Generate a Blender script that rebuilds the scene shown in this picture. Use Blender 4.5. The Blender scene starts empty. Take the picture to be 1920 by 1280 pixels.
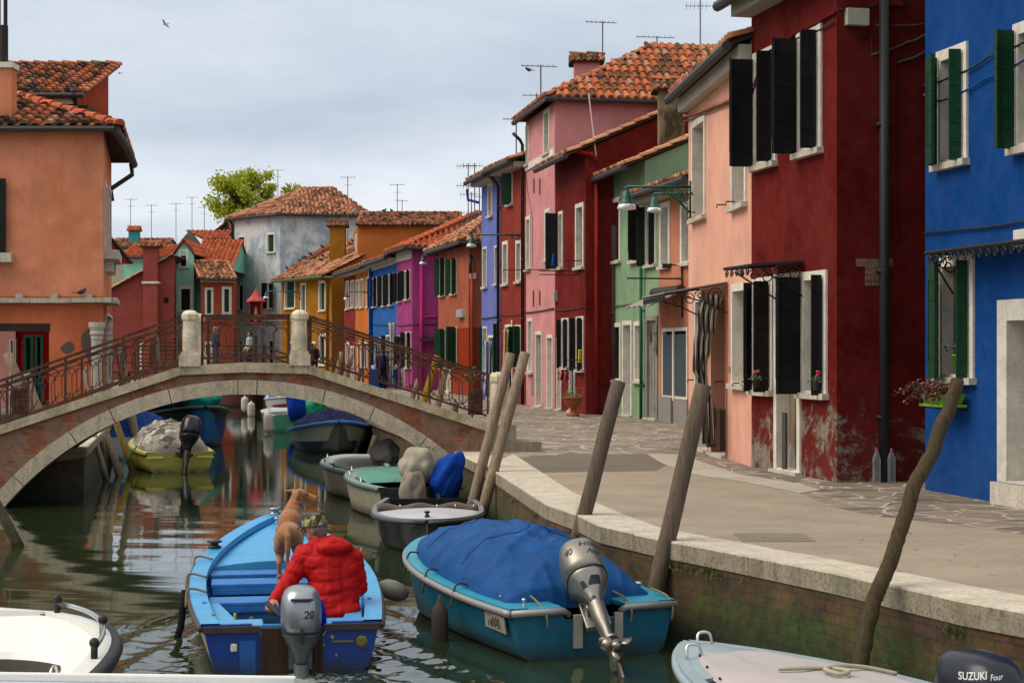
import bpy, math, random
import numpy as np
from mathutils import Vector, Matrix
random.seed(7)
SC=bpy.context.scene; COL=SC.collection
PI=math.pi; R=math.radians
F=3100.0; CX=960.0; HY=660.0; CZ=2.4; QZ=.8
V=Vector
def P(px,py,Y): return V(((px-CX)*Y/F, Y, CZ-(py-HY)*Y/F))
def G(px,py,z=QZ):
    Y=(CZ-z)*F/(py-HY); return V(((px-CX)*Y/F,Y,z))
def onplane(px,py,p,n):
    d=V(((px-CX)/F,1,-(py-HY)/F)); c=V((0,0,CZ)); t=(V(p)-c).dot(n)/d.dot(n); return c+d*t
# ---------------------------------------------------------------- colour
def lin(h,k=1.0):
    if isinstance(h,(tuple,list)): return (h[0]*k,h[1]*k,h[2]*k,1)
    h=h.lstrip('#'); o=[]
    for i in (0,2,4):
        c=int(h[i:i+2],16)/255; o.append((c/12.92 if c<=.04045 else ((c+.055)/1.055)**2.4)*k)
    return (*o,1)
class NT:
    def __init__(s,name):
        s.m=bpy.data.materials.new(name); s.m.use_nodes=True; s.t=s.m.node_tree; s.t.nodes.clear()
        s.out=s.n('ShaderNodeOutputMaterial'); s.b=s.n('ShaderNodeBsdfPrincipled'); s.l(s.b.outputs[0],s.out.inputs[0])
    def n(s,ty,**k):
        x=s.t.nodes.new(ty)
        for a,b in k.items(): setattr(x,a,b)
        return x
    def l(s,a,b): s.t.links.new(a,b)
    def set(s,i,v):
        if hasattr(v,'links') or isinstance(v,bpy.types.NodeSocket): s.l(v,i)
        else: i.default_value=v
    def coord(s,scale=(1,1,1),kind='Object',loc=(0,0,0)):
        c=s.n('ShaderNodeTexCoord') if kind!='World' else s.n('ShaderNodeNewGeometry')
        m=s.n('ShaderNodeMapping'); s.l(c.outputs['Position' if kind=='World' else kind],m.inputs[0]); m.inputs['Scale'].default_value=scale; m.inputs['Location'].default_value=loc
        return m.outputs[0]
    def noise(s,vec,scale,detail=4,rough=.55,dist=0):
        x=s.n('ShaderNodeTexNoise'); s.l(vec,x.inputs['Vector']); x.inputs['Scale'].default_value=scale; x.inputs['Detail'].default_value=detail
        x.inputs['Roughness'].default_value=rough; x.inputs['Distortion'].default_value=dist; return x.outputs['Fac']
    def ramp(s,fac,stops,interp='LINEAR'):
        x=s.n('ShaderNodeValToRGB'); s.l(fac,x.inputs[0]); e=x.color_ramp.elements; x.color_ramp.interpolation=interp
        while len(e)<len(stops): e.new(.5)
        for i,(p,c) in enumerate(stops):
            e[i].position=p; e[i].color=c if len(c)==4 else (*c,1)
        return x.outputs[0]
    def bw(s,fac,a,b): return s.ramp(fac,[(a,(0,0,0,1)),(b,(1,1,1,1))])
    def mix(s,f,a,b,mode='MIX'):
        x=s.n('ShaderNodeMix',data_type='RGBA',blend_type=mode); s.set(x.inputs[0],f); s.set(x.inputs[6],a); s.set(x.inputs[7],b); return x.outputs[2]
    def math(s,op,a,b=0.0,c=None,clamp=False):
        x=s.n('ShaderNodeMath',operation=op,use_clamp=clamp); s.set(x.inputs[0],a); s.set(x.inputs[1],b)
        if c is not None: s.set(x.inputs[2],c)
        return x.outputs[0]
    def sep(s,vec):
        x=s.n('ShaderNodeSeparateXYZ'); s.l(vec,x.inputs[0]); return x.outputs
    def bump(s,h,strength=.3,dist=.02,nrm=None):
        x=s.n('ShaderNodeBump'); s.l(h,x.inputs['Height']); x.inputs['Strength'].default_value=strength; x.inputs['Distance'].default_value=dist
        if nrm is not None: s.l(nrm,x.inputs['Normal'])
        s.l(x.outputs[0],s.b.inputs['Normal']); return x.outputs[0]
    def color(s,c): s.set(s.b.inputs['Base Color'],c)
    def rough(s,r): s.set(s.b.inputs['Roughness'],r)
MATS={}
def cached(fn):
    def w(*a,**k):
        key=fn.__name__+repr(a)+repr(sorted(k.items()))
        if key not in MATS: MATS[key]=fn(*a,**k)
        return MATS[key]
    return w
@cached
def plaster(hexc,k=1.0,var=.22,low=None,peel=None,peelc='#857a6c',stain=.25,patch=None,seed=0,moist=True):
    """painted render: mottled paint, rain streaks, optional lower paint band (hex,z), peeled base"""
    t=NT('plaster'); w=t.coord(kind='World',loc=(seed*3.1,seed*1.7,0))
    base=lin(hexc,k)
    n1=t.noise(w,1.1,6,.6); n2=t.noise(w,5.5,5,.65); dk=tuple(c*(1-var) for c in base[:3])+(1,); lt=tuple(min(c*(1+var*.7)+.006,.95) for c in base[:3])+(1,)
    c=t.mix(t.bw(n1,.38,.62),dk,lt)
    c=t.mix(t.math('MULTIPLY',t.bw(n2,.4,.75),.35),c,tuple(x*.86+.035 for x in base[:3])+(1,))
    z=t.sep(w)[2]
    if low:
        lb=lin(low[0],k); cl=t.mix(t.bw(n1,.3,.7),tuple(x*(1-var) for x in lb[:3])+(1,),tuple(x*(1+var*.5) for x in lb[:3])+(1,))
        c=t.mix(t.math('LESS_THAN',z,low[1]),c,cl)
    if patch:   # (hex, lo, hi): washed areas of another tone
        n5=t.noise(t.coord((1,1,.7),'World',(seed,5,0)),.75,9,.7,.4); c=t.mix(t.bw(n5,patch[1],patch[2]),c,lin(patch[0],k))
    st=t.noise(t.coord((7,7,.35),'World'),1.0,5,.7)
    c=t.mix(t.math('MULTIPLY',t.bw(st,.5,.82),stain),c,tuple(x*.45+.02 for x in base[:3])+(1,))
    if moist:
        d=t.math('SUBTRACT',1.0,t.math('MULTIPLY',t.math('SUBTRACT',z,QZ),1.25),clamp=True)
        dm=t.math('MULTIPLY',d,t.bw(t.noise(w,3,6,.7),.35,.65)); c=t.mix(t.math('MULTIPLY',dm,.5),c,tuple(x*.55+.035 for x in base[:3])+(1,))
    h=t.math('ADD',t.math('MULTIPLY',n2,.5),t.math('MULTIPLY',t.noise(w,28,5,.7),.35))
    if peel:    # (zmax, lo, hi)
        n3=t.noise(w,1.5,15,.8,.25)
        hz=t.math('MULTIPLY',t.math('SUBTRACT',z,QZ),1.0/(peel[0]-QZ),clamp=True)
        m=t.math('SUBTRACT',n3,t.math('MULTIPLY',t.math('POWER',hz,2.5),.32)); m=t.ramp(m,[(peel[1],(0,0,0,1)),(peel[2],(1,1,1,1))])
        pc=lin(peelc,1); pcol=t.mix(t.bw(t.noise(w,9,6,.7),.3,.7),tuple(x*.6 for x in pc[:3])+(1,),tuple(x*1.15 for x in pc[:3])+(1,))
        c=t.mix(m,c,pcol); h=t.math('SUBTRACT',h,t.math('MULTIPLY',m,.8))
    t.color(c); t.rough(.88); t.bump(h,.45,.012); t.b.inputs['Specular IOR Level'].default_value=.06
    return t.m
@cached
def paint(hexc,k=1.0,rough=.45,var=.12,dirt=.2,dirtc='#5a5044',scale=6,bump=.15):
    t=NT('paint'); o=t.coord(); base=lin(hexc,k)
    n=t.noise(o,scale,6,.65); n2=t.noise(o,scale*5,5,.7)
    c=t.mix(t.bw(n,.3,.7),tuple(x*(1-var) for x in base[:3])+(1,),tuple(min(x*(1+var*.6),.95) for x in base[:3])+(1,))
    m=t.math('MULTIPLY',t.bw(n2,.55,.8),dirt); c=t.mix(m,c,lin(dirtc)); z=t.sep(o)[2]; sk=t.noise(t.coord((16,16,1.2)),1,5,.7); c=t.mix(t.math('MULTIPLY',t.bw(sk,.5,.8),dirt*.9),c,lin(dirtc)); wl=t.math('SUBTRACT',1.0,t.math('MULTIPLY',z,6.5),clamp=True); c=t.mix(t.math('MULTIPLY',wl,t.bw(n,.25,.6)),c,lin('#2c2e18',.8)); t.color(c)
    t.rough(t.math('ADD',rough-.06,t.math('MULTIPLY',n2,.18))); t.bump(n2,bump,.004); return t.m
@cached
def wood(hexc,k=1.0,axis=2,scale=10,moss=False,rough=.8):
    t=NT('wood'); sc=[38,38,38]; sc[axis]=1.6; o=t.coord(tuple(sc)); base=lin(hexc,k)
    n=t.noise(o,1.0,7,.65,.3); n2=t.noise(t.coord(),2.2,5,.6)
    c=t.ramp(n,[(.28,tuple(x*.45 for x in base[:3])),(.5,base[:3]),(.72,tuple(min(x*1.45,.9) for x in base[:3]))])
    c=t.mix(t.math('MULTIPLY',t.bw(n2,.45,.75),.45),c,tuple(x*.6+.02 for x in base[:3])+(1,))
    if moss:
        z=t.sep(t.coord(kind='World'))[2]; g=t.math('SUBTRACT',1.0,t.math('MULTIPLY',z,1.5),clamp=True)
        c=t.mix(t.math('MULTIPLY',g,t.bw(t.noise(t.coord(),7,5,.7),.3,.6)),c,lin('#2f3a14',.8))
    t.color(c); t.rough(rough); t.b.inputs['Specular IOR Level'].default_value=.22; t.bump(n,.7,.012); return t.m
@cached
def metal(hexc,rough=.35,metallic=1.0,dirt=.15,k=1.0):
    t=NT('metal'); o=t.coord(); base=lin(hexc,k); n=t.noise(o,9,6,.7)
    c=t.mix(t.math('MULTIPLY',t.bw(n,.5,.8),dirt),base,tuple(x*.45+.02 for x in base[:3])+(1,)); t.color(c)
    t.b.inputs['Metallic'].default_value=metallic; t.rough(t.math('ADD',rough-.05,t.math('MULTIPLY',n,.2))); return t.m
@cached
def rust(hexc='#4a2a1a'):
    t=NT('rusty_iron'); o=t.coord(kind='World'); n=t.noise(o,6,8,.75)
    c=t.ramp(n,[(.3,lin('#241714')[:3]),(.5,lin(hexc)[:3]),(.68,lin('#7a4220')[:3])]); t.color(c); t.rough(.8); t.bump(n,.5,.004); return t.m
@cached
def fabric(hexc,k=1.0,rough=.85,wr=3.0,bump=.5,var=.2,stripe=None,camo=None,sheen=0):
    t=NT('fabric'); o=t.coord(); base=lin(hexc,k); n=t.noise(o,wr,5,.6,.6); n2=t.noise(o,60,3,.6)
    c=t.mix(t.bw(n,.3,.7),tuple(x*(1-var) for x in base[:3])+(1,),tuple(min(x*(1+var),.95) for x in base[:3])+(1,))
    if stripe:  # (hex, period, axis)
        x=t.sep(o)[stripe[2]]; s_=t.math('FRACT',t.math('MULTIPLY',x,1/stripe[1])); c=t.mix(t.math('LESS_THAN',s_,stripe[3] if len(stripe)>3 else .4),c,lin(stripe[0],k))
    if camo:
        for i,(h,th) in enumerate(camo):
            m=t.noise(t.coord(loc=(i*7.3,i*3.1,i)),camo_scale(wr),3,.55,.4); c=t.mix(t.math('GREATER_THAN',m,th),c,lin(h,k))
    t.color(c); t.rough(rough); t.b.inputs['Specular IOR Level'].default_value=.18; t.bump(t.math('ADD',n,t.math('MULTIPLY',n2,.06)),bump,.03)
    if sheen: t.b.inputs['Sheen Weight'].default_value=sheen
    return t.m
def camo_scale(w): return w
@cached
def plain(hexc,rough=.6,metallic=0,k=1.0,alpha=None,trans=0):
    t=NT('plain'); n=t.noise(t.coord(),8,5,.6); b=lin(hexc,k)
    t.color(t.mix(t.bw(n,.3,.7),tuple(x*.88 for x in b[:3])+(1,),tuple(min(x*1.08,1) for x in b[:3])+(1,))); t.rough(rough); t.b.inputs['Metallic'].default_value=metallic
    if trans: t.b.inputs['Transmission Weight'].default_value=trans; t.b.inputs['IOR'].default_value=1.2
    return t.m
@cached
def tilemat(mode='old',k=1.0):
    t=NT('roof_tiles'); a=t.n('ShaderNodeAttribute'); a.attribute_name='rnd'; r=a.outputs['Fac']; w=t.coord(kind='World')
    n=t.noise(w,.9,6,.65); n2=t.noise(w,14,5,.7)
    if mode=='mid': st=[(.0,'#46342a'),(.15,'#6a4734'),(.32,'#8a5238'),(.5,'#a65834'),(.7,'#b5653f'),(.88,'#9a7a5e'),(1,'#bf7048')]
    elif mode=='old': st=[(.0,'#3a2a22'),(.18,'#5e4233'),(.36,'#8a5a42'),(.55,'#a8613f'),(.75,'#b98a6a'),(.92,'#c98f6c')]
    elif mode=='new': st=[(.0,'#7a4a34'),(.2,'#a9532f'),(.5,'#c2603a'),(.8,'#cf7348'),(1,'#b4573a')]
    else: st=[(.0,'#2e2520'),(.25,'#4c372b'),(.45,'#74513c'),(.62,'#9c5a3a'),(.85,'#b9623c'),(1,'#a98468')]
    f=t.math('ADD',t.math('MULTIPLY',r,.9),t.math('MULTIPLY',t.math('SUBTRACT',n,.45),1.1),clamp=True)
    c=t.ramp(f,[(p,lin(h,k)[:3]) for p,h in st]); c=t.mix(t.math('MULTIPLY',t.bw(n2,.5,.75),.5),c,lin('#4a3f35',k)); t.color(c); t.rough(.9); t.bump(n2,.3,.01)
    t.b.inputs['Specular IOR Level'].default_value=.2
    return t.m
@cached
def stone(hexc='#bdb29e',k=1.0,dirt=.5,moss=0,scale=4,streak=True):
    t=NT('stone'); w=t.coord(kind='World'); b=lin(hexc,k); n=t.noise(w,scale,8,.7); n2=t.noise(w,scale*9,6,.7)
    c=t.mix(t.bw(n,.3,.7),tuple(x*.72 for x in b[:3])+(1,),tuple(min(x*1.1,.9) for x in b[:3])+(1,))
    c=t.mix(t.math('MULTIPLY',t.bw(n2,.48,.66),dirt),c,lin('#5a5144',.9))
    if streak:
        s=t.noise(t.coord((9,9,.8),'World'),1,6,.7); c=t.mix(t.math('MULTIPLY',t.bw(s,.5,.75),dirt*.8),c,lin('#3c382c'))
    if moss: c=t.mix(t.math('MULTIPLY',t.bw(t.noise(w,2.4,6,.7),.48,.62),moss),c,lin('#55521f',.9))
    t.color(c); t.rough(.88); t.bump(t.math('ADD',n2,n),.5,.012); return t.m
@cached
def brickmat(axis='x',moss=False,render=.5,col1='#8f4229',col2='#6e3826',mortar='#8d7c66',k=1.0,row=.075,bw_=.25):
    t=NT('brickwork'); w=t.coord(kind='Object'); o=t.sep(w); n=t.noise(w,2.1,8,.7); n2=t.noise(w,20,6,.7); world=t.coord(kind='World')
    cb=t.n('ShaderNodeCombineXYZ')
    if axis=='x': t.l(t.math('ADD',o[0],t.math('MULTIPLY',o[1],.2)),cb.inputs[0])
    else: t.l(t.math('SUBTRACT',t.math('MULTIPLY',o[0],.45),t.math('MULTIPLY',o[1],.9)),cb.inputs[0])
    t.l(t.math('ADD',o[2],t.math('MULTIPLY',n2,.008)),cb.inputs[1])
    br=t.n('ShaderNodeTexBrick'); t.l(cb.outputs[0],br.inputs['Vector']); br.inputs['Scale'].default_value=1; br.inputs['Brick Width'].default_value=bw_; br.inputs['Row Height'].default_value=row
    br.inputs['Mortar Size'].default_value=.009; br.inputs['Color1'].default_value=lin(col1,k); br.inputs['Color2'].default_value=lin(col2,k); br.inputs['Mortar'].default_value=lin(mortar,.8*k); br.inputs['Bias'].default_value=.1
    vn=t.n('ShaderNodeTexVoronoi'); t.l(t.coord((3.2,3.2,12)),vn.inputs['Vector']); vn.inputs['Scale'].default_value=1.2
    c=t.mix(.55,br.outputs['Color'],t.mix(t.sep(vn.outputs['Color'])[0],lin('#3e2a20',k),lin('#b0582f',k)),'MIX'); c=t.mix(t.math('MULTIPLY',br.outputs['Fac'],.85),c,lin(mortar,.75*k))
    c=t.mix(t.math('MULTIPLY',t.bw(n2,.42,.64),.62),c,lin('#4a3f32',.8*k)); c=t.mix(t.math('MULTIPLY',t.bw(t.noise(w,1.1,6,.75,.5),.42,.66),.55),c,lin('#3a3026',.9*k))
    m=t.bw(n,.52-.12*render,.56-.12*render)
    pl=t.mix(t.bw(t.noise(w,6,7,.7),.3,.7),lin('#5e4a3d',k),lin('#8a6a56',k)); c=t.mix(t.math('MULTIPLY',m,min(1,render*1.6)),c,pl)
    if moss:
        z=t.sep(world)[2]; nm=t.noise(world,1.8,7,.7)
        oc=t.mix(t.bw(t.noise(world,3,6,.7),.35,.65),lin('#15130d',.7),lin('#6a5a2a',.75)); c=t.mix(t.math('MULTIPLY',t.math('MULTIPLY',t.math('SUBTRACT',.68,z),7.0,clamp=True),.58),c,oc)
        g=t.math('ADD',t.math('MULTIPLY',t.math('SUBTRACT',.46,z),3.4),t.math('MULTIPLY',t.math('SUBTRACT',nm,.48),6.0),clamp=True)
        gc=t.mix(t.bw(t.noise(world,11,6,.7),.35,.65),lin('#141c06'),lin('#33500a'))
        c=t.mix(t.math('MULTIPLY',g,.85),c,gc)
        dk=t.math('SUBTRACT',1.0,t.math('MULTIPLY',z,3.2),clamp=True); c=t.mix(t.math('MULTIPLY',dk,.9),c,lin('#14130b'))
    t.color(c); t.rough(.9); t.bump(t.math('SUBTRACT',n2,t.math('MULTIPLY',br.outputs['Fac'],1.2)),.8,.012); return t.m
# ---------------------------------------------------------------- mesh builder
ORG={}
class MB:
    def __init__(s): s.v=[];s.f=[];s.mi=[];s.r=[]
    def add(s,vs,fs,mi=0,rnd=None):
        o=len(s.v); s.v.extend([tuple(x) for x in vs]); r=random.random() if rnd is None else rnd
        for f in fs: s.f.append([i+o for i in f]); s.mi.append(mi); s.r.append(r)
        return s
    def box(s,c,sz,M=None,mi=0,rnd=None):
        hx,hy,hz=[x/2 for x in sz]; c=V(c)
        vs=[V((x,y,z)) for x in(-hx,hx) for y in(-hy,hy) for z in(-hz,hz)]
        if M is not None: vs=[M@p for p in vs]
        return s.add([p+c for p in vs],[(0,1,3,2),(4,6,7,5),(0,4,5,1),(2,3,7,6),(0,2,6,4),(1,5,7,3)],mi,rnd)
    def frame8(s,p,mi=0,rnd=None):  # 8 points: bottom 4 (ccw) then top 4
        return s.add(p,[(3,2,1,0),(4,5,6,7),(0,1,5,4),(1,2,6,5),(2,3,7,6),(3,0,4,7)],mi,rnd)
    def obox(s,o,a,b,c,mi=0,rnd=None):  # origin + three edge vectors
        o,a,b,c=V(o),V(a),V(b),V(c); return s.frame8([o,o+a,o+a+b,o+b,o+c,o+a+c,o+a+b+c,o+b+c],mi,rnd)
    def quad(s,a,b,c,d,mi=0,rnd=None): return s.add([a,b,c,d],[(0,1,2,3)],mi,rnd)
    def poly(s,pts,mi=0): return s.add(pts,[tuple(range(len(pts)))],mi)
    def prism(s,poly,z0,z1,mi=0):
        n=len(poly); vs=[(p[0],p[1],z0) for p in poly]+[(p[0],p[1],z1) for p in poly]
        return s.add(vs,[tuple(range(n))[::-1],tuple(range(n,2*n))]+[(i,(i+1)%n,n+(i+1)%n,n+i) for i in range(n)],mi)
    def tube(s,pts,r,n=8,cap=True,mi=0,flat=None):
        pts=[V(p) for p in pts]; rs=r if isinstance(r,(list,tuple)) else [r]*len(pts); vs=[]; N=len(pts)
        up=None
        for i,p in enumerate(pts):
            d=(pts[min(i+1,N-1)]-pts[max(i-1,0)]); d=d.normalized() if d.length>1e-9 else V((0,0,1))
            if up is None: up=V((0,0,1)) if abs(d.z)<.9 else V((0,1,0))
            a=d.cross(up); a=a.normalized() if a.length>1e-6 else d.orthogonal().normalized(); b=a.cross(d).normalized(); up=b
            for k in range(n):
                t=2*PI*k/n; vs.append(p+(a*math.cos(t)+b*math.sin(t)*(flat or 1))*rs[i])
        fs=[(i*n+k,i*n+(k+1)%n,(i+1)*n+(k+1)%n,(i+1)*n+k) for i in range(N-1) for k in range(n)]
        if cap: fs+=[tuple(range(n))[::-1],tuple((N-1)*n+k for k in range(n))]
        return s.add(vs,fs,mi)
    def lathe(s,prof,n=16,M=None,mi=0,c=(0,0,0),ex=1.0,ey=1.0,cap=True):
        vs=[];c=V(c)
        for r,z in prof:
            for k in range(n):
                t=2*PI*k/n; p=V((r*math.cos(t)*ex,r*math.sin(t)*ey,z)); 
                if M is not None: p=M@p
                vs.append(p+c)
        N=len(prof); fs=[(i*n+k,i*n+(k+1)%n,(i+1)*n+(k+1)%n,(i+1)*n+k) for i in range(N-1) for k in range(n)]
        if cap: fs+=[tuple(range(n))[::-1],tuple((N-1)*n+k for k in range(n))]
        return s.add(vs,fs,mi)
    def ell(s,c,r,nu=12,nv=8,M=None,mi=0):
        if not hasattr(r,'__len__'): r=(r,r,r)
        vs=[];c=V(c)
        for j in range(nv+1):
            a=-PI/2+PI*j/nv; cr=max(math.cos(a),1e-4)
            for k in range(nu):
                t=2*PI*k/nu; p=V((r[0]*cr*math.cos(t),r[1]*cr*math.sin(t),r[2]*math.sin(a)))
                if M is not None: p=M@p
                vs.append(p+c)
        return s.add(vs,[(i*nu+k,i*nu+(k+1)%nu,(i+1)*nu+(k+1)%nu,(i+1)*nu+k) for i in range(nv) for k in range(nu)],mi)
    def grid(s,fn,nu,nv,mi=0,flip=False):
        vs=[fn(i/nu,j/nv) for j in range(nv+1) for i in range(nu+1)]; w=nu+1
        fs=[(j*w+i,j*w+i+1,(j+1)*w+i+1,(j+1)*w+i) for j in range(nv) for i in range(nu)]
        if flip: fs=[f[::-1] for f in fs]
        return s.add(vs,fs,mi)
    def build(s,name,mat,parent=None,smooth=False,bevel=0,sub=0,weld=False,solid=0):
        me=bpy.data.meshes.new(name); org=ORG.get(parent.name,V((0,0,0))) if parent is not None else V((0,0,0))
        if org.length>0: a=np.array([tuple(x) for x in s.v])-np.array(org); vv=a.tolist()
        else: vv=[tuple(x) for x in s.v]
        me.from_pydata(vv,[],s.f)
        for m in (mat if isinstance(mat,(list,tuple)) else [mat]): me.materials.append(m)
        if any(s.mi): me.polygons.foreach_set('material_index',s.mi)
        if smooth: me.polygons.foreach_set('use_smooth',[True]*len(s.f))
        at=me.attributes.new('rnd','FLOAT','FACE'); at.data.foreach_set('value',s.r)
        o=bpy.data.objects.new(name,me); COL.objects.link(o)
        if parent is not None: o.parent=parent; ORG[o.name]=org
        if weld: m=o.modifiers.new('w','WELD'); m.merge_threshold=.0005
        if solid: m=o.modifiers.new('s','SOLIDIFY'); m.thickness=solid
        if bevel: m=o.modifiers.new('b','BEVEL'); m.width=bevel; m.segments=2; m.limit_method='ANGLE'
        if sub: m=o.modifiers.new('u','SUBSURF'); m.levels=sub; m.render_levels=sub
        return o
def tag(o,label=None,cat=None,group=None,kind=None):
    if label: o['label']=label
    if cat: o['category']=cat
    if group: o['group']=group
    if kind: o['kind']=kind
    return o
def thing(name,label,cat,loc=(0,0,0),group=None):
    o=bpy.data.objects.new(name,None); COL.objects.link(o); o.location=loc; ORG[o.name]=V(loc); o.empty_display_size=.3
    return tag(o,label,cat,group)
def struct(name,mb,mat,**k): return tag(mb.build(name,mat,**k),kind='structure')
def place(o,loc,rz=0,tilt=None):
    o.location=loc; o.rotation_euler=(tilt[0] if tilt else 0,tilt[1] if tilt else 0,rz); return o
def dup(root,loc=None,rz=None,label=None):
    def cp(o,par):
        c=o.copy(); COL.objects.link(c)
        if par is not None: c.parent=par
        for ch in list(o.children): cp(ch,c)
        return c
    r=cp(root,None)
    if loc is not None: r.location=loc
    if rz is not None: r.rotation_euler=(r.rotation_euler[0],r.rotation_euler[1],rz)
    if label: r['label']=label
    return r
def blob(name,el,mat,parent=None,vox=.02,sm=4,ds=None):
    """one continuous skin grown round capsules ('c',p0,p1,r0,r1) and ellipsoids ('e',c,r3[,M])"""
    mb=MB()
    for e in el:
        if e[0]=='c':
            p0,p1=V(e[1]),V(e[2]); n=max(2,int((p1-p0).length/(min(e[3],e[4])*.5))+1)
            for i in range(n+1):
                t=i/n; mb.ell(p0.lerp(p1,t),e[3]+(e[4]-e[3])*t,12,8)
        else: mb.ell(e[1],e[2],16,12,e[3] if len(e)>3 else None)
    o=mb.build(name,mat,parent)
    m=o.modifiers.new('r','REMESH'); m.mode='VOXEL'; m.voxel_size=vox; m.use_smooth_shade=True
    if sm: q=o.modifiers.new('s','SMOOTH'); q.iterations=sm; q.factor=.6
    dg=bpy.context.evaluated_depsgraph_get(); ev=o.evaluated_get(dg); me=bpy.data.meshes.new_from_object(ev)
    o.modifiers.clear(); old=o.data; o.data=me
    if not me.materials: me.materials.append(mat)
    me.polygons.foreach_set('use_smooth',[True]*len(me.polygons))
    return o
def textmb(txt,size,mapf,shear=0,thick=1):
    cu=bpy.data.curves.new('t','FONT'); cu.body=txt; cu.size=size; cu.align_x='CENTER'; cu.align_y='CENTER'; cu.shear=shear; cu.resolution_u=3; cu.offset=size*.012*thick
    o=bpy.data.objects.new('t',cu); COL.objects.link(o); dg=bpy.context.evaluated_depsgraph_get(); me=bpy.data.meshes.new_from_object(o.evaluated_get(dg))
    mb=MB(); mb.add([mapf(v.co.x,v.co.y) for v in me.vertices],[tuple(p.vertices) for p in me.polygons])
    bpy.data.objects.remove(o); bpy.data.meshes.remove(me); bpy.data.curves.remove(cu); return mb
# ---------------------------------------------------------------- materials shared by houses
M_WHITE=stone('#e0d9ca',.98,.22,streak=True); M_SILL=stone('#cfc6b4',.9,.45); M_CORN=plaster('#b9b4a8',.9,.12,moist=False)
M_GREEN=wood('#124a2e',.62,0,rough=.55); M_BLACK=wood('#17171a',.45,0,rough=.5); M_TAN=wood('#8a6a48',.6,2); M_GLASS=None
def _glass():
    t=NT('window_glass'); n=t.noise(t.coord(),3,3); t.color(t.mix(n,lin('#0c0d0e'),lin('#1c1e20'))); t.rough(.08); t.b.inputs['Specular IOR Level'].default_value=.6; return t.m
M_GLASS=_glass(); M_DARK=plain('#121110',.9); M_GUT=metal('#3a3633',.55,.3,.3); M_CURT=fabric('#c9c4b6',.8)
M_ANT=metal('#6a6763',.5,.6); M_IRON=plain('#16171a',.55,.2); M_TO=tilemat('old'); M_TN=tilemat('new',.85); M_TD=tilemat('dark'); M_PIPE=plain('#1d1d1e',.5,.2)
M_UNDER=wood('#5a4534',.6,0); M_TM=tilemat('mid')
def tiles(mb,poly,pw=.21,rl=.34,lift=.045,seed=0):
    rg=random.Random(seed+len(mb.v)); poly=[V(p) for p in poly]; p0,p1=poly[0],poly[1]; U=(p1-p0).normalized()
    N=U.cross(poly[2]-p1).normalized()
    if N.z<0: N=-N
    Vd=N.cross(U); 
    if Vd.z<0: Vd=-Vd
    P2=[((p-p0).dot(U),(p-p0).dot(Vd)) for p in poly]
    def inside(x,y):
        c=False;j=len(P2)-1
        for i in range(len(P2)):
            xi,yi=P2[i];xj,yj=P2[j]
            if (yi>y)!=(yj>y) and x<(xj-xi)*(y-yi)/(yj-yi)+xi: c=not c
            j=i
        return c
    xs=[p[0] for p in P2]; ys=[p[1] for p in P2]; nc=int((max(xs)-min(xs))/pw); nr=int(max(ys)/rl)+1; x0=min(xs)+((max(xs)-min(xs))-nc*pw)/2
    K=5
    for i in range(nc):
        x=x0+(i+.5)*pw
        for j in range(nr):
            y=j*rl
            if not inside(x,y+rl*.5): continue
            vs=[]; dx=rg.uniform(-.012,.012)
            for (yy,rr,hh) in ((y-.03,.36,lift),(y+rl*1.04,.29,lift*.15)):
                for k in range(K):
                    a=PI*k/(K-1); vs.append(p0+U*(x+dx-math.cos(a)*rr*pw)+Vd*yy+N*(hh+math.sin(a)*rr*pw*.95))
            fs=[(k,k+1,K+k+1,K+k) for k in range(K-1)]+[tuple(range(K))]
            mb.add(vs,fs,0,rg.random())
            # channel tile between the covers
            if j%1==0:
                vs=[]
                for yy,hh in ((y-.05,.018),(y+rl,.0)):
                    for k in range(3): vs.append(p0+U*(x+pw*.5+(k-1)*pw*.26)+Vd*yy+N*(hh+(.02 if k!=1 else .004)))
                mb.add(vs,[(0,1,4,3),(1,2,5,4)],0,rg.random()*.7)
def slab(mb,poly,th=.05,off=-.0):
    poly=[V(p) for p in poly]; N=(poly[1]-poly[0]).cross(poly[2]-poly[1]).normalized()
    if N.z<0: N=-N
    a=[p+N*off for p in poly]; b=[p-N*th for p in a]; n=len(poly)
    mb.add(a,[tuple(range(n))],0,.35); mb.add(b,[tuple(range(n))[::-1]],1); mb.add(a+b,[(i,(i+1)%n,n+(i+1)%n,n+i) for i in range(n)],1)
def ridgecaps(mb,a,b,r=.11,rl=.38):
    a,b=V(a),V(b); d=b-a; L=d.length; d.normalize(); n=max(1,int(L/rl)); s=d.cross(V((0,0,1))).normalized(); u=s.cross(d).normalized(); K=6
    if u.z<0: u=-u
    for i in range(n):
        vs=[]
        for y,rr,h in ((i*L/n,r,.035),((i+1.08)*L/n,r*.82,.0)):
            for k in range(K):
                t=PI*k/(K-1); vs.append(a+d*y+s*math.cos(t)*rr+u*(math.sin(t)*rr*.9+h))
        mb.add(vs,[(k,k+1,K+k+1,K+k) for k in range(K-1)]+[tuple(range(K)),tuple(range(K,2*K))[::-1]],0,random.uniform(.45,1))
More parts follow.
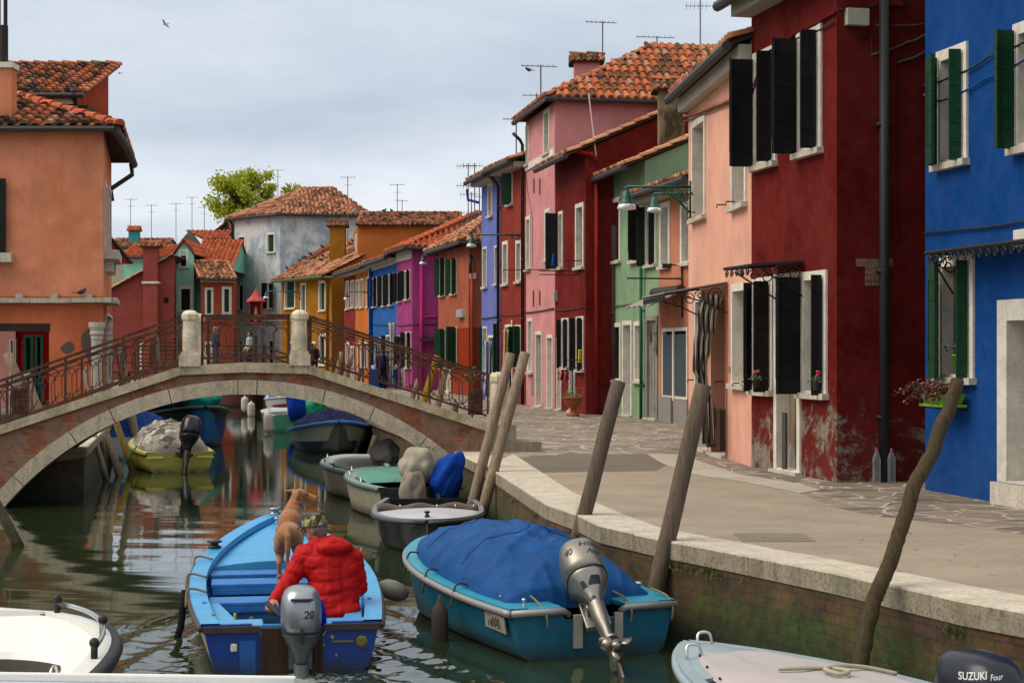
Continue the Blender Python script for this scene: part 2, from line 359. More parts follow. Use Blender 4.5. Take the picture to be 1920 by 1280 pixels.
class House:
    def __init__(s,name,label,pts,zt,mat,z0=QZ-.05,group=None,cat='house'):
        s.p=[V((p[0],p[1],0)) for p in pts]; n=len(s.p); s.zt=zt if isinstance(zt,(list,tuple)) else [zt]*n
        s.mat=mat; s.z0=z0; s.op=[[] for _ in range(n)]; s.root=thing(name,label,cat,(s.p[1].x,s.p[1].y,QZ),group); s.apex={}
    def fac(s,i):
        A=s.p[i]; B=s.p[(i+1)%len(s.p)]; u=(B-A); L=u.length; u=u.normalized(); return A,u,V((u.y,-u.x,0)),L
    def pix(s,i,px,py):
        A,u,n,L=s.fac(i); q=onplane(px,py,A,n); return (q-A).dot(u),q.z
    def pt(s,i,sx,z,out=0):
        A,u,n,L=s.fac(i); return A+u*sx+n*out+V((0,0,z))
    def rect(s,i,x0,y0,x1,y1):
        s0=s.pix(i,x0,(y0+y1)/2)[0]; s1=s.pix(i,x1,(y0+y1)/2)[0]; xm=(x0+x1)/2
        return s0,s1,s.pix(i,xm,y1)[1],s.pix(i,xm,y0)[1]
    def win(s,i,x0,y0,x1,y1,kind='glass',**k):
        s0,s1,z0,z1=s.rect(i,x0,y0,x1,y1); s.open(i,s0,s1,z0,z1,kind,**k)
    def open(s,i,s0,s1,z0,z1,kind='glass',fw=.09,shut=None,sm=None,door=False,sill=True,dep=.17,fm=None,name=None,label=None,proud=.03):
        """kind: glass dark closed(shutters shut in the frame) curtain board ; shut: list of (side 'l'/'r', angle deg from wall, width, [fold angle,width])"""
        sm=sm or M_GREEN; fm=fm or M_WHITE; L=s.fac(i)[3]
        if s0<.02: s0=.02
        if s1>L-.02: s1=L-.02
        if s1-s0<.12: return None
        s.op[i].append((s0,s1,z0,z1)); A,u,n,_=s.fac(i); up=V((0,0,1)); nm=name or ('door' if door else 'window')
        fw=min(fw,(s1-s0)*.25)
        a,b,c,d=s0+fw,s1-fw,z0+(fw*.9 if not door else .03),z1-fw*1.1
        mb=MB(); bx=lambda x0,x1,q0,q1,o0,o1: mb.obox(s.pt(i,x0,q0,o0),u*(x1-x0),n*(o1-o0),up*(q1-q0))
        bx(s0,a,z0,z1,-dep,proud); bx(b,s1,z0,z1,-dep,proud); bx(a,b,d,z1,-dep,proud-.002); bx(a,b,z0,c,-dep,proud-.002)
        fr=mb.build(nm,fm,s.root,bevel=.006) if False else mb.build(nm,fm,s.root)
        if label: fr['label']=label
        if sill and not door:
            q=MB(); q.obox(s.pt(i,s0-.04,z0-.012,-.02),u*(s1-s0+.08),n*(.085+proud),up*.075); q.build('sill',M_SILL,fr)
        elif door:
            q=MB(); q.obox(s.pt(i,s0-.02,QZ-.02,-dep),u*(s1-s0+.04),n*(dep+.10),up*max(.06,z0-QZ+.03)); q.build('doorstep',M_SILL,fr)
        q=MB(); o=-dep+.03
        if kind in('glass','dark'):
            q.obox(s.pt(i,a,c,o-.02),u*(b-a),n*.02,up*(d-c)); q.build('pane_or_dark_room',M_GLASS if kind=='glass' else M_DARK,fr)  # dark kind: near-black sheet paints the shade of the unlit room
            if b-a>.4:
                q=MB(); q.obox(s.pt(i,(a+b)/2-.025,c,o),u*.05,n*.03,up*(d-c)); q.obox(s.pt(i,a,c,o),u*.04,n*.028,up*(d-c)); q.obox(s.pt(i,b-.04,c,o),u*.04,n*.028,up*(d-c)); q.obox(s.pt(i,a,d-.04,o),u*(b-a),n*.026,up*.04); q.build('sash',plain('#6d665a',.6) if kind=='glass' else M_DARK,fr)
        elif kind=='closed':
            w=(b-a)/2
            for j in range(2):
                h=MB(); nn=max(3,int((d-c)/.17))
                for m in range(nn): h.obox(s.pt(i,a+j*w+.004,c+m*(d-c)/nn+.004,o),u*(w-.008),n*.03,up*((d-c)/nn-.006))
                h.build('shutter',sm,fr)
        elif kind=='board':
            q.obox(s.pt(i,a,c,o),u*(b-a),n*.03,up*(d-c)); 
            for m in range(3): q.obox(s.pt(i,a+(b-a)*(.1+.3*m),c+.15,o+.028),u*(b-a)*.2,n*.012,up*((d-c)-.3))
            q.build('door_leaf' if door else 'shutter',sm,fr)
        elif kind=='curtain':
            q.grid(lambda uu,vv:s.pt(i,a+(b-a)*uu,c+(d-c)*vv,o+.02*math.sin(uu*26)),24,3); q.build('curtain',M_CURT,fr,smooth=True)
        for sh in (shut or []):
            side,ang,w=sh[0],sh[1],sh[2]; hs=a-fw*.3 if side=='l' else b+fw*.3
            def leaf(org,ang,w,name='shutter'):
                # angle 0: closed across opening, 90 straight out, 180 flat on wall
                t=R(ang); dr=(u if side=='l' else -u)*math.cos(t)+n*math.sin(t); tn=dr.cross(up); h=MB(); nn=max(4,int((d-c+.1)/.2)); hh=(d-c+.1)
                for m in range(nn): h.obox(org+up*(m*hh/nn+.003),dr*w,tn*.035,up*(hh/nn-.006))
                h.obox(org+dr*.003+tn*.012+up*.004,dr*(w-.006),tn*.012,up*(hh-.008)); h.obox(org+dr*.02+up*.2-tn*.008,dr*.04,tn*.05,up*(hh-.4)); h.build(name,sm,fr); return org+dr*w
            e=leaf(s.pt(i,hs,c-.05,.05),ang,w)
            if len(sh)>3: leaf(e,sh[3],sh[4])
        return fr
    def build(s,walls=None,eave_band=None,bandmat=None):
        mb=MB(); n=len(s.p)
        for i in range(n):
            if walls and i not in walls: continue
            A,u,nr,L=s.fac(i); za,zb=s.zt[i],s.zt[(i+1)%n]; zr=min(za,zb)
            ss=sorted({0,L,*[x for o in s.op[i] for x in o[:2]]}); zz=sorted({s.z0,zr,*[min(max(z,s.z0),zr) for o in s.op[i] for z in o[2:]]})
            for a,b in zip(ss,ss[1:]):
                if b-a<1e-4: continue
                run=None
                for c,d in zip(zz,zz[1:]):
                    if d-c<1e-4: continue
                    xm,zm=(a+b)/2,(c+d)/2; hole=any(o[0]<xm<o[1] and o[2]<zm<o[3] for o in s.op[i])
                    if hole:
                        if run is not None: mb.quad(s.pt(i,a,run),s.pt(i,b,run),s.pt(i,b,c),s.pt(i,a,c)); run=None
                    elif run is None: run=c
                if run is not None: mb.quad(s.pt(i,a,run),s.pt(i,b,run),s.pt(i,b,zr),s.pt(i,a,zr))
            top=[s.pt(i,0,zr),s.pt(i,L,zr)]
            if zb>zr: top.append(s.pt(i,L,zb))
            if i in s.apex: top.append(s.pt(i,s.apex[i][0],s.apex[i][1]))
            if za>zr: top.append(s.pt(i,0,za))
            if len(top)>2: mb.poly(top)
        s.wall=mb.build('wall',s.mat,s.root,smooth=False)
        return s.wall
    # roofs -------------------------------------------------------------
    def _roof(s,planes,ridges,mat,pw,rl,gut=None,name='roof'):
        mb=MB()
        for pl in planes: slab(mb,pl,.06); tiles(mb,pl,pw,rl)
        for a,b in ridges: ridgecaps(mb,a,b)
        ro=mb.build(name,[mat,M_UNDER],s.root)
        return ro
    def gable(s,depth,rise,ov=.38,side=.1,mat=None,pw=.21,rl=.34,zoff=0,cornice=True,gutter=True,back=True,pipe=None,gm=None,cm=None):
        """ridge parallel to facade 0 (points p0,p1); side walls get gables"""
        A,u,n,L=s.fac(0); ze=s.zt[0]+zoff; h=depth/2; sl=rise/h
        e0=A-u*side+n*ov+V((0,0,ze-ov*sl+.1)); e1=A+u*(L+side)+n*ov+V((0,0,ze-ov*sl+.1)); r0=A-u*side-n*h+V((0,0,ze+rise+.1)); r1=A+u*(L+side)-n*h+V((0,0,ze+rise+.1))
        pl=[(e0,e1,r1,r0)]
        if back:
            b0=A-u*side-n*(depth+.2)+V((0,0,ze-.2*sl+.1)); b1=A+u*(L+side)-n*(depth+.2)+V((0,0,ze-.2*sl+.1)); pl.append((b1,b0,r0,r1))
        ro=s._roof(pl,[(r0,r1)],mat or M_TO,pw,rl)
        for ea,ra in ((e1-u*.02,r1-u*.02),(e0+u*.02,r0+u*.02)): v=MB(); ridgecaps(v,ea,ra,.1); v.build('verge',mat or M_TO,ro)
        if 1 not in s.apex:
            for sx in (0,L):
                v=MB(); q3=[A+u*(sx+(.003 if sx else -.003))+V((0,0,ze-.02)),A+u*(sx+(.003 if sx else -.003))-n*h+V((0,0,ze+rise+.04)),A+u*(sx+(.003 if sx else -.003))-n*(depth if back else h)+V((0,0,ze-.02))]; v.poly(q3); v.build('gable_wall',s.mat,s.root)
        if cornice: 
            c=MB(); c.obox(s.pt(0,-.01,ze-.28,.0),u*(L+.02),n*(ov-.12),V((0,0,.3-(ov-.1)*sl))); c.build('cornice',cm or M_CORN,s.root)
        if gutter:
            g=MB(); g.tube([e0+n*.05+V((0,0,-.07)),e1+n*.05+V((0,0,-.07))],.075,8); s.gut=g.build('gutter',gm or M_GUT,s.root)
        s.ro=ro; s.plane=(e0,(e1-e0).cross(r1-e1).normalized()); return ro
    def gable_walls(s,depth,rise):
        """turn walls 1 and 3 into gables (apex in the middle)"""
        ze=s.zt[0]; s.apex[1]=(depth/2,ze+rise); s.apex[3]=(depth/2,ze+rise)
    def hip(s,r0,r1,ov=.35,mat=None,pw=.21,rl=.34,gutter=True,zoff=.08,drop=0):
        n=len(s.p); c=sum(s.p,V((0,0,0)))/n; e=[]
        for i in range(n):
            _,u1,n1,_=s.fac(i-1 if i else n-1); _,u2,n2,_=s.fac(i); m=(n1+n2); m=m/max(m.dot(n1),.3); e.append(s.p[i]+m*ov+V((0,0,s.zt[i]+zoff-drop)))
        r0,r1=V(r0),V(r1); pl=[(e[0],e[1],r0),(e[1],e[2],r1,r0)]
        ro=s._roof(pl,[(e[1],r0),(r0,r1),(e[0],r0)],mat or M_TO,pw,rl)
        bk=MB(); [slab(bk,q,.04) for q in ((e[2],e[3],r1),(e[3],e[0],r0),(e[3],r0,r1))]; bk.build('rear_slope',[mat or M_TO,M_UNDER],ro)
        if gutter:
            g=MB(); g.tube([e[0]+V((0,0,-.06)),e[1]+V((0,0,-.06)),e[2]+V((0,0,-.06))],.08,8); g.build('gutter',M_GUT,s.root)
        s.plane=(e[0],(e[1]-e[0]).cross(r0-e[1]).normalized()); return ro
    # fittings ----------------------------------------------------------
    def pipe(s,i,sx,z0,z1,mat=None,r=.05,out=.09,neck=True,name='drainpipe'):
        mb=MB(); pts=[s.pt(i,sx,z0,out),s.pt(i,sx,z1-.35,out)]
        if neck: pts+= [s.pt(i,sx,z1-.2,out+.08),s.pt(i,sx,z1,out+.3)]
        mb.tube(pts,r,8)
        for q in range(int((z1-z0)/1.8)): mb.box(s.pt(i,sx,z0+.8+q*1.8,out*.6),(r*2.5,r*2.5,.04))
        return mb.build(name,mat or M_PIPE,s.root,smooth=True)
    def pipepx(s,i,px,y0,y1,**k):
        a=s.pix(i,px,(y0+y1)/2)[0]; return s.pipe(i,a,max(QZ,s.pix(i,px,y1)[1]),s.pix(i,px,y0)[1],**k)
    def cable(s,i,pts,r=.012,mat=None,sag=.02,out=.03,name='cable'):
        q=[]
        for (x,y) in pts: a,z=s.pix(i,x,y); q.append(s.pt(i,a,z,out))
        f=[]
        for a,b in zip(q,q[1:]):
            for k in range(6): t=k/6; f.append(a.lerp(b,t)+V((0,0,-sag*math.sin(PI*t)+random.uniform(-.004,.004))))
        f.append(q[-1]); mb=MB(); mb.tube(f,r,5); return mb.build(name,mat or M_PIPE,s.root,smooth=True)
    def boxpx(s,i,x0,y0,x1,y1,d,mat,name,out=0,bevel=.01):
        s0,s1,z0,z1=s.rect(i,x0,y0,x1,y1); A,u,n,L=s.fac(i); mb=MB(); mb.obox(s.pt(i,s0,z0,out),u*(s1-s0),n*d,V((0,0,z1-z0))); return mb.build(name,mat,s.root,bevel=bevel)
    def antenna(s,px,ytop,ybase,Y,kind=0,elw=.9,name='antenna'):
        a=P(px,ytop,Y); b=P(px,ybase,Y); mb=MB(); mb.tube([b+V((0,0,-.6)),a],.022,6); 
        if kind==0:
            mb.tube([a+V((-elw*.55,0,-.02)),a+V((elw*.45,0,-.06))],.014,5)
            for k in range(7): x=-elw*.5+k*elw*.14; mb.tube([a+V((x,-.22,-.02)),a+V((x,.22,-.02))],.007,4)
        elif kind==1:
            mb.tube([a+V((-.45,0,-.05)),a+V((.45,0,-.05))],.014,5)
            for k in range(5): x=-.4+k*.2; mb.tube([a+V((x,0,-.05)),a+V((x*.9,.4,.12))],.006,4)
            mb.tube([a+V((-.2,0,-.5)),a+V((.25,0,-.5))],.01,4)
        elif kind==2:
            for h in (-.1,-.9): mb.tube([a+V((-.5,0,h)),a+V((.35,0,h))],.012,5); [mb.tube([a+V((-.45+k*.13,0,h-.12)),a+V((-.45+k*.13,0,h+.12))],.006,4) for k in range(6)]
        return mb.build(name,M_ANT,s.root)
def chimney(H,c,w,d,z0,z1,mat,capmat=None,cap=.12):
    mb=MB(); mb.box((c[0],c[1],(z0+z1)/2),(w,d,z1-z0)); ch=mb.build('chimney',mat,H.root)
    q=MB(); hw,hd=w/2+cap,d/2+cap; zz=z1-.02; A=V((c[0]-hw,c[1]-hd,zz)); B=V((c[0]+hw,c[1]-hd,zz)); C=V((c[0]+hw,c[1]+hd,zz)); D=V((c[0]-hw,c[1]+hd,zz)); r0=V((c[0]-hw,c[1],zz+.28)); r1=V((c[0]+hw,c[1],zz+.28))
    for pl in ((A,B,r1,r0),(C,D,r0,r1)): slab(q,pl,.06); tiles(q,pl,.17,.25,.03)
    ridgecaps(q,r0,r1,.08); q.poly([A,D,r0]); q.poly([B,C,r1]); q.build('chimney_cap',[capmat or M_TO,M_UNDER],ch); return ch
# ================================================================= HOUSES
def row(name,label,a,b,depth,zt,mat,side=None,group=None,cat='house'):
    A=G(*a) if len(a)==2 else V(a); B=G(*b) if len(b)==2 else V(b); u=(B-A).normalized(); n=V((u.y,-u.x,0)); sd=side or -n
    return House(name,label,[A,B,B+sd*depth,A+sd*depth],zt,mat,group=group,cat=cat)
BK=M_BLACK; GR=M_GREEN
# --- bright blue house, nearest -----------------------------------
A=G(1735,918); B=G(1875,943); u=(B-A).normalized()
H=row('blue_house','bright cobalt blue house nearest the camera at the right edge, green shutters',(A.x,A.y,0),tuple(A+u*7),8,8.6,plaster('#044c96',.62,.1,stain=.18,seed=1))
H.win(0,1759,88,1816,314,'glass',fw=.11,shut=[('l',95,.10,12,.24),('r',78,.13)],sm=GR)
H.win(0,1903,34,1972,282,'glass',fw=.11,shut=[('l',95,.13,60,.1),('r',78,.17)],sm=GR)
H.win(0,1762,478,1828,718,'glass',fw=.11,shut=[('l',92,.10,12,.3),('r',80,.12)],sm=GR,label='ground floor window with green shutters and a pot on its sill')
s0=H.pix(0,1874,700)[0]; zd=2.95
H.open(0,s0,s0+1.5,QZ+.22,zd,'board',door=True,fw=.2,dep=.35,sm=plaster('#a59a88',.8,.1),fm=stone('#d8d2c6',.9,.2))
mb=MB(); A_,u_,n_,_=H.fac(0); mb.obox(H.pt(0,s0-.01,QZ-.04,.0),u_*1.55,n_*.06,V((0,0,.27))); mb.build('door_plinth',stone('#a58f76',.8,.25),H.root)
H.build(); H.gable_walls(8,1.5) if False else None
H.gable(8,1.5)
H.cable(0,[(1737,160),(1800,140),(1860,106),(1960,62)]); H.cable(0,[(1737,178),(1770,190),(1850,150),(1960,92)],mat=plaster('#0f56a8',.7,.1)); H.cable(0,[(1736,437),(1960,410)])
H.boxpx(0,1912,430,1940,462,.08,plain('#c8c4b8',.5),'alarm_box')
# iron canopy over the blue door: a frame carrying a thin roof sheet
def scroll(mb,c,r,ax,ay,turns=1.4,rad=.009,sgn=1,start=0):
    c,ax,ay=V(c),V(ax),V(ay); pts=[]
    for k in range(int(18*turns)+1):
        t=k/18*2*PI; q=r*(1-k/(18*turns)*.8); pts.append(c+ax*(q*math.cos(t+start))+ay*(q*math.sin(t+start)*sgn))
    mb.tube(pts,rad,5)
def canopy(H,i,s0,s1,z,out,drop,sheet,scroll_r=.09,thick=.02,name='canopy'):
    A,u,n,L=H.fac(i); up=V((0,0,1)); mb=MB(); mb.obox(H.pt(i,s0,z,.02),u*(s1-s0),n*out-up*drop,up*thick); cn=mb.build(name,sheet,H.root)
    f=MB(); e0=H.pt(i,s0,z-drop-.01,out); e1=H.pt(i,s1,z-drop-.01,out); f.tube([H.pt(i,s0,z-.01,.02),e0,e1,H.pt(i,s1,z-.01,.02)],.014,6)
    for s_ in (s0,s1):
        f.tube([H.pt(i,s_,z-.45,.02),H.pt(i,s_,z-.3,out*.35),H.pt(i,s_,z-drop*.8-.05,out*.8)],.012,6)
        for q,rr in ((.2,.11),(.45,.08),(.68,.05)): scroll(f,H.pt(i,s_,z-drop*q-.03-rr,out*q),rr,n,up,1.5)
    m=int((s1-s0)/.16)
    for k in range(m): scroll(f,H.pt(i,s0+(k+.5)*(s1-s0)/m,z-drop-.02-.06,out),.055,u,up,1.3)
    f.build('bracket',M_IRON,cn); return cn
zc=H.pix(0,1790,484)[1]; canopy(H,0,s0-1.0,s0+1.8,zc+.05,.35,.0,plain('#2a2622',.6),name='door_canopy')
# --- dark red corner house ------------------------------------------
dr=plaster('#78190e',.62,.22,peel=(2.7,.475,.53),stain=.3,seed=2)
H=row('dark_red_house','dark red corner house with black shutters and peeling plaster near the ground',(1409,874.6),(1569,904),7,7.35,dr)
for (x0,x1,y0,y1) in ((1414,1457,92,316),(1496,1542,52,292)): H.win(0,x0,y0,x1,y1,'dark',fw=.12,shut=[('l',97,.29,25,.1),('r',86,.2)],sm=BK)
H.win(0,1413,520,1451,740,'dark',fw=.1,shut=[('l',80,.1,10,.05),('r',85,.2)],sm=BK)
H.win(0,1454,512,1503,884,'board',fw=.1,door=True,dep=.22,sm=plaster('#8d7a62',.8,.1),label='narrow door opening with a pale stone frame and a bottle on its step')
H.win(0,1504,508,1552,746,'dark',fw=.1,shut=[('l',95,.29,25,.1),('r',86,.13,)],sm=BK)
H.build(); H.gable(7,1.3,ov=.42)
H.cable(0,[(1404,205),(1440,100),(1500,60),(1566,25),(1569,22)],r=.02,mat=plaster('#7d1a14',.6,.1)); H.cable(1,[(1570,18),(1640,12),(1700,5)],r=.015)
H.cable(0,[(1404,190),(1435,108),(1500,72),(1568,42)],r=.012)
H.pipepx(1,1651,-60,902,r=.062,out=.1,neck=False,mat=metal('#2d2f2e',.6,.4,.3))
H.boxpx(1,1583,18,1625,50,.09,plain('#a8a48c',.5),'junction_box'); H.boxpx(1,1659,-12,1690,14,.07,plaster('#7d1a14',.7,.1),'cable_box')
H.cable(1,[(1675,14),(1680,120),(1678,400),(1684,450),(1672,452)],r=.01,sag=0,mat=plaster('#6d1a14',.6,.1))
H.cable(1,[(1604,50),(1612,70),(1630,60),(1634,104)],r=.01); H.cable(1,[(1632,104),(1700,80),(1733,66)],r=.018,mat=plain('#4a4136',.7)); H.cable(1,[(1680,118),(1733,98)],r=.018,mat=plain('#4a4136',.7)); H.cable(1,[(1640,48),(1733,46)],r=.012,mat=plain('#4a4136',.7))
mb=MB(); A_,u_,n_,_=H.fac(1)
for (x0,y0,x1,y1) in ((1605,485,1673,500),(1622,500,1664,536)):
    s0,s1,z0,z1=H.rect(1,x0,y0,x1,y1); mb.obox(H.pt(1,s0,z0,-.02),u_*(s1-s0),n_*.034,V((0,0,z1-z0)))
mb.build('bare_brick_patch',brickmat('x',False,.2,'#8f6a56','#7a5a4a','#9d9080',1,.07,.12),H.root)
s0=H.pix(0,1457,500)[0]; s1=H.pix(0,1503,500)[0]; canopy(H,0,s0,s1+.1,H.pix(0,1480,500)[1]+.04,.75,.06,plain('#2b2624',.6),name='door_canopy')
DRH=H
# --- peach house ------------------------------------------------------
H=row('peach_house','pale peach two storey house with a striped curtain drawn at its door',(1291,836.5),(1409,874.6),7,[6.75]*4,plaster('#d09a84',1.08,.12,stain=.12,seed=3))
H.win(0,1299,221,1324,414,'board',fw=.1,sm=M_TAN,dep=.25); H.win(0,1373,190,1401,392,'board',fw=.1,sm=M_TAN,dep=.25)
H.win(0,1374,531,1402,728,'board',fw=.1,sm=M_TAN,dep=.25)
H.win(0,1336,556,1364,858,'board',fw=.03,door=True,dep=.5,fm=plaster('#c28a70',.8,.1),sm=plaster('#9a8d7c',.7,.1))
H.win(0,1305,555,1328,850,'dark',fw=.08,door=True,dep=.3)
H.build(); H.gable(7,1.25,ov=.30,side=.03,cm=plaster('#c4bcae',.9,.1,moist=False))
H.cable(0,[(1286,218),(1340,200),(1408,168)],r=.025,mat=plaster('#b9785c',.8,.1)); H.cable(0,[(1286,228),(1408,178)])
for x,y in ((1289,398),(1360,384),(1285,408),(1378,378),(1357,715),(1391,718),(1287,712),(1408,716)):
    a,z=H.pix(0,max(x,1304),y); mb=MB(); mb.tube([H.pt(0,a,z,0),H.pt(0,a,z,.13),H.pt(0,a,z-.05,.13)],.011,5); mb.build('shutter_hook',M_IRON,H.root)
H.boxpx(0,1326,622,1333,654,.12,M_IRON,'letter_box'); H.boxpx(0,1367,686,1371,696,.03,plain('#8a8274',.5),'door_bell')
mb=MB(); A_,u_,n_,_=H.fac(0)
for x in (1337,1360): a=H.pix(0,x,815)[0]; mb.obox(H.pt(0,a,QZ+.12,.0),u_*.16,n_*.12,V((0,0,.62)))
mb.build('flood_board_rail',wood('#4a3c32',.7,2),H.root)
s0=H.pix(0,1308,540)[0]; s1=H.pix(0,1366,540)[0]
canopy(H,0,s0+.3,s1,H.pix(0,1366,530)[1],.95,.16,fabric('#a8997f',.8,bump=.2),name='door_awning')
cu=MB(); RW=[(832,1317,1343),(760,1315,1339),(715,1309,1327),(690,1299,1324),(650,1300,1331),(600,1306,1342),(553,1316,1352)]
def cf(uu,vv):
    q_=vv*(len(RW)-1); k=min(int(q_),len(RW)-2); f=q_-k; f=f*f*(3-2*f); r0_,r1_=RW[k],RW[k+1]; y=r0_[0]+(r1_[0]-r0_[0])*(q_-k); xl=r0_[1]+(r1_[1]-r0_[1])*f; xr=r0_[2]+(r1_[2]-r0_[2])*f
    return P(xl+(xr-xl)*uu,y,24.6+.05*math.sin(uu*20+vv*2)+.1*vv)
cu.grid(cf,26,30); tag(cu.build('door_curtain',fabric('#9a9080',.85,stripe=('#2c2a2b',.075,0,.35)),None,smooth=True,solid=.012),'grey and black striped door curtain gathered beside the peach house door','curtain')
PEACH=H
# --- orange shop front + narrow green strip + green house -----------------
grn=plaster('#7c9876',1.0,.14,stain=.22,patch=('#8aa588',.5,.7),seed=4)
a=G(1235,788.3); bdir=(G(1235,788.3)-G(1143,775.5)).normalized(); B=a+bdir*3.6
H=row('orange_house','salmon orange house with a grilled shop front, set back beyond the peach house',(a.x,a.y,0),tuple(B),7,6.2,plaster('#b8775a',.95,.14,seed=5))
H.win(0,1238,379,1257,504,'board',fw=.11,sm=plain('#5c6264',.6),dep=.22); H.win(0,1277,378,1296,498,'board',fw=.11,sm=plain('#4a5052',.6),dep=.22)
s0,s1,z0,z1=H.rect(0,1243,614,1300,757)
s0b=H.pix(0,1243,700)[0]; H.open(0,s0b,s0b+1.9,QZ+.55,z1,'dark',fw=.07,dep=.12,sill=False,name='shop_window')
q=MB(); A_,u_,n_,_=H.fac(0); nb=26
for k in range(nb): 
    if abs(k-13)<1: continue
    q.obox(H.pt(0,s0b+.1+k*1.7/nb,QZ+.6,.0),u_*.03,n_*.03,V((0,0,z1-QZ-.75)))
q.build('window_grille',plain('#5e6872',.5,.3),H.root); q=MB(); q.obox(H.pt(0,s0b+.9,QZ+.5,.03),u_*.09,n_*.03,V((0,0,z1-QZ-.5))); q.build('shop_post',M_WHITE,H.root)
q=MB(); q.obox(H.pt(0,s0b-.02,QZ-.02,.0),u_*.93,n_*.10,V((0,0,.6))); q.obox(H.pt(0,s0b+.98,QZ-.02,.0),u_*1.0,n_*.06,V((0,0,.56))); q.build('flood_barrier',plain('#8a847a',.6,.2),H.root)
H.build(); H.gable(7,1.2,ov=.5,pw=.2)
aw=MB(); a0=H.pix(0,1237,570)[0]; aw.grid(lambda uu,vv:H.pt(0,a0-.1+uu*2.1,H.pix(0,1244,560)[1]+.12-vv*.34-.02*math.sin(uu*30)*vv,.05+vv*.75),26,6); aw.build('shop_awning',fabric('#a39c8e',.8,bump=.3),H.root,solid=.03)
aw=MB(); aw.tube([H.pt(0,a0-.1,H.pix(0,1244,560)[1]+.15,.12),H.pt(0,a0+2,H.pix(0,1244,560)[1]+.15,.12)],.11,8); aw.build('awning_roll',plain('#2f2d2b',.8),H.root)
a0,zz=H.pix(0,1281,520); q=MB(); q.tube([H.pt(0,a0,zz-.9,.03),H.pt(0,a0,zz+.25,.03),H.pt(0,a0,zz+.28,.3)],.02,6); q.box(H.pt(0,a0,zz+.25,.38),(.2,.14,.1)); q.tube([H.pt(0,a0,zz-.03,.03),H.pt(0,a0,zz-.03,1.3)],.02,6); q.build('sign_bracket',M_IRON,H.root)
H.boxpx(0,1267,534,1271,544,.02,plain('#cfcabb',.5),'house_number')
ORG_H=H
a2=G(1209,784.8)
H=row('narrow_green_house','narrow strip of green house with a walled up grey doorway',(a2.x,a2.y,0),(a.x,a.y,0),7,6.2,grn)
H.win(0,1211,381,1231,501,'dark',fw=.1,shut=[('l',100,.2),('r',85,.12)],sm=wood('#1c2a20',.6))
H.win(0,1212,592,1234,786,'board',door=True,fw=.1,dep=.1,sm=plaster('#8d867c',.8,.3,patch=('#3a3430',.53,.57)),fm=plaster('#8d8880',.9,.2,patch=('#4a423c',.55,.58)))
H.build(); H.gable(7,1.2,ov=.5,pw=.2)
H=row('green_house','sage green house with white framed windows between red and orange houses',(1143,775.5),(1209,784.8),8,[7.0]*4,grn)
H.win(0,1147,371,1164,494,'board',fw=.1,sm=plain('#9a988a',.6),dep=.25); H.win(0,1183,369,1203,493,'dark',fw=.1,shut=[('r',95,.22,80,.05)],sm=BK,dep=.25)
H.win(0,1149,605,1165,716,'board',fw=.1,sm=plain('#9a988a',.6),dep=.25); H.win(0,1190,602,1206,718,'board',fw=.1,sm=plain('#9a988a',.6),dep=.25)
H.win(0,1168,601,1186,780,'board',fw=.1,door=True,sm=plain('#98908a',.6),dep=.3)
H.gable_walls(8,1.7); H.build(); H.gable(8,1.7,ov=.5,cornice=False)
H.cable(0,[(1145,575),(1207,566)]); H.pipe(0,H.fac(0)[3]-.02,QZ,5.2,r=.04,mat=plaster('#2f6a48',.7,.1),neck=False)
q=MB(); q.tube([H.pt(0,.1,H.pix(0,1147,490)[1]+.05,0),H.pt(0,.1,H.pix(0,1147,490)[1],1.2)],.015,5); q.build('washing_line_arm',M_IRON,H.root)
GREEN=H
# stone chimney stack behind green house
st=plaster('#8d7c5c',.75,.3,patch=('#4b4030',.5,.62),seed=9)
c=P(1258,200,40.9); chimney(H,(c.x,c.y),.62,.5,6.9,P(1262,170,40.9).z,st,M_TD,.16)
# --- dark red gabled house with red drainpipe -------------------------------
H=row('red_gable_house','deep red house with black shutters and a red drainpipe beside the green house',(1041,768.5),(1098,777),9,[7.6]*4,plaster('#7a1c14',.72,.18,stain=.3,seed=6))
H.win(0,1048,396,1056,505,'glass',fw=.08,shut=[('l',100,.33)],sm=BK); H.win(0,1080,381,1095,505,'glass',fw=.1)
H.win(0,1054,596,1067,692,'dark',fw=.08,shut=[('l',95,.12),('r',80,.1)],sm=BK); H.win(0,1081,593,1095,697,'dark',fw=.08,shut=[('l',95,.16),('r',80,.12)],sm=BK)
H.win(0,1068.5,604,1079,770,'board',fw=.08,door=True,sm=M_BLACK); H.win(0,1044.5,633,1053,768,'board',fw=.06,door=True,sm=plain('#7d7a70',.6))
H.gable_walls(9,2.0); H.build(); H.gable(9,2.0,ov=.5,cornice=False)
rp=plaster('#8c1f1a',.8,.1); H.pipepx(1,1117,300,776,r=.055,mat=rp,neck=False)
q=MB(); a0,zz=H.pix(1,1117,300); q.tube([H.pt(0,H.fac(0)[3]-.1,zz+.25,.35),H.pt(1,.15,zz+.12,.12),H.pt(1,a0,zz,.09)],.055,8); q.build('drainpipe',rp,H.root)
q=MB(); q.tube([H.pt(1,a0-.2+.2*t,zz+1.6-t*1.6+.1,.03) for t in (0,.3,.6,1)],.02,5); q.build('cable',plain('#c9b9a8',.6),H.root)
H.pipe(1,.75,QZ,6,mat=plaster('#4b4038',.7,.3),r=.09,neck=False)
H.cable(0,[(1042,582),(1097,575)]); H.cable(1,[(1098,575),(1130,573)]); H.boxpx(0,1042,545,1046,566,.1,plain('#9a958c',.5),'meter_box')
for y in (508,515): 
    q=MB(); a0,zz=H.pix(0,1090,y); q.tube([H.pt(0,a0-.1,zz,0),H.pt(0,a0-.1,zz,1.1)],.014,5); q.build('washing_line_arm',M_IRON,H.root)
REDG=H
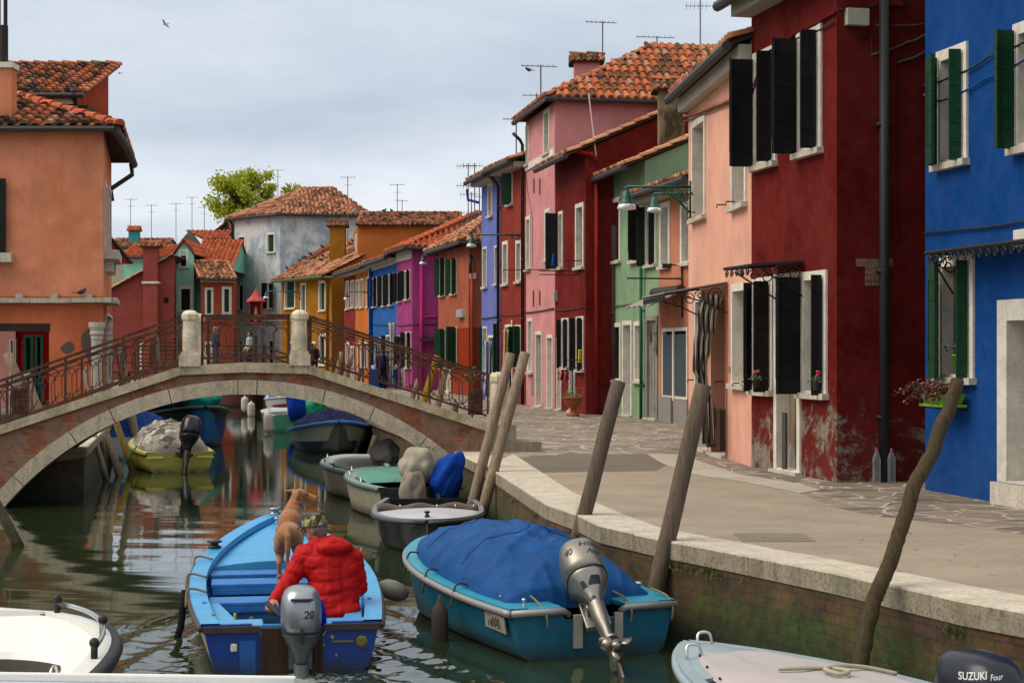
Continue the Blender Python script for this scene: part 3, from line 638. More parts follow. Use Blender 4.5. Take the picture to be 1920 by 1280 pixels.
# --- tall pink house -----------------------------------------------------------
pk=plaster('#c68684',1.0,.13,stain=.16,seed=7)
H=row('pink_house','tall pink three storey house under an orange hipped tile roof',(986,759),(1040.5,768.2),9,9.35,pk)
for x0,y0,x1,y1 in ((1020,205,1031.5,291),(986.5,235,992.5,312),(1022,391,1033,490),(987,405,995,508)): H.win(0,x0,y0,x1,y1,'board' if x0!=1022 else 'glass',fw=.1,sm=plain('#6d6a62',.6),dep=.2)
H.win(0,990,596,999.5,701,'board',fw=.09,sm=plain('#a8a296',.6)); H.win(0,1005,621,1017,762,'board',fw=.09,door=True,sm=plain('#5f5a52',.6)); H.win(0,1026,627,1037.5,767,'board',fw=.09,door=True,sm=plain('#b0a99a',.6))
H.build()
_,u_,n_,L_=H.fac(0); m0=H.p[1]-u_*2.2-n_*3.3+V((0,0,11.35)); m1=H.p[1]-u_*2.2-n_*9+V((0,0,11.45))
H.hip(m0,m1,ov=.32,mat=M_TM,pw=.24,rl=.36)
q=MB(); q.obox(H.pt(0,0,H.pix(0,1010,303)[1]-.08,0),u_*L_,n_*.04,V((0,0,.2))); q.build('string_course',M_WHITE,H.root)
H.cable(0,[(986,586),(1040,578)],r=.02); H.cable(0,[(987,330),(1000,410),(1000,500)],r=.008); H.pipepx(0,985,250,758,r=.05)
for (x,y0,y1) in ((1000,545,575),(1012,545,572),(1001,335,362),(1012,335,365)): H.boxpx(0,x,y0,x+1.4,y1,.02,M_IRON,'wall_tie',bevel=0)
H.boxpx(0,996,708,1001,740,.015,plain('#8a857c',.5,.3),'meter_door')
c=P(1100,150,51.5); chimney(H,(c.x,c.y),.8,.7,9.5,P(1100,118,51.5).z,pk,M_TD,.14)
H.antenna(1130,40,150,53,0,1.0); H.antenna(1232,68,100,56,0,1.3); H.antenna(1313,-40,120,54,2); H.antenna(1014,122,190,50,0,1.1); H.antenna(1006,176,200,52,1)
q=MB(); a0,zz=H.pix(0,1030,505)
for dz in (0,): q.tube([H.pt(0,a0,zz,0),H.pt(0,a0-.2,zz-.02,1.3)],.014,5)
q.build('washing_line_arm',M_IRON,H.root)
PINK=H
# --- brick red + periwinkle ----------------------------------------------------
A7=G(938,753.3)
H=row('brick_red_house','brick red three storey house with a tilted green shutter on its top floor',(A7.x,A7.y,0),(985.5,758.9),9,8.3,plaster('#8d3526',.86,.15,stain=.2,low=('#8a3a36',3.2),seed=8))
H.win(0,952,326,962,386,'board',fw=.06,sm=M_GREEN,shut=[('r',70,.3)]); H.win(0,943,452,953,536,'glass',fw=.1); H.win(0,968,450,978,531,'glass',fw=.1)
H.win(0,948,608,962,752,'dark',fw=.08,door=True,label='ground floor door behind a yellow striped curtain'); H.win(0,965,609,978,690,'dark',fw=.08,shut=[('l',60,.2),('r',95,.2)],sm=M_GREEN)
H.build(); H.gable(9,1.6,ov=.5,pw=.22); H.pipepx(0,939,330,752,r=.05); H.cable(0,[(940,592),(984,587)]); H.antenna(968,222,285,54,0,.8); H.boxpx(0,959,600,961,606,.02,M_WHITE,'house_number')
BR=H
H=row('periwinkle_house','periwinkle blue house with green shutters and a black drainpipe',(903,748.6),(A7.x,A7.y,0),9,8.25,plaster('#6670b2',.95,.12,stain=.16,seed=10))
H.win(0,915.5,344,924,408,'board',fw=.08,sm=M_TAN); H.win(0,906,463,913.5,541,'closed',fw=.06); H.win(0,928,460,935,535,'closed',fw=.06)
H.win(0,906,612,914,700,'closed',fw=.06,shut=[('l',100,.12)]); H.win(0,916,628,927,747,'dark',fw=.08,door=True); H.win(0,928.5,605,936,700,'closed',fw=.06,shut=[('r',100,.14)])
H.build(); H.gable(9,1.6,ov=.5,pw=.22); H.cable(0,[(904,597),(937,592)],r=.02)
q=MB(); _,u_,n_,L_=H.fac(0); q.tube([H.pt(0,0,7.9,.5),H.pt(0,-.1,7.55,.45),H.pt(0,.05,7.45,.1)],.05,8); q.build('drainpipe',plaster('#4f60b8',.7,.1),H.root)
for px,yt,Y,k in ((878,307,68,2),(890,306,66,2),(899,345,64,1),(884,360,70,2)): H.antenna(px,yt,430,Y,k)
PERI=H
# --- orange side-on house -------------------------------------------------------
B9=G(879,742)
H=row('burnt_orange_house','burnt orange house with a darker red ground floor and tall green shutters',(822,735),(B9.x,B9.y,0),8,6.35,plaster('#a0563e',.92,.14,low=('#8a3018',3.3),seed=11),side=V((.985,.17,0)))
for x0,x1,y0,y1 in ((825,835,484,556),(846,857,485,553)): H.win(0,x0,y0,x1,y1,'dark',fw=.05,shut=[('l',120,.2),('r',100,.16)],sm=M_GREEN)
H.win(0,826,616,836,692,'dark',fw=.05,shut=[('l',120,.22),('r',100,.2)],sm=M_GREEN); H.win(0,847,612,857,690,'dark',fw=.05,shut=[('l',110,.2),('r',100,.35)],sm=M_GREEN); H.win(0,838,630,845.5,733,'board',door=True,fw=.08,sm=plain('#c6bfae',.6))
H.build(); H.hip(P(912,405,63.5),P(960,402,65),ov=.45,mat=M_TO,pw=.26)
H.boxpx(1,864,580,872,595,.15,plain('#b0aca0',.5),'meter_box'); H.boxpx(1,862,512,875,523,.15,plain('#b6b19e',.5),'junction_box') if False else None
H.pipepx(1,884,470,741,r=.05,mat=plaster('#a8482e',.9,.1),neck=False); H.boxpx(1,880.5,512,892,523,.12,plain('#b6b19e',.5),'junction_box'); H.boxpx(0,862,580,871,595,.15,plain('#8d9296',.5),'meter_box')
H.pipepx(1,881.5,460,512,r=.07,neck=False)
BO=H
# --- magenta --------------------------------------------------------------------
B10=G(773,731)
H=row('magenta_house','vivid magenta house with black shutters and a pink drainpipe',(744,728),(B10.x,B10.y,0),9,6.75,plaster('#a03c76',.85,.12,stain=.12,seed=12),side=V((.99,.12,0)))
for x0,x1,y0,y1 in ((746,753,511,567),(759,769.5,506,563),(745.5,752,629,686),(760.5,771,622,691)): H.win(0,x0,y0,x1,y1,'dark',fw=.06,shut=[('l',110,.2),('r',95,.12)],sm=M_BLACK)
H.win(0,753.5,630,759.5,729,'board',door=True,fw=.08,sm=plain('#a39a88',.6))
H.build(); H.hip(P(893,399,74),P(930,398,75),ov=.45,mat=M_TN,pw=.26); H.pipepx(1,790,480,730,r=.07,mat=plaster('#b8327a',.9,.1),neck=False)
H.cable(0,[(745,610),(772,608)],r=.02); H.cable(1,[(774,608),(820,607)],r=.02); H.cable(1,[(792,599),(796,594),(820,593)],r=.05,mat=plaster('#b8327a',.9,.1),sag=0,name='drainpipe')
q=MB(); _,u_,n_,L_=H.fac(0); q.obox(H.pt(0,0,6.35,.0),u_*L_,n_*.06,V((0,0,.42))); q.build('frieze',M_CORN,H.root)
a0,zz=H.pix(1,822,633); q=MB(); q.obox(H.pt(1,max(a0-.8,.2),zz,.0),H.fac(1)[1]*1.0,H.fac(1)[2]*.5-V((0,0,.15)),V((0,0,.03))); q.build('door_canopy',M_IRON,H.root)
MAG=H
# --- blue, amber, brown in the same terrace -----------------------------------------
A10=G(744,728); A11=G(698,722.3)
H=row('azure_house','azure blue terrace house with dark shutters left of the magenta one',(A11.x,A11.y,0),(A10.x,A10.y,0),9,6.7,plaster('#2260a4',.82,.12,seed=13))
for x0,x1,y0,y1 in ((697,707,520,577),(717,725,516,575),(729,738.5,513,573)): H.win(0,x0,y0,x1,y1,'dark',fw=.06,shut=[('l',110,.2),('r',95,.12)],sm=M_BLACK)
H.win(0,702,633,710,690,'dark',fw=.06,shut=[('l',110,.2)],sm=M_BLACK); H.win(0,724,628,732,690,'dark',fw=.06,shut=[('l',110,.2)],sm=M_BLACK); H.win(0,713,632,721,723,'board',door=True,fw=.07,sm=M_BLACK); H.win(0,735,636,742,726,'board',door=True,fw=.07,sm=plain('#b8b4a8',.6))
H.build(); H.gable(9,1.7,ov=.5,pw=.25,mat=M_TD); H.cable(0,[(699,608),(743,609)],r=.02)
q=MB(); _,u_,n_,L_=H.fac(0); q.obox(H.pt(0,0,6.3,.0),u_*L_,n_*.06,V((0,0,.42))); q.build('frieze',M_CORN,H.root); H.pipe(0,.05,QZ,6.8,mat=plaster('#0d4aa0',.9,.1),r=.09)
A12=G(666.5,718.5)
H=row('amber_house','amber orange terrace house with narrow white framed windows',(A12.x,A12.y,0),(A11.x,A11.y,0),9,6.65,plaster('#c06a2c',.9,.13,seed=14))
for x0,x1,y0,y1 in ((668,673.5,524,578),(675.5,681.5,522,578),(687.5,694,519,577)): H.win(0,x0,y0,x1,y1,'board',fw=.09,sm=plain('#6a2f22',.7))
H.win(0,671,640,677,720,'board',door=True,fw=.1,sm=plain('#4a2018',.7)); H.win(0,682,640,689,690,'dark',fw=.08)
H.build(); H.gable(9,1.7,ov=.5,pw=.25,mat=M_TD); H.pipe(0,H.fac(0)[3]-.3,QZ,6.8,mat=plain('#c9b998',.6),r=.06)
A13=G(645,716)
H=row('maroon_house','small maroon terrace house between the ochre and amber houses',(A13.x,A13.y,0),(A12.x,A12.y,0),9,6.65,plaster('#7a2a22',.9,.13,seed=15))
for x0,x1,y0,y1 in ((649,654.5,526,581),(658,664.5,525,578)): H.win(0,x0,y0,x1,y1,'closed',fw=.09)
H.win(0,649,641,655,700,'glass',fw=.1); H.win(0,658,648,664.5,717,'board',door=True,fw=.1,sm=plain('#3a1a16',.7))
H.build(); H.gable(9,1.7,ov=.5,pw=.25,mat=M_TD)
MAR=H
# --- ochre house with pigeons --------------------------------------------------------
B14=G(622,715); A14=V((B14.x-.48*7.66,B14.y+.877*7.66,0)); och=plaster('#a06a1a',.82,.14,stain=.2,seed=16)
H=row('ochre_house','mustard ochre house with green shutters, its tile roof covered in pigeons',(A14.x,A14.y,0),(B14.x,B14.y,0),8,6.75,och)
H.win(0,534,522,554,580,'closed',fw=.12); H.win(0,564,530,574,585,'closed',fw=.12); H.win(0,598,526,611,584,'closed',fw=.12); H.win(0,598,626,611,686,'glass',fw=.12); H.win(0,580.5,640,592,708,'dark',door=True,fw=.1); H.win(0,541,640,551,711,'board',door=True,fw=.1,sm=plain('#0f4f96',.6))
H.gable_walls(9,2.2); H.build(); H.gable(9,2.2,ov=.55,pw=.26,mat=M_TO,gm=plain('#4a5a28',.6))
c=P(633.5,440,93.5); chimney(H,(c.x,c.y),.85,.8,7.4,P(633,424,93.5).z,och,M_TD,.18); H.pipepx(0,616,520,712,r=.06,mat=och)
H.antenna(652,331,440,95,1,1.0)
OCH=H
a=P(540,509,96.5); b=P(619,459,101.5); q=MB(); q.frame8([a-V((0,0,.9)),b-V((0,0,.9)),b+V((.2,.3,-.9)),a+V((.2,.3,-.9)),a,b,b+V((.2,.3,0)),a+V((.2,.3,0))]); pw_=q.build('parapet_wall',plaster('#c4c1b8',.9,.12),H.root); q=MB(); ridgecaps(q,a+V((.1,.1,.0)),b+V((.1,.1,.0)),.22); q.build('coping_tiles',M_TD,pw_); PAR=(a,b)
# --- orange upper house behind the terrace ----------------------------------------------
H=House('orange_attic_house','plain orange upper storey standing behind the terrace roofs, pigeons on its eaves',[P(671,0,91).xy,P(858,0,91).xy,P(880,0,98).xy,P(662,0,98).xy],9.35,plaster('#b8672c',.9,.14,seed=17))
H.gable_walls(7,1.0) if False else None
H.build(); H.gable(7,.9,ov=.3,pw=.27,mat=M_TO,gutter=False,cornice=False); H.antenna(745,345,405,99,1,1.1); H.antenna(754,375,405,99,0,.8)
H.boxpx(3,666,440,669.5,490,.04,M_WHITE,'window',bevel=0)
ATT=H
H=House('far_gabled_house','low gabled roof with a blue gable just showing above the terrace',[P(800,0,112).xy,P(865,0,106).xy,P(960,0,118).xy,P(860,0,126).xy],10.2,plaster('#1d5fa0',.9,.1))
H.apex[0]=(2,11.2); H.build(); 
q=MB(); a_=P(738,408,118); b_=P(812,397,108); 
pl=[V((P(735,0,106).x,106,10.1)),V((P(822,0,106).x,106,10.3)),V((P(822,0,112).x,111,11.5)),V((P(760,0,112).x,112,11.2))]; slab(q,pl); tiles(q,pl,.28,.4)
pl=[V((P(865,0,106).x,106,10.1)),V((P(865,0,112).x+1,112,10.2)),V((P(822,0,112).x,111,11.5)),V((P(822,0,106).x,105.8,11.4))]; slab(q,pl); q.build('roof',[M_TN,M_UNDER],H.root)
# --- white and blue house -------------------------------------------------------------------
Aw=P(437,0,107.5).xy; Bw=P(525,0,104).xy; Cw=P(690,0,104.6).xy; Dw=(Cw[0]+1,Cw[1]+9); Dw=(P(437,0,107.5).x+1.2,115)
H=House('whitewashed_house','big whitewashed house with worn blue paint and a hipped tile roof',[Aw,Bw,(P(686,0,105).x,105),(-12.5,119)],11.0,plaster('#9ca8b2',.95,.1,patch=('#cfcfc9',.44,.56),stain=.15,low=('#b9c4c8',4.4),seed=18))
H.win(0,445.5,441,460.5,479,'closed',fw=.12); H.win(0,500,436,516,475,'closed',fw=.12)
for x0,x1,y0,y1 in ((445,457,532,582),(500,513,528,580)): H.win(0,x0,y0,x1,y1,'dark',fw=.1,shut=[('l',165,.42),('r',150,.42)],sm=M_BLACK)
for x0,x1 in ((446,457),(502,514)): H.win(0,x0,636,x1,690,'closed',fw=.1,door=True)
H.build(); H.hip(P(566,354,109),P(626,352,109.5),ov=.4,mat=M_TO,pw=.27,rl=.38); H.pipe(0,.05,QZ,11,r=.08)
H.antenna(521,318,356,110,1)
WH=H
# --- low brown, mint, red houses at the end of the canal -----------------------------------------
H=House('terracotta_house','low terracotta house with two white framed windows beside the whitewashed one',[P(376.5,0,97.4).xy,P(438,0,98).xy,P(445,0,104).xy,P(380,0,104).xy],6.8,plaster('#a04a34',.9,.12,seed=19))
H.win(0,384,539,400,591,'closed',fw=.14); H.win(0,416,537,434,589,'closed',fw=.14); H.win(0,384,640,398,708,'glass',door=True,fw=.12)
H.build(); H.gable(6,1.0,ov=.5,pw=.28)
H=House('mint_house','mint green house with a pointed front gable and white window frames',[P(326,0,99.5).xy,P(363.5,0,99.5).xy,P(366,0,107).xy,P(329,0,107).xy],8.2,plaster('#86bda8',1.12,.1,seed=20))
H.apex[0]=(.62,9.05); H.apex[2]=(.6,9.05)
H.win(0,334.5,467,353.5,503,'glass',fw=.14); H.win(0,334.5,536,361.5,586,'dark',fw=.16); H.win(0,336,632,352,712,'closed',door=True,fw=.12); H.build()
A_,u_,n_,L_=H.fac(0); q=MB()
for (x,y) in ((0,0),): 
    r0=H.pt(0,L_/2,9.12,.15); r1=H.pt(0,L_/2,9.12,-7); 
    for e in (-.1,L_+.1):
        a_=H.pt(0,e,8.25,.15); b_=H.pt(0,e,8.25,-7); pl=[b_,a_,r0,r1] if e<0 else [a_,b_,r1,r0]; slab(q,pl,.05); tiles(q,pl,.28,.38)
    ridgecaps(q,r0,r1)
q.build('roof',[M_TN,M_UNDER],H.root)
H=House('mint_side_house','mint green wing with a long bright orange tile roof behind the terracotta house',[P(362,0,101).xy,P(432,0,101).xy,P(440,0,108).xy,P(362,0,108).xy],7.45,plaster('#86bda8',1.12,.1,seed=20))
H.build(); H.gable(8,1.9,ov=.4,pw=.28,mat=M_TN)
H=House('mint_rear_house','mint green gabled house behind the red chimney',[P(232,0,108).xy,P(330,0,108).xy,P(334,0,114).xy,P(232,0,114).xy],8.6,plaster('#86bda8',1.12,.1,seed=21))
H.build(); H.gable(6,.8,ov=.3,pw=.28,mat=M_TN,gutter=True)
rd=plaster('#8c4238',1.0,.1,seed=22)
H=House('crimson_house','plain crimson house wall with a broad chimney stack and one tiny window',[P(205,0,96).xy,P(326,0,96).xy,P(335,0,104).xy,P(205,0,104).xy],7.0,rd)
s_,z_=H.pix(0,318,480); L_=H.fac(0)[3]; H.zt=[5.9,8.0,8.0,5.9]
H.win(0,306,557,317,569,'dark',fw=.03,sill=False,fm=rd); H.win(0,262,640,278,712,'glass',door=True,fw=.12); H.build()
q=MB(); pl=[H.pt(0,0,5.95,.25),H.pt(0,0,5.95,-8.2),H.pt(0,L_,8.05,-8.2),H.pt(0,L_,8.05,.25)]; pl2=[pl[0]-V((.35,0,.15)),pl[1]-V((.35,0,.15)),pl[2],pl[3]]; slab(q,pl2,.07)
tiles(q,[pl2[1],pl2[0],pl2[3],pl2[2]],.28,.38); ridgecaps(q,pl2[0],pl2[3]); q.build('roof',[M_TO,M_UNDER],H.root)
c=P(283.5,0,95.7); chimney(H,(c.x,c.y),.82,.55,QZ,P(283,462,95.7).z,rd,M_TD,.2); q=MB(); q.box((c.x,c.y-.02,P(0,530,95.7).z),(.95,.66,.12)); q.build('string_course',M_WHITE,H.root)
CRIM=H
H=House('rear_tiled_house','far house with a long weathered tile roof above the crimson house',[P(195,0,114).xy,P(300,0,114).xy,P(306,0,122).xy,P(195,0,122).xy],9.6,plaster('#b3a68c',.8,.2))
H.build(); H.gable(8,.75,ov=.3,pw=.3); c=P(252,0,116); chimney(H,(c.x,c.y),.7,.6,9.6,P(252,432,116).z,plain('#1d8a8a',.7),M_TN)
for px,yt in ((245,373),(284,384),(330,381),(360,369),(383,388)): H.antenna(px,yt,450,117,1,1)
H=House('grey_gable_house','grey rendered gable with an orange tile roof running right',[P(326,0,112).xy,P(384,0,112).xy,P(384,0,124).xy,P(326,0,124).xy],9.4,plaster('#6a6258',.9,.2))
H.apex[0]=(1.1,10.7); H.build(); q=MB(); pl=[P(384,449,112)+V((0,-.2,0)),P(432,449,112)+V((0,-.2,0)),P(428,433,114),P(349,431,114)]; slab(q,pl,.08); tiles(q,pl,.3,.4); q.build('roof',[M_TN,M_UNDER],H.root)
H=House('sky_blue_house','scrap of sky blue house wall with a dark window under orange tiles',[P(384,0,113.5).xy,P(440,0,113.5).xy,P(440,0,120).xy,P(384,0,120).xy],9.9,plaster('#3f7fc0',.95,.1))
H.win(0,392,452,404,470,'glass',fw=.1); H.build(); 
H=House('brown_gable_house','brown brick gable peeping over the roofs under the tree',[P(390,0,118).xy,P(436,0,118).xy,P(436,0,125).xy,P(390,0,125).xy],10.3,brickmat('x',False,.4)); H.apex[0]=(1.4,11.6); H.build()
q=MB(); L_=H.fac(0)[3]
for e0,e1 in ((-.3,1.4),(L_+.2,1.4)):
    z0=10.25; a_=H.pt(0,e0,z0,.3); b_=H.pt(0,e0,z0,-6); r0=H.pt(0,1.4,11.7,.3); r1=H.pt(0,1.4,11.7,-6); pl=[b_,a_,r0,r1] if e0<0 else [a_,b_,r1,r0]; slab(q,pl,.08); tiles(q,pl,.3,.4)
q.build('roof',[M_TD,M_UNDER],H.root)
# --- left orange house -----------------------------------------------------------------------------
Yc=36.0; cr=P(194,0,Yc); op=plaster('#cc8260',1.0,.22,low=('#b46240',3.62),patch=('#c5724c',.48,.72),stain=.3,seed=23)
ax=V((-math.cos(R(0)),0,0)); sd=V((-math.sin(R(12)),math.cos(R(12)),0))
A0=V((cr.x-7.5,cr.y,0)); B0=V((cr.x,cr.y,0)); C0=B0+sd*6; D0=A0+V((0,6.2,0))
H=House('orange_corner_house','large weathered orange house on the left bank with a dark passage under it',[A0,B0,C0,D0],7.2,op)
H.win(0,-66,330,-3,480,'dark',fw=.1,shut=[('r',178,.25)],sm=M_BLACK,label='upper window with an open black shutter at the left edge')
s0=H.pix(0,-220,700)[0]; s1=H.pix(0,92,700)[0]; ztp=H.pix(0,60,607)[1]; H.op[0].append((s0,s1,QZ-.1,ztp))
H.op[2].append((.12,H.fac(2)[3]-s0,QZ-.1,ztp))
H.win(1,195.5,342,199,480,'glass',fw=.1); H.win(1,203,352,207,478,'glass',fw=.1); H.win(1,198.5,590,209,735,'dark',fw=.04,door=True)
H.build()
r0=cr+V((-3.4,3.2,8.62-cr.z)); r1=V((A0.x+2,cr.y+3.2,8.62)); H.p0=None
# hip roof (front plane, side plane)
_,u_,n_,L_=H.fac(0); q=MB(); ov=.3; e0=A0+V((-.3,-ov,7.28)); e1=B0+V((.42,-ov,7.28)); e2=C0+V((.45,.3,7.28)); e3=D0+V((-.3,.3,7.28))
pls=[(e0,e1,r0,r1),(e1,e2,r0),(e2,e3,r1,r0)]
for pl in pls: slab(q,pl,.07); tiles(q,pl,.27,.36,.06)
ro=q.build('roof',[M_TD,M_UNDER],H.root); q=MB(); ridgecaps(q,e1,r0,.14,.42); ridgecaps(q,r1,r0,.14,.42); q.build('hip_tiles',M_TN,ro)
q=MB(); q.tube([e0+V((0,-.02,-.06)),e1+V((-.1,-.02,-.06))],.07,8); q.build('gutter',M_GUT,H.root)
q=MB(); q.tube([e1+V((-.1,-.02,-.06)),e1.lerp(e2,.5)+V((.03,0,-.08)),e2+V((.05,0,-.1))],.1,8); q.tube([e2+V((.05,-.3,-.12)),e2+V((.1,-.4,-.4)),C0+V((.06,-.3,6.5)),C0+V((.1,-.35,6.2))],.06,8); q.build('gutter',M_GUT,H.root)
mb=MB(); zl=H.pix(0,100,563)[1]
for k in range(9): mb.obox(H.pt(0,k*.88-.2,zl-.05+random.uniform(-.01,.01),.0),u_*.87,n_*.2,V((0,0,.1)))
mb.obox(H.pt(1,-.1,zl-.06,.0),H.fac(1)[1]*2.2,H.fac(1)[2]*.3,V((0,0,.12)))
for k in range(6): mb.box(H.pt(0,H.fac(0)[3]-.3-k*.75,zl+.09,.08),(.16,.14,.09))
mb.build('string_course',stone('#cfc7b2',.8,.6,.3),H.root)
mb=MB(); a_,z_=H.pix(1,205,490); mb.obox(H.pt(1,.3,z_-.15,.0),H.fac(1)[1]*2.6,H.fac(1)[2]*.32,V((0,0,.2))); mb.obox(H.pt(1,.5,z_-.42,.0),H.fac(1)[1]*.2,H.fac(1)[2]*.2,V((0,0,.3))); mb.obox(H.pt(1,2.3,z_-.42,.0),H.fac(1)[1]*.2,H.fac(1)[2]*.2,V((0,0,.3)));
mb.build('balcony_sill',M_SILL,H.root); mb=MB(); mb.obox(H.pt(0,H.pix(0,0,0)[0]-.4,H.pix(0,0,492)[1],.0),u_*.7,n_*.2,V((0,0,.2))); mb.build('balcony_sill',M_SILL,H.root)
mb=MB(); mb.obox(H.pt(0,s0,ztp-.16,-.3),u_*(s1-s0+.02),n_*.31,V((0,0,.17))); mb.build('lintel_beam',wood('#3a2a1e',.7,0),H.root)
mb=MB(); mb.quad(H.pt(0,s1,QZ,0),H.pt(2,.12,QZ,0),H.pt(2,.12,ztp,0),H.pt(0,s1,ztp,0)); mb.quad(H.pt(0,s0,QZ,0),H.pt(0,s0,QZ,-6.1),H.pt(0,s0,ztp,-6.1),H.pt(0,s0,ztp,0)); mb.quad(H.pt(0,s0,ztp+.01,0),H.pt(0,s1,ztp+.01,0),H.pt(0,s1,ztp+.01,-6.1),H.pt(0,s0,ztp+.01,-6.1)); mb.build('passage_wall',op,H.root)
for (x0,x1) in ((176,200),): # engaged stone columns at the corner
    a0,_=H.pix(0,x0,700); c0=H.pt(0,H.fac(0)[3]-.13,0,.05)
    for cc,rr in ((c0,.13),(H.pt(1,1.0,0,.04),.1)):
        mb=MB(); mb.lathe([(rr*1.25,QZ),(rr*1.25,QZ+.2),(rr,QZ+.3),(rr*.92,2.65),(rr*1.05,2.7),(rr*.98,2.74),(rr*1.25,2.8),(rr*1.1,2.86),(rr*1.4,2.95),(rr*1.4,3.05)],16,c=(cc.x,cc.y,0)); mb.build('column',stone('#c2bba9',.85,.4),H.root,smooth=False)
# render patches on the wall
def patchmesh(H,i,pts,mat,name='render_patch',out=.012):
    q=[]
    for x,y in pts: a,z=H.pix(i,x,y); q.append(H.pt(i,a,z,out))
    b=[p-H.fac(i)[2]*.02 for p in q]; m=MB(); n=len(q); m.add(q+b,[tuple(range(n))]+[(k,(k+1)%n,n+(k+1)%n,n+k) for k in range(n)]); return m.build(name,mat,H.root)
gp=plaster('#5d554b',.8,.2); patchmesh(H,0,[(113,652),(120,645),(126,641),(133,640),(139,646),(139,654),(133,661),(125,663),(117,660)],gp); patchmesh(H,0,[(152,632),(156,624),(165,617),(175,611),(193,611),(193,700),(186,718),(170,693),(160,660),(152,650)],gp)
c=V((P(6,0,36.4).x,36.5,0)); q=MB(); q.box((c.x,c.y,7.9),(.42,.42,1.5)); q.build('chimney',op,H.root); q=MB(); q.box((c.x,c.y,8.7),(.5,.5,.12)); q.build('chimney_cap',M_WHITE,H.root)
q=MB(); q.tube([(c.x-.02,c.y,8.6),(c.x-.02,c.y,9.6)],.1,8); q.tube([(c.x-.12,c.y,8.7),(c.x-.12,c.y,13)],.035,6); q.tube([(c.x+.02,c.y,9.5),(c.x+.02,c.y,13)],.045,6); q.build('flue',wood('#3a322c',.7),H.root)
LEFT=H
H=House('orange_rear_house','orange upper storey with its own tile roof behind the big left house',[P(-190,0,42).xy,P(140,0,42).xy,(P(140,0,42).x,45.5),(P(-190,0,42).x,45.5)],8.95,plaster('#a8431e',.85,.12),z0=3.8)
H.build(); H.gable(7,1.25,ov=.3,side=.33,pw=.27,mat=M_TD,back=False); H.pipe(0,H.fac(0)[3]+.05,6.5,9.0,r=.07)
q=MB(); q.obox(H.pt(0,H.fac(0)[3],8.55,0),u_*.33,V((0,3.4,0)),V((0,0,.12))); q.build('cornice',M_UNDER,H.root)
# houses glimpsed through the passage
H=House('rose_house','pale rose house glimpsed through the dark passage',[P(-60,0,47).xy,P(28,0,47).xy,P(36,0,56).xy,P(-60,0,56).xy],5.5,plaster('#cf9a90',.9,.1)); H.win(0,18,636,27,770,'board',door=True,fw=.1,sm=plain('#8a8f8a',.6)); H.build(); H.gable(9,1)
H=House('teal_door_house','red house with teal framed glass doors seen through the passage',[P(34,0,49).xy,P(110,0,49).xy,P(110,0,58).xy,P(34,0,58).xy],5.5,plaster('#a01a18',.95,.1)); 
for x0,x1 in ((44,62),(66,80)): H.win(0,x0,628,x1,775,'glass',door=True,fw=.12,fm=plain('#1b8c78',.5))
H.build(); H.gable(9,1)
# ================================================================= SETTING
EO=[G(x,y) for x,y in ((1920,1148),(1800,1127),(1556,1072),(1362,1034),(1225,1008),(1121,985),(1081,965),(1024,945.5),(934,888),(912,874))]
EI=[G(x,y) for x,y in ((1920,1119),(1800,1096),(1683,1074),(1446,1029),(1239,990),(1139,953),(1074,924),(1024,892),(975,860),(963,852))]
d=(EO[0]-EO[1]).normalized(); EO=[EO[0]+d*16]+EO; EI=[EI[0]+d*16]+EI
EOf=[V((-1.6,31,QZ)),V((-3.0,38,QZ)),V((-7.2,60,QZ)),V((-11.2,80,QZ)),V((-12.4,86,QZ))]
LB=[V((-19.2,86,QZ)),V((-8.82,36,QZ)),V((-7.15,27.6,QZ)),V((-7.3,26.6,QZ)),V((-9.2,26.0,QZ)),V((-9.8,20,QZ)),V((-10.5,-8,QZ))]
ring=EO+EOf+LB
def pave():
    t=NT('trachyte_paving'); w=t.coord((1,1,1),'World'); wn=t.mix(.06,w,t.n('ShaderNodeTexNoise').outputs['Color'])
    v=t.n('ShaderNodeTexVoronoi',feature='DISTANCE_TO_EDGE'); m=t.coord((2.3,2.6,1),'World'); t.l(m,v.inputs['Vector']); v.inputs['Scale'].default_value=1.0
    v2=t.n('ShaderNodeTexVoronoi'); t.l(m,v2.inputs['Vector']); v2.inputs['Scale'].default_value=1.0
    n=t.noise(w,5,7,.7); n2=t.noise(w,.6,5,.6)
    st=t.mix(t.sep(v2.outputs['Color'])[0],lin('#5c5046',1),lin('#8d7e6c',1)); st=t.mix(t.math('MULTIPLY',t.bw(n,.4,.7),.4),st,lin('#453d36'))
    e=t.math('ADD',v.outputs['Distance'],t.math('MULTIPLY',t.math('SUBTRACT',n,.5),.09)); jm=t.math('LESS_THAN',e,t.math('ADD',.012,t.math('MULTIPLY',t.bw(n2,.4,.65),.045)))
    c=t.mix(t.math('MULTIPLY',jm,.8),st,lin('#b8ab95',1)); t.color(c); t.rough(.8); t.bump(t.math('SUBTRACT',n,jm),.4,.01); return t.m
def asph(h,k,gr=.5):
    t=NT('asphalt'); w=t.coord(kind='World'); b=lin(h,k); n=t.noise(w,1.3,6,.65); n2=t.noise(w,90,4,.7); n3=t.noise(t.coord((.5,3,1),'World'),1.2,5,.6)
    c=t.mix(t.bw(n,.3,.7),tuple(x*.8 for x in b[:3])+(1,),tuple(x*1.15 for x in b[:3])+(1,)); c=t.mix(t.math('MULTIPLY',t.bw(n2,.35,.7),gr),c,tuple(x*.45 for x in b[:3])+(1,))
    c=t.mix(t.math('MULTIPLY',t.bw(n3,.55,.75),.35),c,tuple(x*.55 for x in b[:3])+(1,)); c=t.mix(t.math('MULTIPLY',t.bw(t.noise(w,9,3,.5),.69,.72),.8),c,lin('#2c241c')); t.color(c); t.rough(.9); t.bump(n2,.4,.004); return t.m
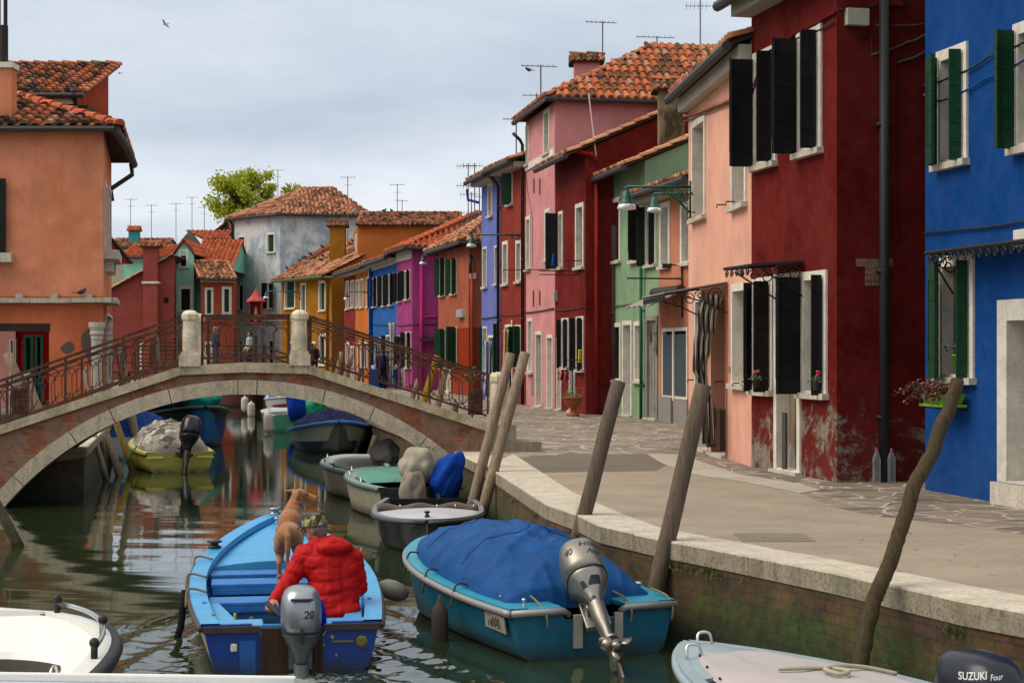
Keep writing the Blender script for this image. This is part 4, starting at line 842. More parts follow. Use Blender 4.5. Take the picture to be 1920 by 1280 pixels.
g=MB(); g.poly([p for p in ring]+[V((-9.4,-8,QZ)),V((-900,-8,QZ)),V((-900,1200,QZ)),V((900,1200,QZ)),V((900,-8,QZ))]) if False else g.poly([p for p in ring]+[V((-900,-8,QZ)),V((-900,1200,QZ)),V((900,1200,QZ)),V((900,ring[0].y,QZ))])
struct('ground',g,pave())
wl=MB()
for a,b in zip(ring,ring[1:]):
    n_=max(1,int((b-a).length/.5))
    for k in range(n_):
        p=a.lerp(b,k/n_); q=a.lerp(b,(k+1)/n_); wl.quad(V((p.x,p.y,-.9)),V((q.x,q.y,-.9)),V((q.x,q.y,QZ-.1)),V((p.x,p.y,QZ-.1)))
struct('canal_wall',wl,brickmat('y',True,.15,'#7e5a34','#5f5034','#453e30',.55,.085,.27))
def lerpl(L,t):
    ds=[0]; 
    for a,b in zip(L,L[1:]): ds.append(ds[-1]+(b-a).length)
    s_=t*ds[-1]
    for i in range(len(L)-1):
        if s_<=ds[i+1]+1e-6: return L[i].lerp(L[i+1],(s_-ds[i])/(ds[i+1]-ds[i]))
    return L[-1]
def inw(L,w):  # inner line by offset to the land side
    o=[]
    for i,p in enumerate(L):
        d=(L[min(i+1,len(L)-1)]-L[max(i-1,0)]).normalized(); o.append(p+V((d.y,-d.x,0))*w)
    return o
ed=MB(); 
def stones(O,I,bl):
    tot=sum((b-a).length for a,b in zip(O,O[1:])); n=int(tot/bl)
    for k in range(n):
        t0,t1=k/n,(k+1)/n; m=(t0+t1)/2; g_=.006/tot
        NS=8; o=[lerpl(O,t0+g_+(t1-t0-2*g_)*j/NS) for j in range(NS+1)]; i_=[lerpl(I,t0+g_+(t1-t0-2*g_)*j/NS) for j in range(NS+1)]
        out=[(a-b).normalized()*.045 for a,b in zip(o,i_)]; h=QZ+.008+random.uniform(-.005,.006); lo=QZ-.15
        top=[a+b for a,b in zip(o,out)]; r=random.random()
        P_=lambda p,z:V((p.x,p.y,z))
        for s_ in range(NS):
            a,b,c,d_=top[s_],top[s_+1],i_[s_+1],i_[s_]; cz=.015
            ed.quad(P_(a,h-cz),P_(b,h-cz),P_(b,lo),P_(a,lo),1,r); ed.quad(P_(a-out[s_]*.35,h),P_(b-out[s_+1]*.35,h),P_(b,h-cz),P_(a,h-cz),0,r); ed.quad(P_(a-out[s_]*.35,h),P_(b-out[s_+1]*.35,h),P_(c,h),P_(d_,h),0,r); ed.quad(P_(a,lo),P_(b,lo),P_(c,lo),P_(d_,lo),0,r)
            ed.quad(P_(d_,h),P_(c,h),P_(c,QZ-.02),P_(d_,QZ-.02),0,r)
        for e in (0,NS): ed.poly([P_(top[e],h-cz),P_(top[e],lo),P_(i_[e],lo),P_(i_[e],h),P_(top[e]-out[e]*.35,h)])
stones(EO,EI,1.7)
Lf=[EO[-1]]+EOf; stones(Lf,inw(Lf,.4),2.2); stones(LB,inw(LB,.4),2.0)
struct('quay_edge',ed,[stone('#c9bda8',1.0,.4),stone('#a2977f',.85,.85,.3)])
def sheet(name,pts,z,mat,kind='structure'):
    m=MB(); m.poly([V((p.x,p.y,QZ+z)) for p in pts]); return tag(m.build(name,mat),kind='structure')
gp=lambda L:[G(x,y) for x,y in L]
near=[EI[0],]
main=gp([(1010,886),(1230,883),(1250,873),(1300,890),(1400,905),(1500,925),(1560,950),(1640,968),(1800,985),(1920,1003),(2300,1060)])+[V((9,4,QZ))]+EI[0:1]+EI[1:9]
main=[p for p in main]; sheet('asphalt',main,.004,asph('#a0907a',.95))
sheet('asphalt_patch',gp([(975,861),(1000,853.5),(1212,851.5),(1232,864),(1250,872.8),(1230,882.8),(1010,885.7)]),.004,asph('#7a6e5c',.85,.7))
sheet('concrete_strip',gp([(1213,851),(1292,851),(1310,864),(1390,890),(1480,903),(1540,918),(1500,924.5),(1400,904.5),(1300,889.5),(1250,872.3),(1233,863.5)]),.004,asph('#ada392',.95,.15))
mc=MB(); c=G(1450,1008)
mc.box((c.x,c.y,QZ+.007),(.62,.62,.004)); tag(mc.build('manhole_cover',asph('#8d806c',.88)),'flat square manhole cover flush in the asphalt near the quay edge','manhole cover')
# ---------------------------------------------------------------- water
BO_=V((-1.65,12.36,0)); BH=R(9.7)
def watermat(fine):
    t=NT('canal_water'); w=t.coord((.38,1.6,1),'World'); n1=t.noise(w,2.4,3,.5,.3); n2=t.noise(w,7.5,3,.55,.2); n3=t.noise(t.coord((.3,1,1),'World'),.7,2,.5); n4=t.noise(t.coord((.8,2.6,1),'World'),12,2,.5)
    t.color(lin('#2c3a22',.7)); t.rough(.035); t.b.inputs['IOR'].default_value=1.55; t.b.inputs['Specular IOR Level'].default_value=.95
    a=t.math('MULTIPLY',n1,.55); h=t.math('ADD',t.math('ADD',a,t.math('MULTIPLY',n2,.16)),t.math('ADD',t.math('MULTIPLY',n3,.5),t.math('MULTIPLY',n4,.05)))
    if fine: # white water churned by the propeller
        p=t.n('ShaderNodeNewGeometry').outputs['Position']; m=t.n('ShaderNodeMapping',vector_type='POINT'); t.l(p,m.inputs[0])
        m.vector_type='TEXTURE'; m.inputs['Location'].default_value=(BO_.x,BO_.y,0); m.inputs['Rotation'].default_value=(0,0,BH)
        s=t.sep(m.outputs[0]); ax=t.math('ABSOLUTE',s[0])
        e=t.math('ADD',t.math('MULTIPLY',ax,1.0),t.math('MULTIPLY',t.math('ABSOLUTE',t.math('ADD',s[1],.25)),1.3)); nf=t.noise(t.coord(kind='World'),17,6,.75,.6)
        f=t.math('SUBTRACT',t.math('ADD',nf,.12),t.math('MULTIPLY',e,.42)); fm=t.bw(f,.42,.52); t.color(t.mix(t.math('MULTIPLY',fm,.8),lin('#2c3a22',.7),lin('#a8b0ac',.9))); t.rough(t.math('ADD',.035,t.math('MULTIPLY',fm,.5)))
    t.bump(h,.05,.035); return t.m
wn=MB(); x0,x1,y0,y1=-11.5,6.5,7.2,27.0; nx,ny=300,360
rw=random.Random(3); comps=[(rw.uniform(-.5,.5)+PI/2,2*PI/rw.uniform(.35,1.7),rw.uniform(0,6),) for _ in range(10)]
xs=np.linspace(x0,x1,nx+1); ys=np.linspace(y0,y1,ny+1); X,Y=np.meshgrid(xs,ys); Z=np.zeros_like(X)
for th,kk,ph in comps: Z+=.0026/kk*np.sin(kk*(X*math.cos(th)+Y*math.sin(th))+ph)
ch,sh=math.cos(BH),math.sin(BH); lx=(X-BO_.x)*ch+(Y-BO_.y)*sh; ly=-(X-BO_.x)*sh+(Y-BO_.y)*ch
ar=np.abs(lx); 
for (yo,sl,am,wv) in ((3.2,.30,.020,.42),(.2,.45,.022,.5)):
    dd=(ar-.35-sl*(yo-ly))*math.cos(math.atan(sl)); env=np.exp(-(dd/.55)**2)*np.clip((yo-ly)/1.0,0,1)*np.exp(-np.clip(yo-ly,0,99)/6); Z+=am*np.cos(dd*2*PI/wv)*env
tb=np.exp(-((lx/1.25)**2))*np.clip(.9-ly,0,1)*np.exp(-np.clip(-ly,0,99)/3.5)+.7*np.exp(-((ar-1.0)/.35)**2)*np.clip((2.6-ly)/1.5,0,1)*np.exp(-np.clip(-ly,0,99)/3)
for q in range(14):
    th=rw.uniform(0,2*PI); kk=2*PI/rw.uniform(.13,.4); Z+=tb*.0024*np.sin(kk*(X*math.cos(th)+Y*math.sin(th))+rw.uniform(0,6))
ex=np.minimum.reduce([np.clip((X-x0)/1,0,1),np.clip((x1-X)/1,0,1),np.clip((Y-y0)/.3,0,1),np.clip((y1-Y)/2,0,1)]); Z*=ex
me=bpy.data.meshes.new('water'); vs=np.stack([X,Y,Z],-1).reshape(-1,3)
ii=np.arange(ny)[:,None]*(nx+1)+np.arange(nx)[None,:]; fs=np.stack([ii,ii+1,ii+nx+2,ii+nx+1],-1).reshape(-1,4)
far=[(-900,-60),(900,-60),(900,y0),(-900,y0)],[(-900,y0),(x0,y0),(x0,y1),(-900,y1)],[(x1,y0),(900,y0),(900,y1),(x1,y1)],[(-900,y1),(900,y1),(900,1200),(-900,1200)]
vl=vs.tolist(); fl=fs.tolist()
for r_ in far:
    b=len(vl); vl+= [(p[0],p[1],0.0) for p in r_]; fl.append([b,b+1,b+2,b+3])
me.from_pydata(vl,[],fl); me.materials.append(watermat(True)); me.polygons.foreach_set('use_smooth',[True]*len(fl))
w_=bpy.data.objects.new('water',me); COL.objects.link(w_); w_['kind']='structure'
# ---------------------------------------------------------------- stone bridge
BC=V(((459-CX)*26/F,26,0)); bu=V((math.cos(R(8)),math.sin(R(8)),0)); bn=V((-bu.y,bu.x,0)); BW=2.3
def bx(px,py,y=0):
    q=onplane(px,py,BC+bn*y,bn); return (q-BC).dot(bu),q.z
def BP(x,y,z): return BC+bu*x+bn*y+V((0,0,z))
br=thing('stone_bridge','arched brick and white stone footbridge over the canal with rusty iron railings','bridge',tuple(BC))
deckp=[bx(x,y) for x,y in ((-330,926),(0,797),(340,686),(460,681),(578,684),(905,789),(930,797))]
def prof(L,x):
    for a,b in zip(L,L[1:]):
        if a[0]<=x<=b[0]: return a[1]+(b[1]-a[1])*(x-a[0])/(b[0]-a[0])
    return L[0][1] if x<L[0][0] else L[-1][1]
xL,xR=deckp[0][0],deckp[-1][0]; RI=4.75; zc_=bx(460,739)[1]-RI; RE=RI+.225
def intr(x,r=RI): return zc_+math.sqrt(max(r*r-x*x,0)) if abs(x)<r else -9
m=MB(); N=120; xs_=[xL+(xR-xL)*k/N for k in range(N+1)]
for face,y in ((0,.0),(1,BW)):
    for a,b in zip(xs_,xs_[1:]):
        la,lb=max(intr(a,RE-.02),-.6),max(intr(b,RE-.02),-.6); ta,tb_=prof(deckp,a)-.1,prof(deckp,b)-.1
        if la<ta or lb<tb_: m.quad(BP(a,y,min(la,ta)),BP(b,y,min(lb,tb_)),BP(b,y,tb_),BP(a,y,ta))
m.quad(BP(xR,0,-.5),BP(xR,BW,-.5),BP(xR,BW,prof(deckp,xR)-.1),BP(xR,0,prof(deckp,xR)-.1))
bw_o=m.build('brick_wall',brickmat('x',False,.5,'#b8582e','#8a4429','#7d6a52',1.35,.07,.26),br)
th0=math.asin(min(.99,3.85/RI)); nb=11; seg=[.9,1.25,.8,1.1,1.25,.35,1.25,.95,1.1,1.0,.9]; tot=sum(seg)
for y,yy in ((-.035,.22),(BW+.035,BW-.22)):
    m=MB(); acc=-th0
    for k in range(nb):
        a0=acc; a1=acc+2*th0*seg[k]/tot; acc=a1; r_=random.random(); M_=8
        for j in range(M_):
            t0=a0+.0014+(a1-a0-.0028)*j/M_; t1=a0+.0014+(a1-a0-.0028)*(j+1)/M_
            pa=[(RI*math.sin(t),zc_+RI*math.cos(t)) for t in (t0,t1)]; pb=[(RE*math.sin(t),zc_+RE*math.cos(t)) for t in (t0,t1)]
            m.frame8([BP(pa[0][0],y,pa[0][1]),BP(pa[1][0],y,pa[1][1]),BP(pa[1][0],yy,pa[1][1]),BP(pa[0][0],yy,pa[0][1]),BP(pb[0][0],y,pb[0][1]),BP(pb[1][0],y,pb[1][1]),BP(pb[1][0],yy,pb[1][1]),BP(pb[0][0],yy,pb[0][1])],0,r_)
    m.build('arch_ring',stone('#cdbba0',1.0,.55,.15),br)
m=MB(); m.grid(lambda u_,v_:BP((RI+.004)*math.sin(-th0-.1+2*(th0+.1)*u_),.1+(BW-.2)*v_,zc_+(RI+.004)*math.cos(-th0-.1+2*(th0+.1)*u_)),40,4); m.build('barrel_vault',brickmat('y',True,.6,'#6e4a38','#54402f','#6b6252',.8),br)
for y0_,y1_ in ((-.06,.2),(BW-.2,BW+.06)):
    m=MB()
    for (a,b) in zip(deckp,deckp[1:]):
        L_=math.hypot(b[0]-a[0],b[1]-a[1]); n_=max(1,int(L_/1.35))
        for k in range(n_):
            pa=(a[0]+(b[0]-a[0])*(k+.002)/n_,a[1]+(b[1]-a[1])*(k+.002)/n_); pb=(a[0]+(b[0]-a[0])*(k+.998)/n_,a[1]+(b[1]-a[1])*(k+.998)/n_)
            m.frame8([BP(pa[0],y0_,pa[1]-.14),BP(pb[0],y0_,pb[1]-.14),BP(pb[0],y1_,pb[1]-.14),BP(pa[0],y1_,pa[1]-.14),BP(pa[0],y0_,pa[1]),BP(pb[0],y0_,pb[1]),BP(pb[0],y1_,pb[1]),BP(pa[0],y1_,pa[1])],0,random.random())
    m.build('coping',stone('#c8b594',1.05,.5,.4),br)
m=MB()
for k in range(34):
    x=xL+(xR-xL)*k/34; x2=xL+(xR-xL)*(k+1)/34; z=min(prof(deckp,x),prof(deckp,x2))-.03; m.obox(BP(x,.2,z-.3),bu*(x2-x),bn*(BW-.4),V((0,0,.3)))
m.build('steps',stone('#8a8377',.8,.4),br)
# pillars
def pillar(x,y,h=.86,rr=.113,base=True):
    z=prof(deckp,x)-.01; q=MB(); c=BP(x,y,0)
    if base: q.box((c.x,c.y,z+.09),(.33,.33,.18),Matrix.Rotation(R(8),3,'Z')); q.box((c.x,c.y,z+.205),(.27,.27,.05),Matrix.Rotation(R(8),3,'Z'))
    q.lathe([(rr*.98,z+.22),(rr*1.06,z+.26),(rr*1.08,z+.45),(rr*1.0,z+h-.17),(rr*.96,z+h-.14)],24,c=(c.x,c.y,0))
    q.lathe([(rr*1.15,z+h-.14),(rr*1.2,z+h-.12),(rr*1.2,z+h-.05),(rr*.98,z+h-.015),(rr*.6,z+h+.015),(.01,z+h+.02)],8,c=(c.x,c.y,0)); return q.build('pillar',stone('#dccdb0',1.1,.45,.3,5),br)
xA=bx(356,690)[0]; xB=bx(562,690)[0]; xE=bx(933,790)[0]
for y in (.07,BW-.07):
    for x in (xA,xB): pillar(x,y,.86)
for x,y,h in ((xE-.0,.07,.84),(xE+.12,.62,.84)):
    pillar(x,y,h)
q=MB(); c=bx(950,860); q.obox(BP(xE-.13,-.1,.0),bu*.42,bn*.9,V((0,0,prof(deckp,xE)-.0))); q.obox(BP(xE+.28,-.1,QZ-.1),bu*.42,bn*.85,V((0,0,.26))); q.build('end_block',stone('#a39a86',.85,.5,.4),br)
# railings
RM=rust()
def oval(mb,c,w,h,ax,sl,r=.0085):
    pts=[]; rr=w/2; hh=h/2-rr
    for k in range(21):
        t=2*PI*k/20
        px_=rr*math.cos(t); pz=rr*math.sin(t)+(hh if math.sin(t)>=0 else -hh); pts.append(c+ax*px_+V((0,0,pz+px_*sl)))
    mb.tube(pts,r,5,cap=False)
def railing(x0,x1,y,z0off=.09,h=.80,endpost=True):
    z0,z1=prof(deckp,x0),prof(deckp,x1); sl=(z1-z0)/(x1-x0); zz=lambda x:z0+(x-x0)*sl; L_=x1-x0
    f=MB(); g_=MB()
    bar=lambda o,th,dp:f.frame8([BP(x0,y-dp,zz(x0)+o),BP(x1,y-dp,zz(x1)+o),BP(x1,y+dp,zz(x1)+o),BP(x0,y+dp,zz(x0)+o),BP(x0,y-dp,zz(x0)+o+th),BP(x1,y-dp,zz(x1)+o+th),BP(x1,y+dp,zz(x1)+o+th),BP(x0,y+dp,zz(x0)+o+th)])
    bar(h-.05,.045,.035); bar(h-.14,.02,.012); bar(z0off,.035,.015)
    n=max(1,round(L_/.95))
    for k in range(n+1):
        x=x0+L_*k/n; x=min(max(x,x0+.02),x1-.02); f.box(BP(x,y,zz(x)+h/2-.03),(.035,.035,h-.02))
    f_=f.build('railing',RM,br)
    st=.165; m_=int((L_-.1)/st)
    for k in range(m_): x=x0+.05+(k+.5)*(L_-.1)/m_; lo=(k%2)*.06; oval(g_,BP(x,y,zz(x)+.40-.02+(.03 if k%2 else -.03)),.24,.5,bu,sl)
    g_.build('scrollwork',RM,f_)
    return f_
for y in (.07,BW-.07):
    railing(xA+.17,xB-.15,y,h=.80); railing(xB+.15,xE-.13,y); railing(xL+.05,xA-.15,y)
for xx in (bx(892,760)[0],bx(36,790)[0]):
    q=MB(); z=prof(deckp,xx); q.box(BP(xx,.07,z+.27),(.24,.03,.42),Matrix.Rotation(R(8),3,'Z'))
    for k in range(5):
        for j in range(3): scroll(q,BP(xx-.08+j*.08,.045,z+.12+k*.075),.03,bu,V((0,0,1)),1.2,.006)
    q.build('cast_panel',RM,br)
# ---------------------------------------------------------------- wooden footbridge beyond
WB=wood('#5b3a28',.8,0); wb=thing('wooden_footbridge','brown wooden footbridge far up the canal, seen between the stone pillars','bridge',(-12.6,70,0))
a=V((-17.6,69.4,1.62)); b=V((-10.6,70.4,1.62)); c=V((-8.6,70.9,.85)); q=MB(); w2=V((-.2,1.6,0))
for p0,p1 in ((a,b),(b,c)): q.obox(p0,p1-p0,w2,V((0,0,-.12)))
q.build('deck',WB,wb); q=MB()
for off in (V((0,0,0)),w2):
    for p0,p1 in ((a,b),(b,c)):
        L_=(p1-p0).length; n_=int(L_/1.1)
        for h in (.35,.7,1.05): q.tube([p0+off+V((0,0,h)),p1+off+V((0,0,h))],.035,5)
        for k in range(n_+1): p=p0.lerp(p1,k/n_)+off; q.tube([p,p+V((0,0,1.1))],.045,5)
q.build('railing',WB,wb); q=MB()
for x in (-16.5,-13.8,-11.2):
    for yo in (.1,1.4): q.tube([V((x,69.6+yo+(x+17)*.14,-.5)),V((x,69.6+yo+(x+17)*.14,1.5))],.1,7)
q.build('piles',WB,wb)
wj=thing('wooden_landing','wooden landing stage with brown rails in front of the crimson wall','jetty',(-17.2,75,.8)); q=MB()
p0=P(258,688,75); p1=P(338,688,75); q.obox(p0,p1-p0,V((0,1.5,0)),V((0,0,.1))); q.build('deck',WB,wj); q=MB()
for zy in (640,655,672): q.tube([P(258,zy,75),P(338,zy,75)],.035,5)
for x in (259,284,310,337): q.tube([P(x,633,75),P(x,700,75)],.045,5)
for x in (262,334): q.tube([P(x,700,75.8),V((P(x,700,75.8).x,75.8,.7))],.06,6)
q.build('railing',WB,wj)
# ---------------------------------------------------------------- mooring poles
def pole(label,top,bot,Yt,Yb,r,mat,name='mooring_pole',mid=None,group='mooring poles along the canal',n=10,cat='mooring pole',taper=.85,knot=0):
    pts=[P(*bot,Yb)]+[P(x,y,Yb+(Yt-Yb)*t) for x,y,t in (mid or [])]+[P(*top,Yt)]
    root=thing(name,label,cat,(pts[0].x,pts[0].y,0),group) if False else None
    f=[]; 
    for a,b in zip(pts,pts[1:]):
        for k in range(6): f.append(a.lerp(b,k/6))
    f.append(pts[-1]); N_=len(f); rs=[r*(1-(1-taper)*k/(N_-1))*(1+knot*random.uniform(-1,1)) for k in range(N_)]
    f=[p+V((random.uniform(-1,1),random.uniform(-1,1),0))*r*(.04+knot) for p in f]
    rs+= [rs[-1]*.86]; d=(f[-1]-f[-2]).normalized(); f.append(f[-1]+d*r*.10)
    mb=MB(); mb.tube(f,rs,n); o=mb.build(name,mat,None,smooth=True); tag(o,label,cat,group); return o
WP=wood('#6e5e4e',.75,2,moss=True); WP2=wood('#94806a',.85,2,moss=True)
pole('thick smooth brown pole leaning against the quay, the nearer of the straight pair','' and 0 or (1318,722),(1210,1192),14.1,14.0,.077,WP,n=16,taper=.92)
pole('thick smooth brown pole rising behind the covered turquoise boat',(1160,715),(1056,1118),16.2,16.2,.076,WP,n=16,taper=.92)
pole('weathered pole at the bridge end, right one of the leaning pair',(984,662),(898,985),22.3,21.9,.075,WP2,n=14,taper=.9)
pole('weathered pole at the bridge end, left one of the leaning pair',(957,663),(878,975),23.1,22.8,.075,WP2,n=14,taper=.9)
pole('crooked bark covered stake standing by the quay in the foreground',(1796,713),(1606,1312),11.6,10.95,.057,wood('#4a3d28',.8,2,moss=True),name='crooked_stake',mid=[(1614,1237,.1),(1624,1186,.2),(1638,1127,.3),(1648,1100,.34),(1667,1060,.42),(1686,1001,.52),(1703,949,.6),(1717,901,.68),(1751,846,.78),(1762,801,.85),(1776,777,.9)],n=14,knot=.028,cat='wooden stake')
for k,(tp,bt,Y,r,l) in enumerate([((103,880),(127,962),27.4,.07,'dark stake under the left end of the arch, left one of two'),((122,858),(150,944),28.6,.07,'dark stake under the left end of the arch, right one of two'),((176,812),(203,915),31,.06,'thin grey stake beneath the arch left of the yellow boat'),((193,795),(227,900),32.2,.08,'thick grey stake beneath the arch left of the yellow boat'),((210,770),(252,890),33.6,.075,'yellow brown stake beside the yellow boat bow'),((79,905),(92,962),26.9,.07,'short dark stake at the foot of the arch'),((-14,930),(36,1026),20.5,.07,'mossy green stake at the left edge of the water'),((14,663),(80,818),31,.1,'thick weathered stake leaning at the passage mouth'),((48,697),(92,825),31,.08,'thinner stake leaning beside the thick one at the passage'),((158,690),(196,850),33,.06,'slim stake in front of the render patch on the orange wall'),((222,650),(262,860),37,.1,'pale thick stake left of the crimson wall behind the railing'),((292,630),(304,800),45,.09,'pale upright post in front of the crimson wall')]):
    pole(l,tp,bt,Y,Y,r,wood('#a08240',.8,2,moss=True) if k==4 else (WP if k in(0,1,5,6) else WP2),n=9,name='mooring_pole')
for (tp,bt,Y,r,l,mt) in [((820,667),(782,795),43,.1,'yellow painted stake leaning behind the bridge railing',wood('#b0851c',.85,2)),((836,690),(812,800),41,.09,'pale stake leaning right of the yellow painted one',WP2),((784,712),(756,800),45,.08,'short grey stake left of the yellow painted one',WP2),((659,665),(634,760),56,.1,'brown stake behind the railing by the walkers',WP2),((641,660),(622,750),58,.1,'brown stake left of the walkers behind the railing',WP2),((676,690),(660,770),52,.08,'grey stake low behind the railing by the walkers',WP),((856,755),(842,830),36,.08,'grey stub of stake behind the railing foot',WP)]: pole(l,tp,bt,Y,Y,r,mt,n=8)
for k,(x,y) in enumerate([(600,742),(618,750),(641,765),(662,775),(687,790),(708,803),(727,815),(745,828),(762,845),(785,862)]):
    Y=54-k*2.9; e=None
    wx=-.45-(Y-23.5)*.2; a=V((wx-.25,Y,-.4)); b=V((wx+.05,Y+.1,.55)); mb=MB(); mb.tube([a,a.lerp(b,.5),b],[.08,.075,.07],8); tag(mb.build('wall_stake',WP,smooth=True),'short dark stake along the mossy canal wall under the arch','wooden stake','short stakes along the canal wall under the arch')
# ---------------------------------------------------------------- trees
def tree(name,label,px,py,Y,rad,zt,trunk_z,mats,seed,n=2600,leaf=.16):
    rg=random.Random(seed); c=P(px,py,Y); root=thing(name,label,'tree',(c.x,c.y,QZ)); t=MB(); t.tube([V((c.x,c.y,QZ)),V((c.x+.1,c.y,c.z*.5)),V((c.x,c.y,c.z))],[.35,.28,.15],9)
    cl=[]
    for k in range(64):
        th,ph=rg.uniform(0,2*PI),math.acos(rg.uniform(-.75,1)); q=rg.uniform(.45,1.0); p=c+V((math.cos(th)*math.sin(ph)*rad[0],math.sin(th)*math.sin(ph)*rad[0],math.cos(ph)*rad[1]))*q; cl.append((p,rg.uniform(.3,.8)*rad[0]*.30)); t.tube([c-V((0,0,rad[1]*.5)),(c+p)/2-V((0,0,.2)),p],[.1,.06,.02],5)
    t.build('trunk',wood('#5a4a38',.7,2),root,smooth=True); m=MB()
    for p,r in cl:
        for _ in range(n//64):
            d=V((rg.gauss(0,1),rg.gauss(0,1),rg.gauss(0,.8)))*r*.62; o=p+d; a=V((rg.uniform(-1,1),rg.uniform(-1,1),rg.uniform(-1,1))).normalized(); b=a.orthogonal().normalized(); s=leaf*rg.uniform(.6,1.3)
            m.quad(o-a*s,o-b*s*.6,o+a*s,o+b*s*.6,0,rg.random())
    m.build('crown',mats,root); return root
def leafmat():
    t=NT('leaves'); a=t.n('ShaderNodeAttribute'); a.attribute_name='rnd'; t.color(t.ramp(a.outputs['Fac'],[(0,lin('#5e6e12')[:3]),(.5,lin('#8c9a18')[:3]),(1,lin('#b4b82c')[:3])])); t.rough(.6)
    tr=t.n('ShaderNodeBsdfTranslucent'); tr.inputs[0].default_value=lin('#a8ac1c'); mx=t.n('ShaderNodeMixShader'); mx.inputs[0].default_value=.4; t.l(t.b.outputs[0],mx.inputs[1]); t.l(tr.outputs[0],mx.inputs[2]); t.l(mx.outputs[0],t.out.inputs[0]); return t.m
LM=leafmat()
tree('plane_tree','lime green spring tree rising behind the whitewashed house',455,376,132,(3.0,2.7),0,0,LM,5,6600,.15)
tree('small_tree','thin tip of a second lime green tree just above the white house roof',549,362,134,(1.0,.75),0,0,LM,8,500,.15)
# grass tufts on the quay wall
gm=leafm=plain('#3c5212',.8); m=MB()
for (x,y,w,nn) in ((1330,1066,40,120),(1275,1052,25,60),(1790,1166,22,70),(960,905,14,50),(1085,990,14,40),(1000,935,12,40),(805,842,14,40),(845,862,12,40)):
    for _ in range(nn):
        px_=x+random.gauss(0,w*.5); 
        if x>900:
            # root on the wall face just under the edging
            k=min(range(len(EO)-1),key=lambda i:abs((EO[i].x/EO[i].y)*F+CX-px_)); a,b=EO[k],EO[min(k+1,len(EO)-1)]; 
            best=min((lerpl(EO,t/400) for t in range(401)),key=lambda p:abs(p.x/p.y*F+CX-px_)); p=V((best.x-.02,best.y-.02,QZ-.19+random.uniform(-.03,.01)))
        else: p=BP(bx(px_,y)[0],-.04,bx(px_,y)[1]+random.uniform(-.04,.02))
        d=V((random.uniform(-.06,.02),random.uniform(-.07,0),random.uniform(-.03,.07))); s=V((random.uniform(-.012,.012),.01,0)); m.quad(p,p+s,p+d+s*.3,p+d)
m.build('wall_weeds',plain('#4c6416',.8))['kind']='stuff'
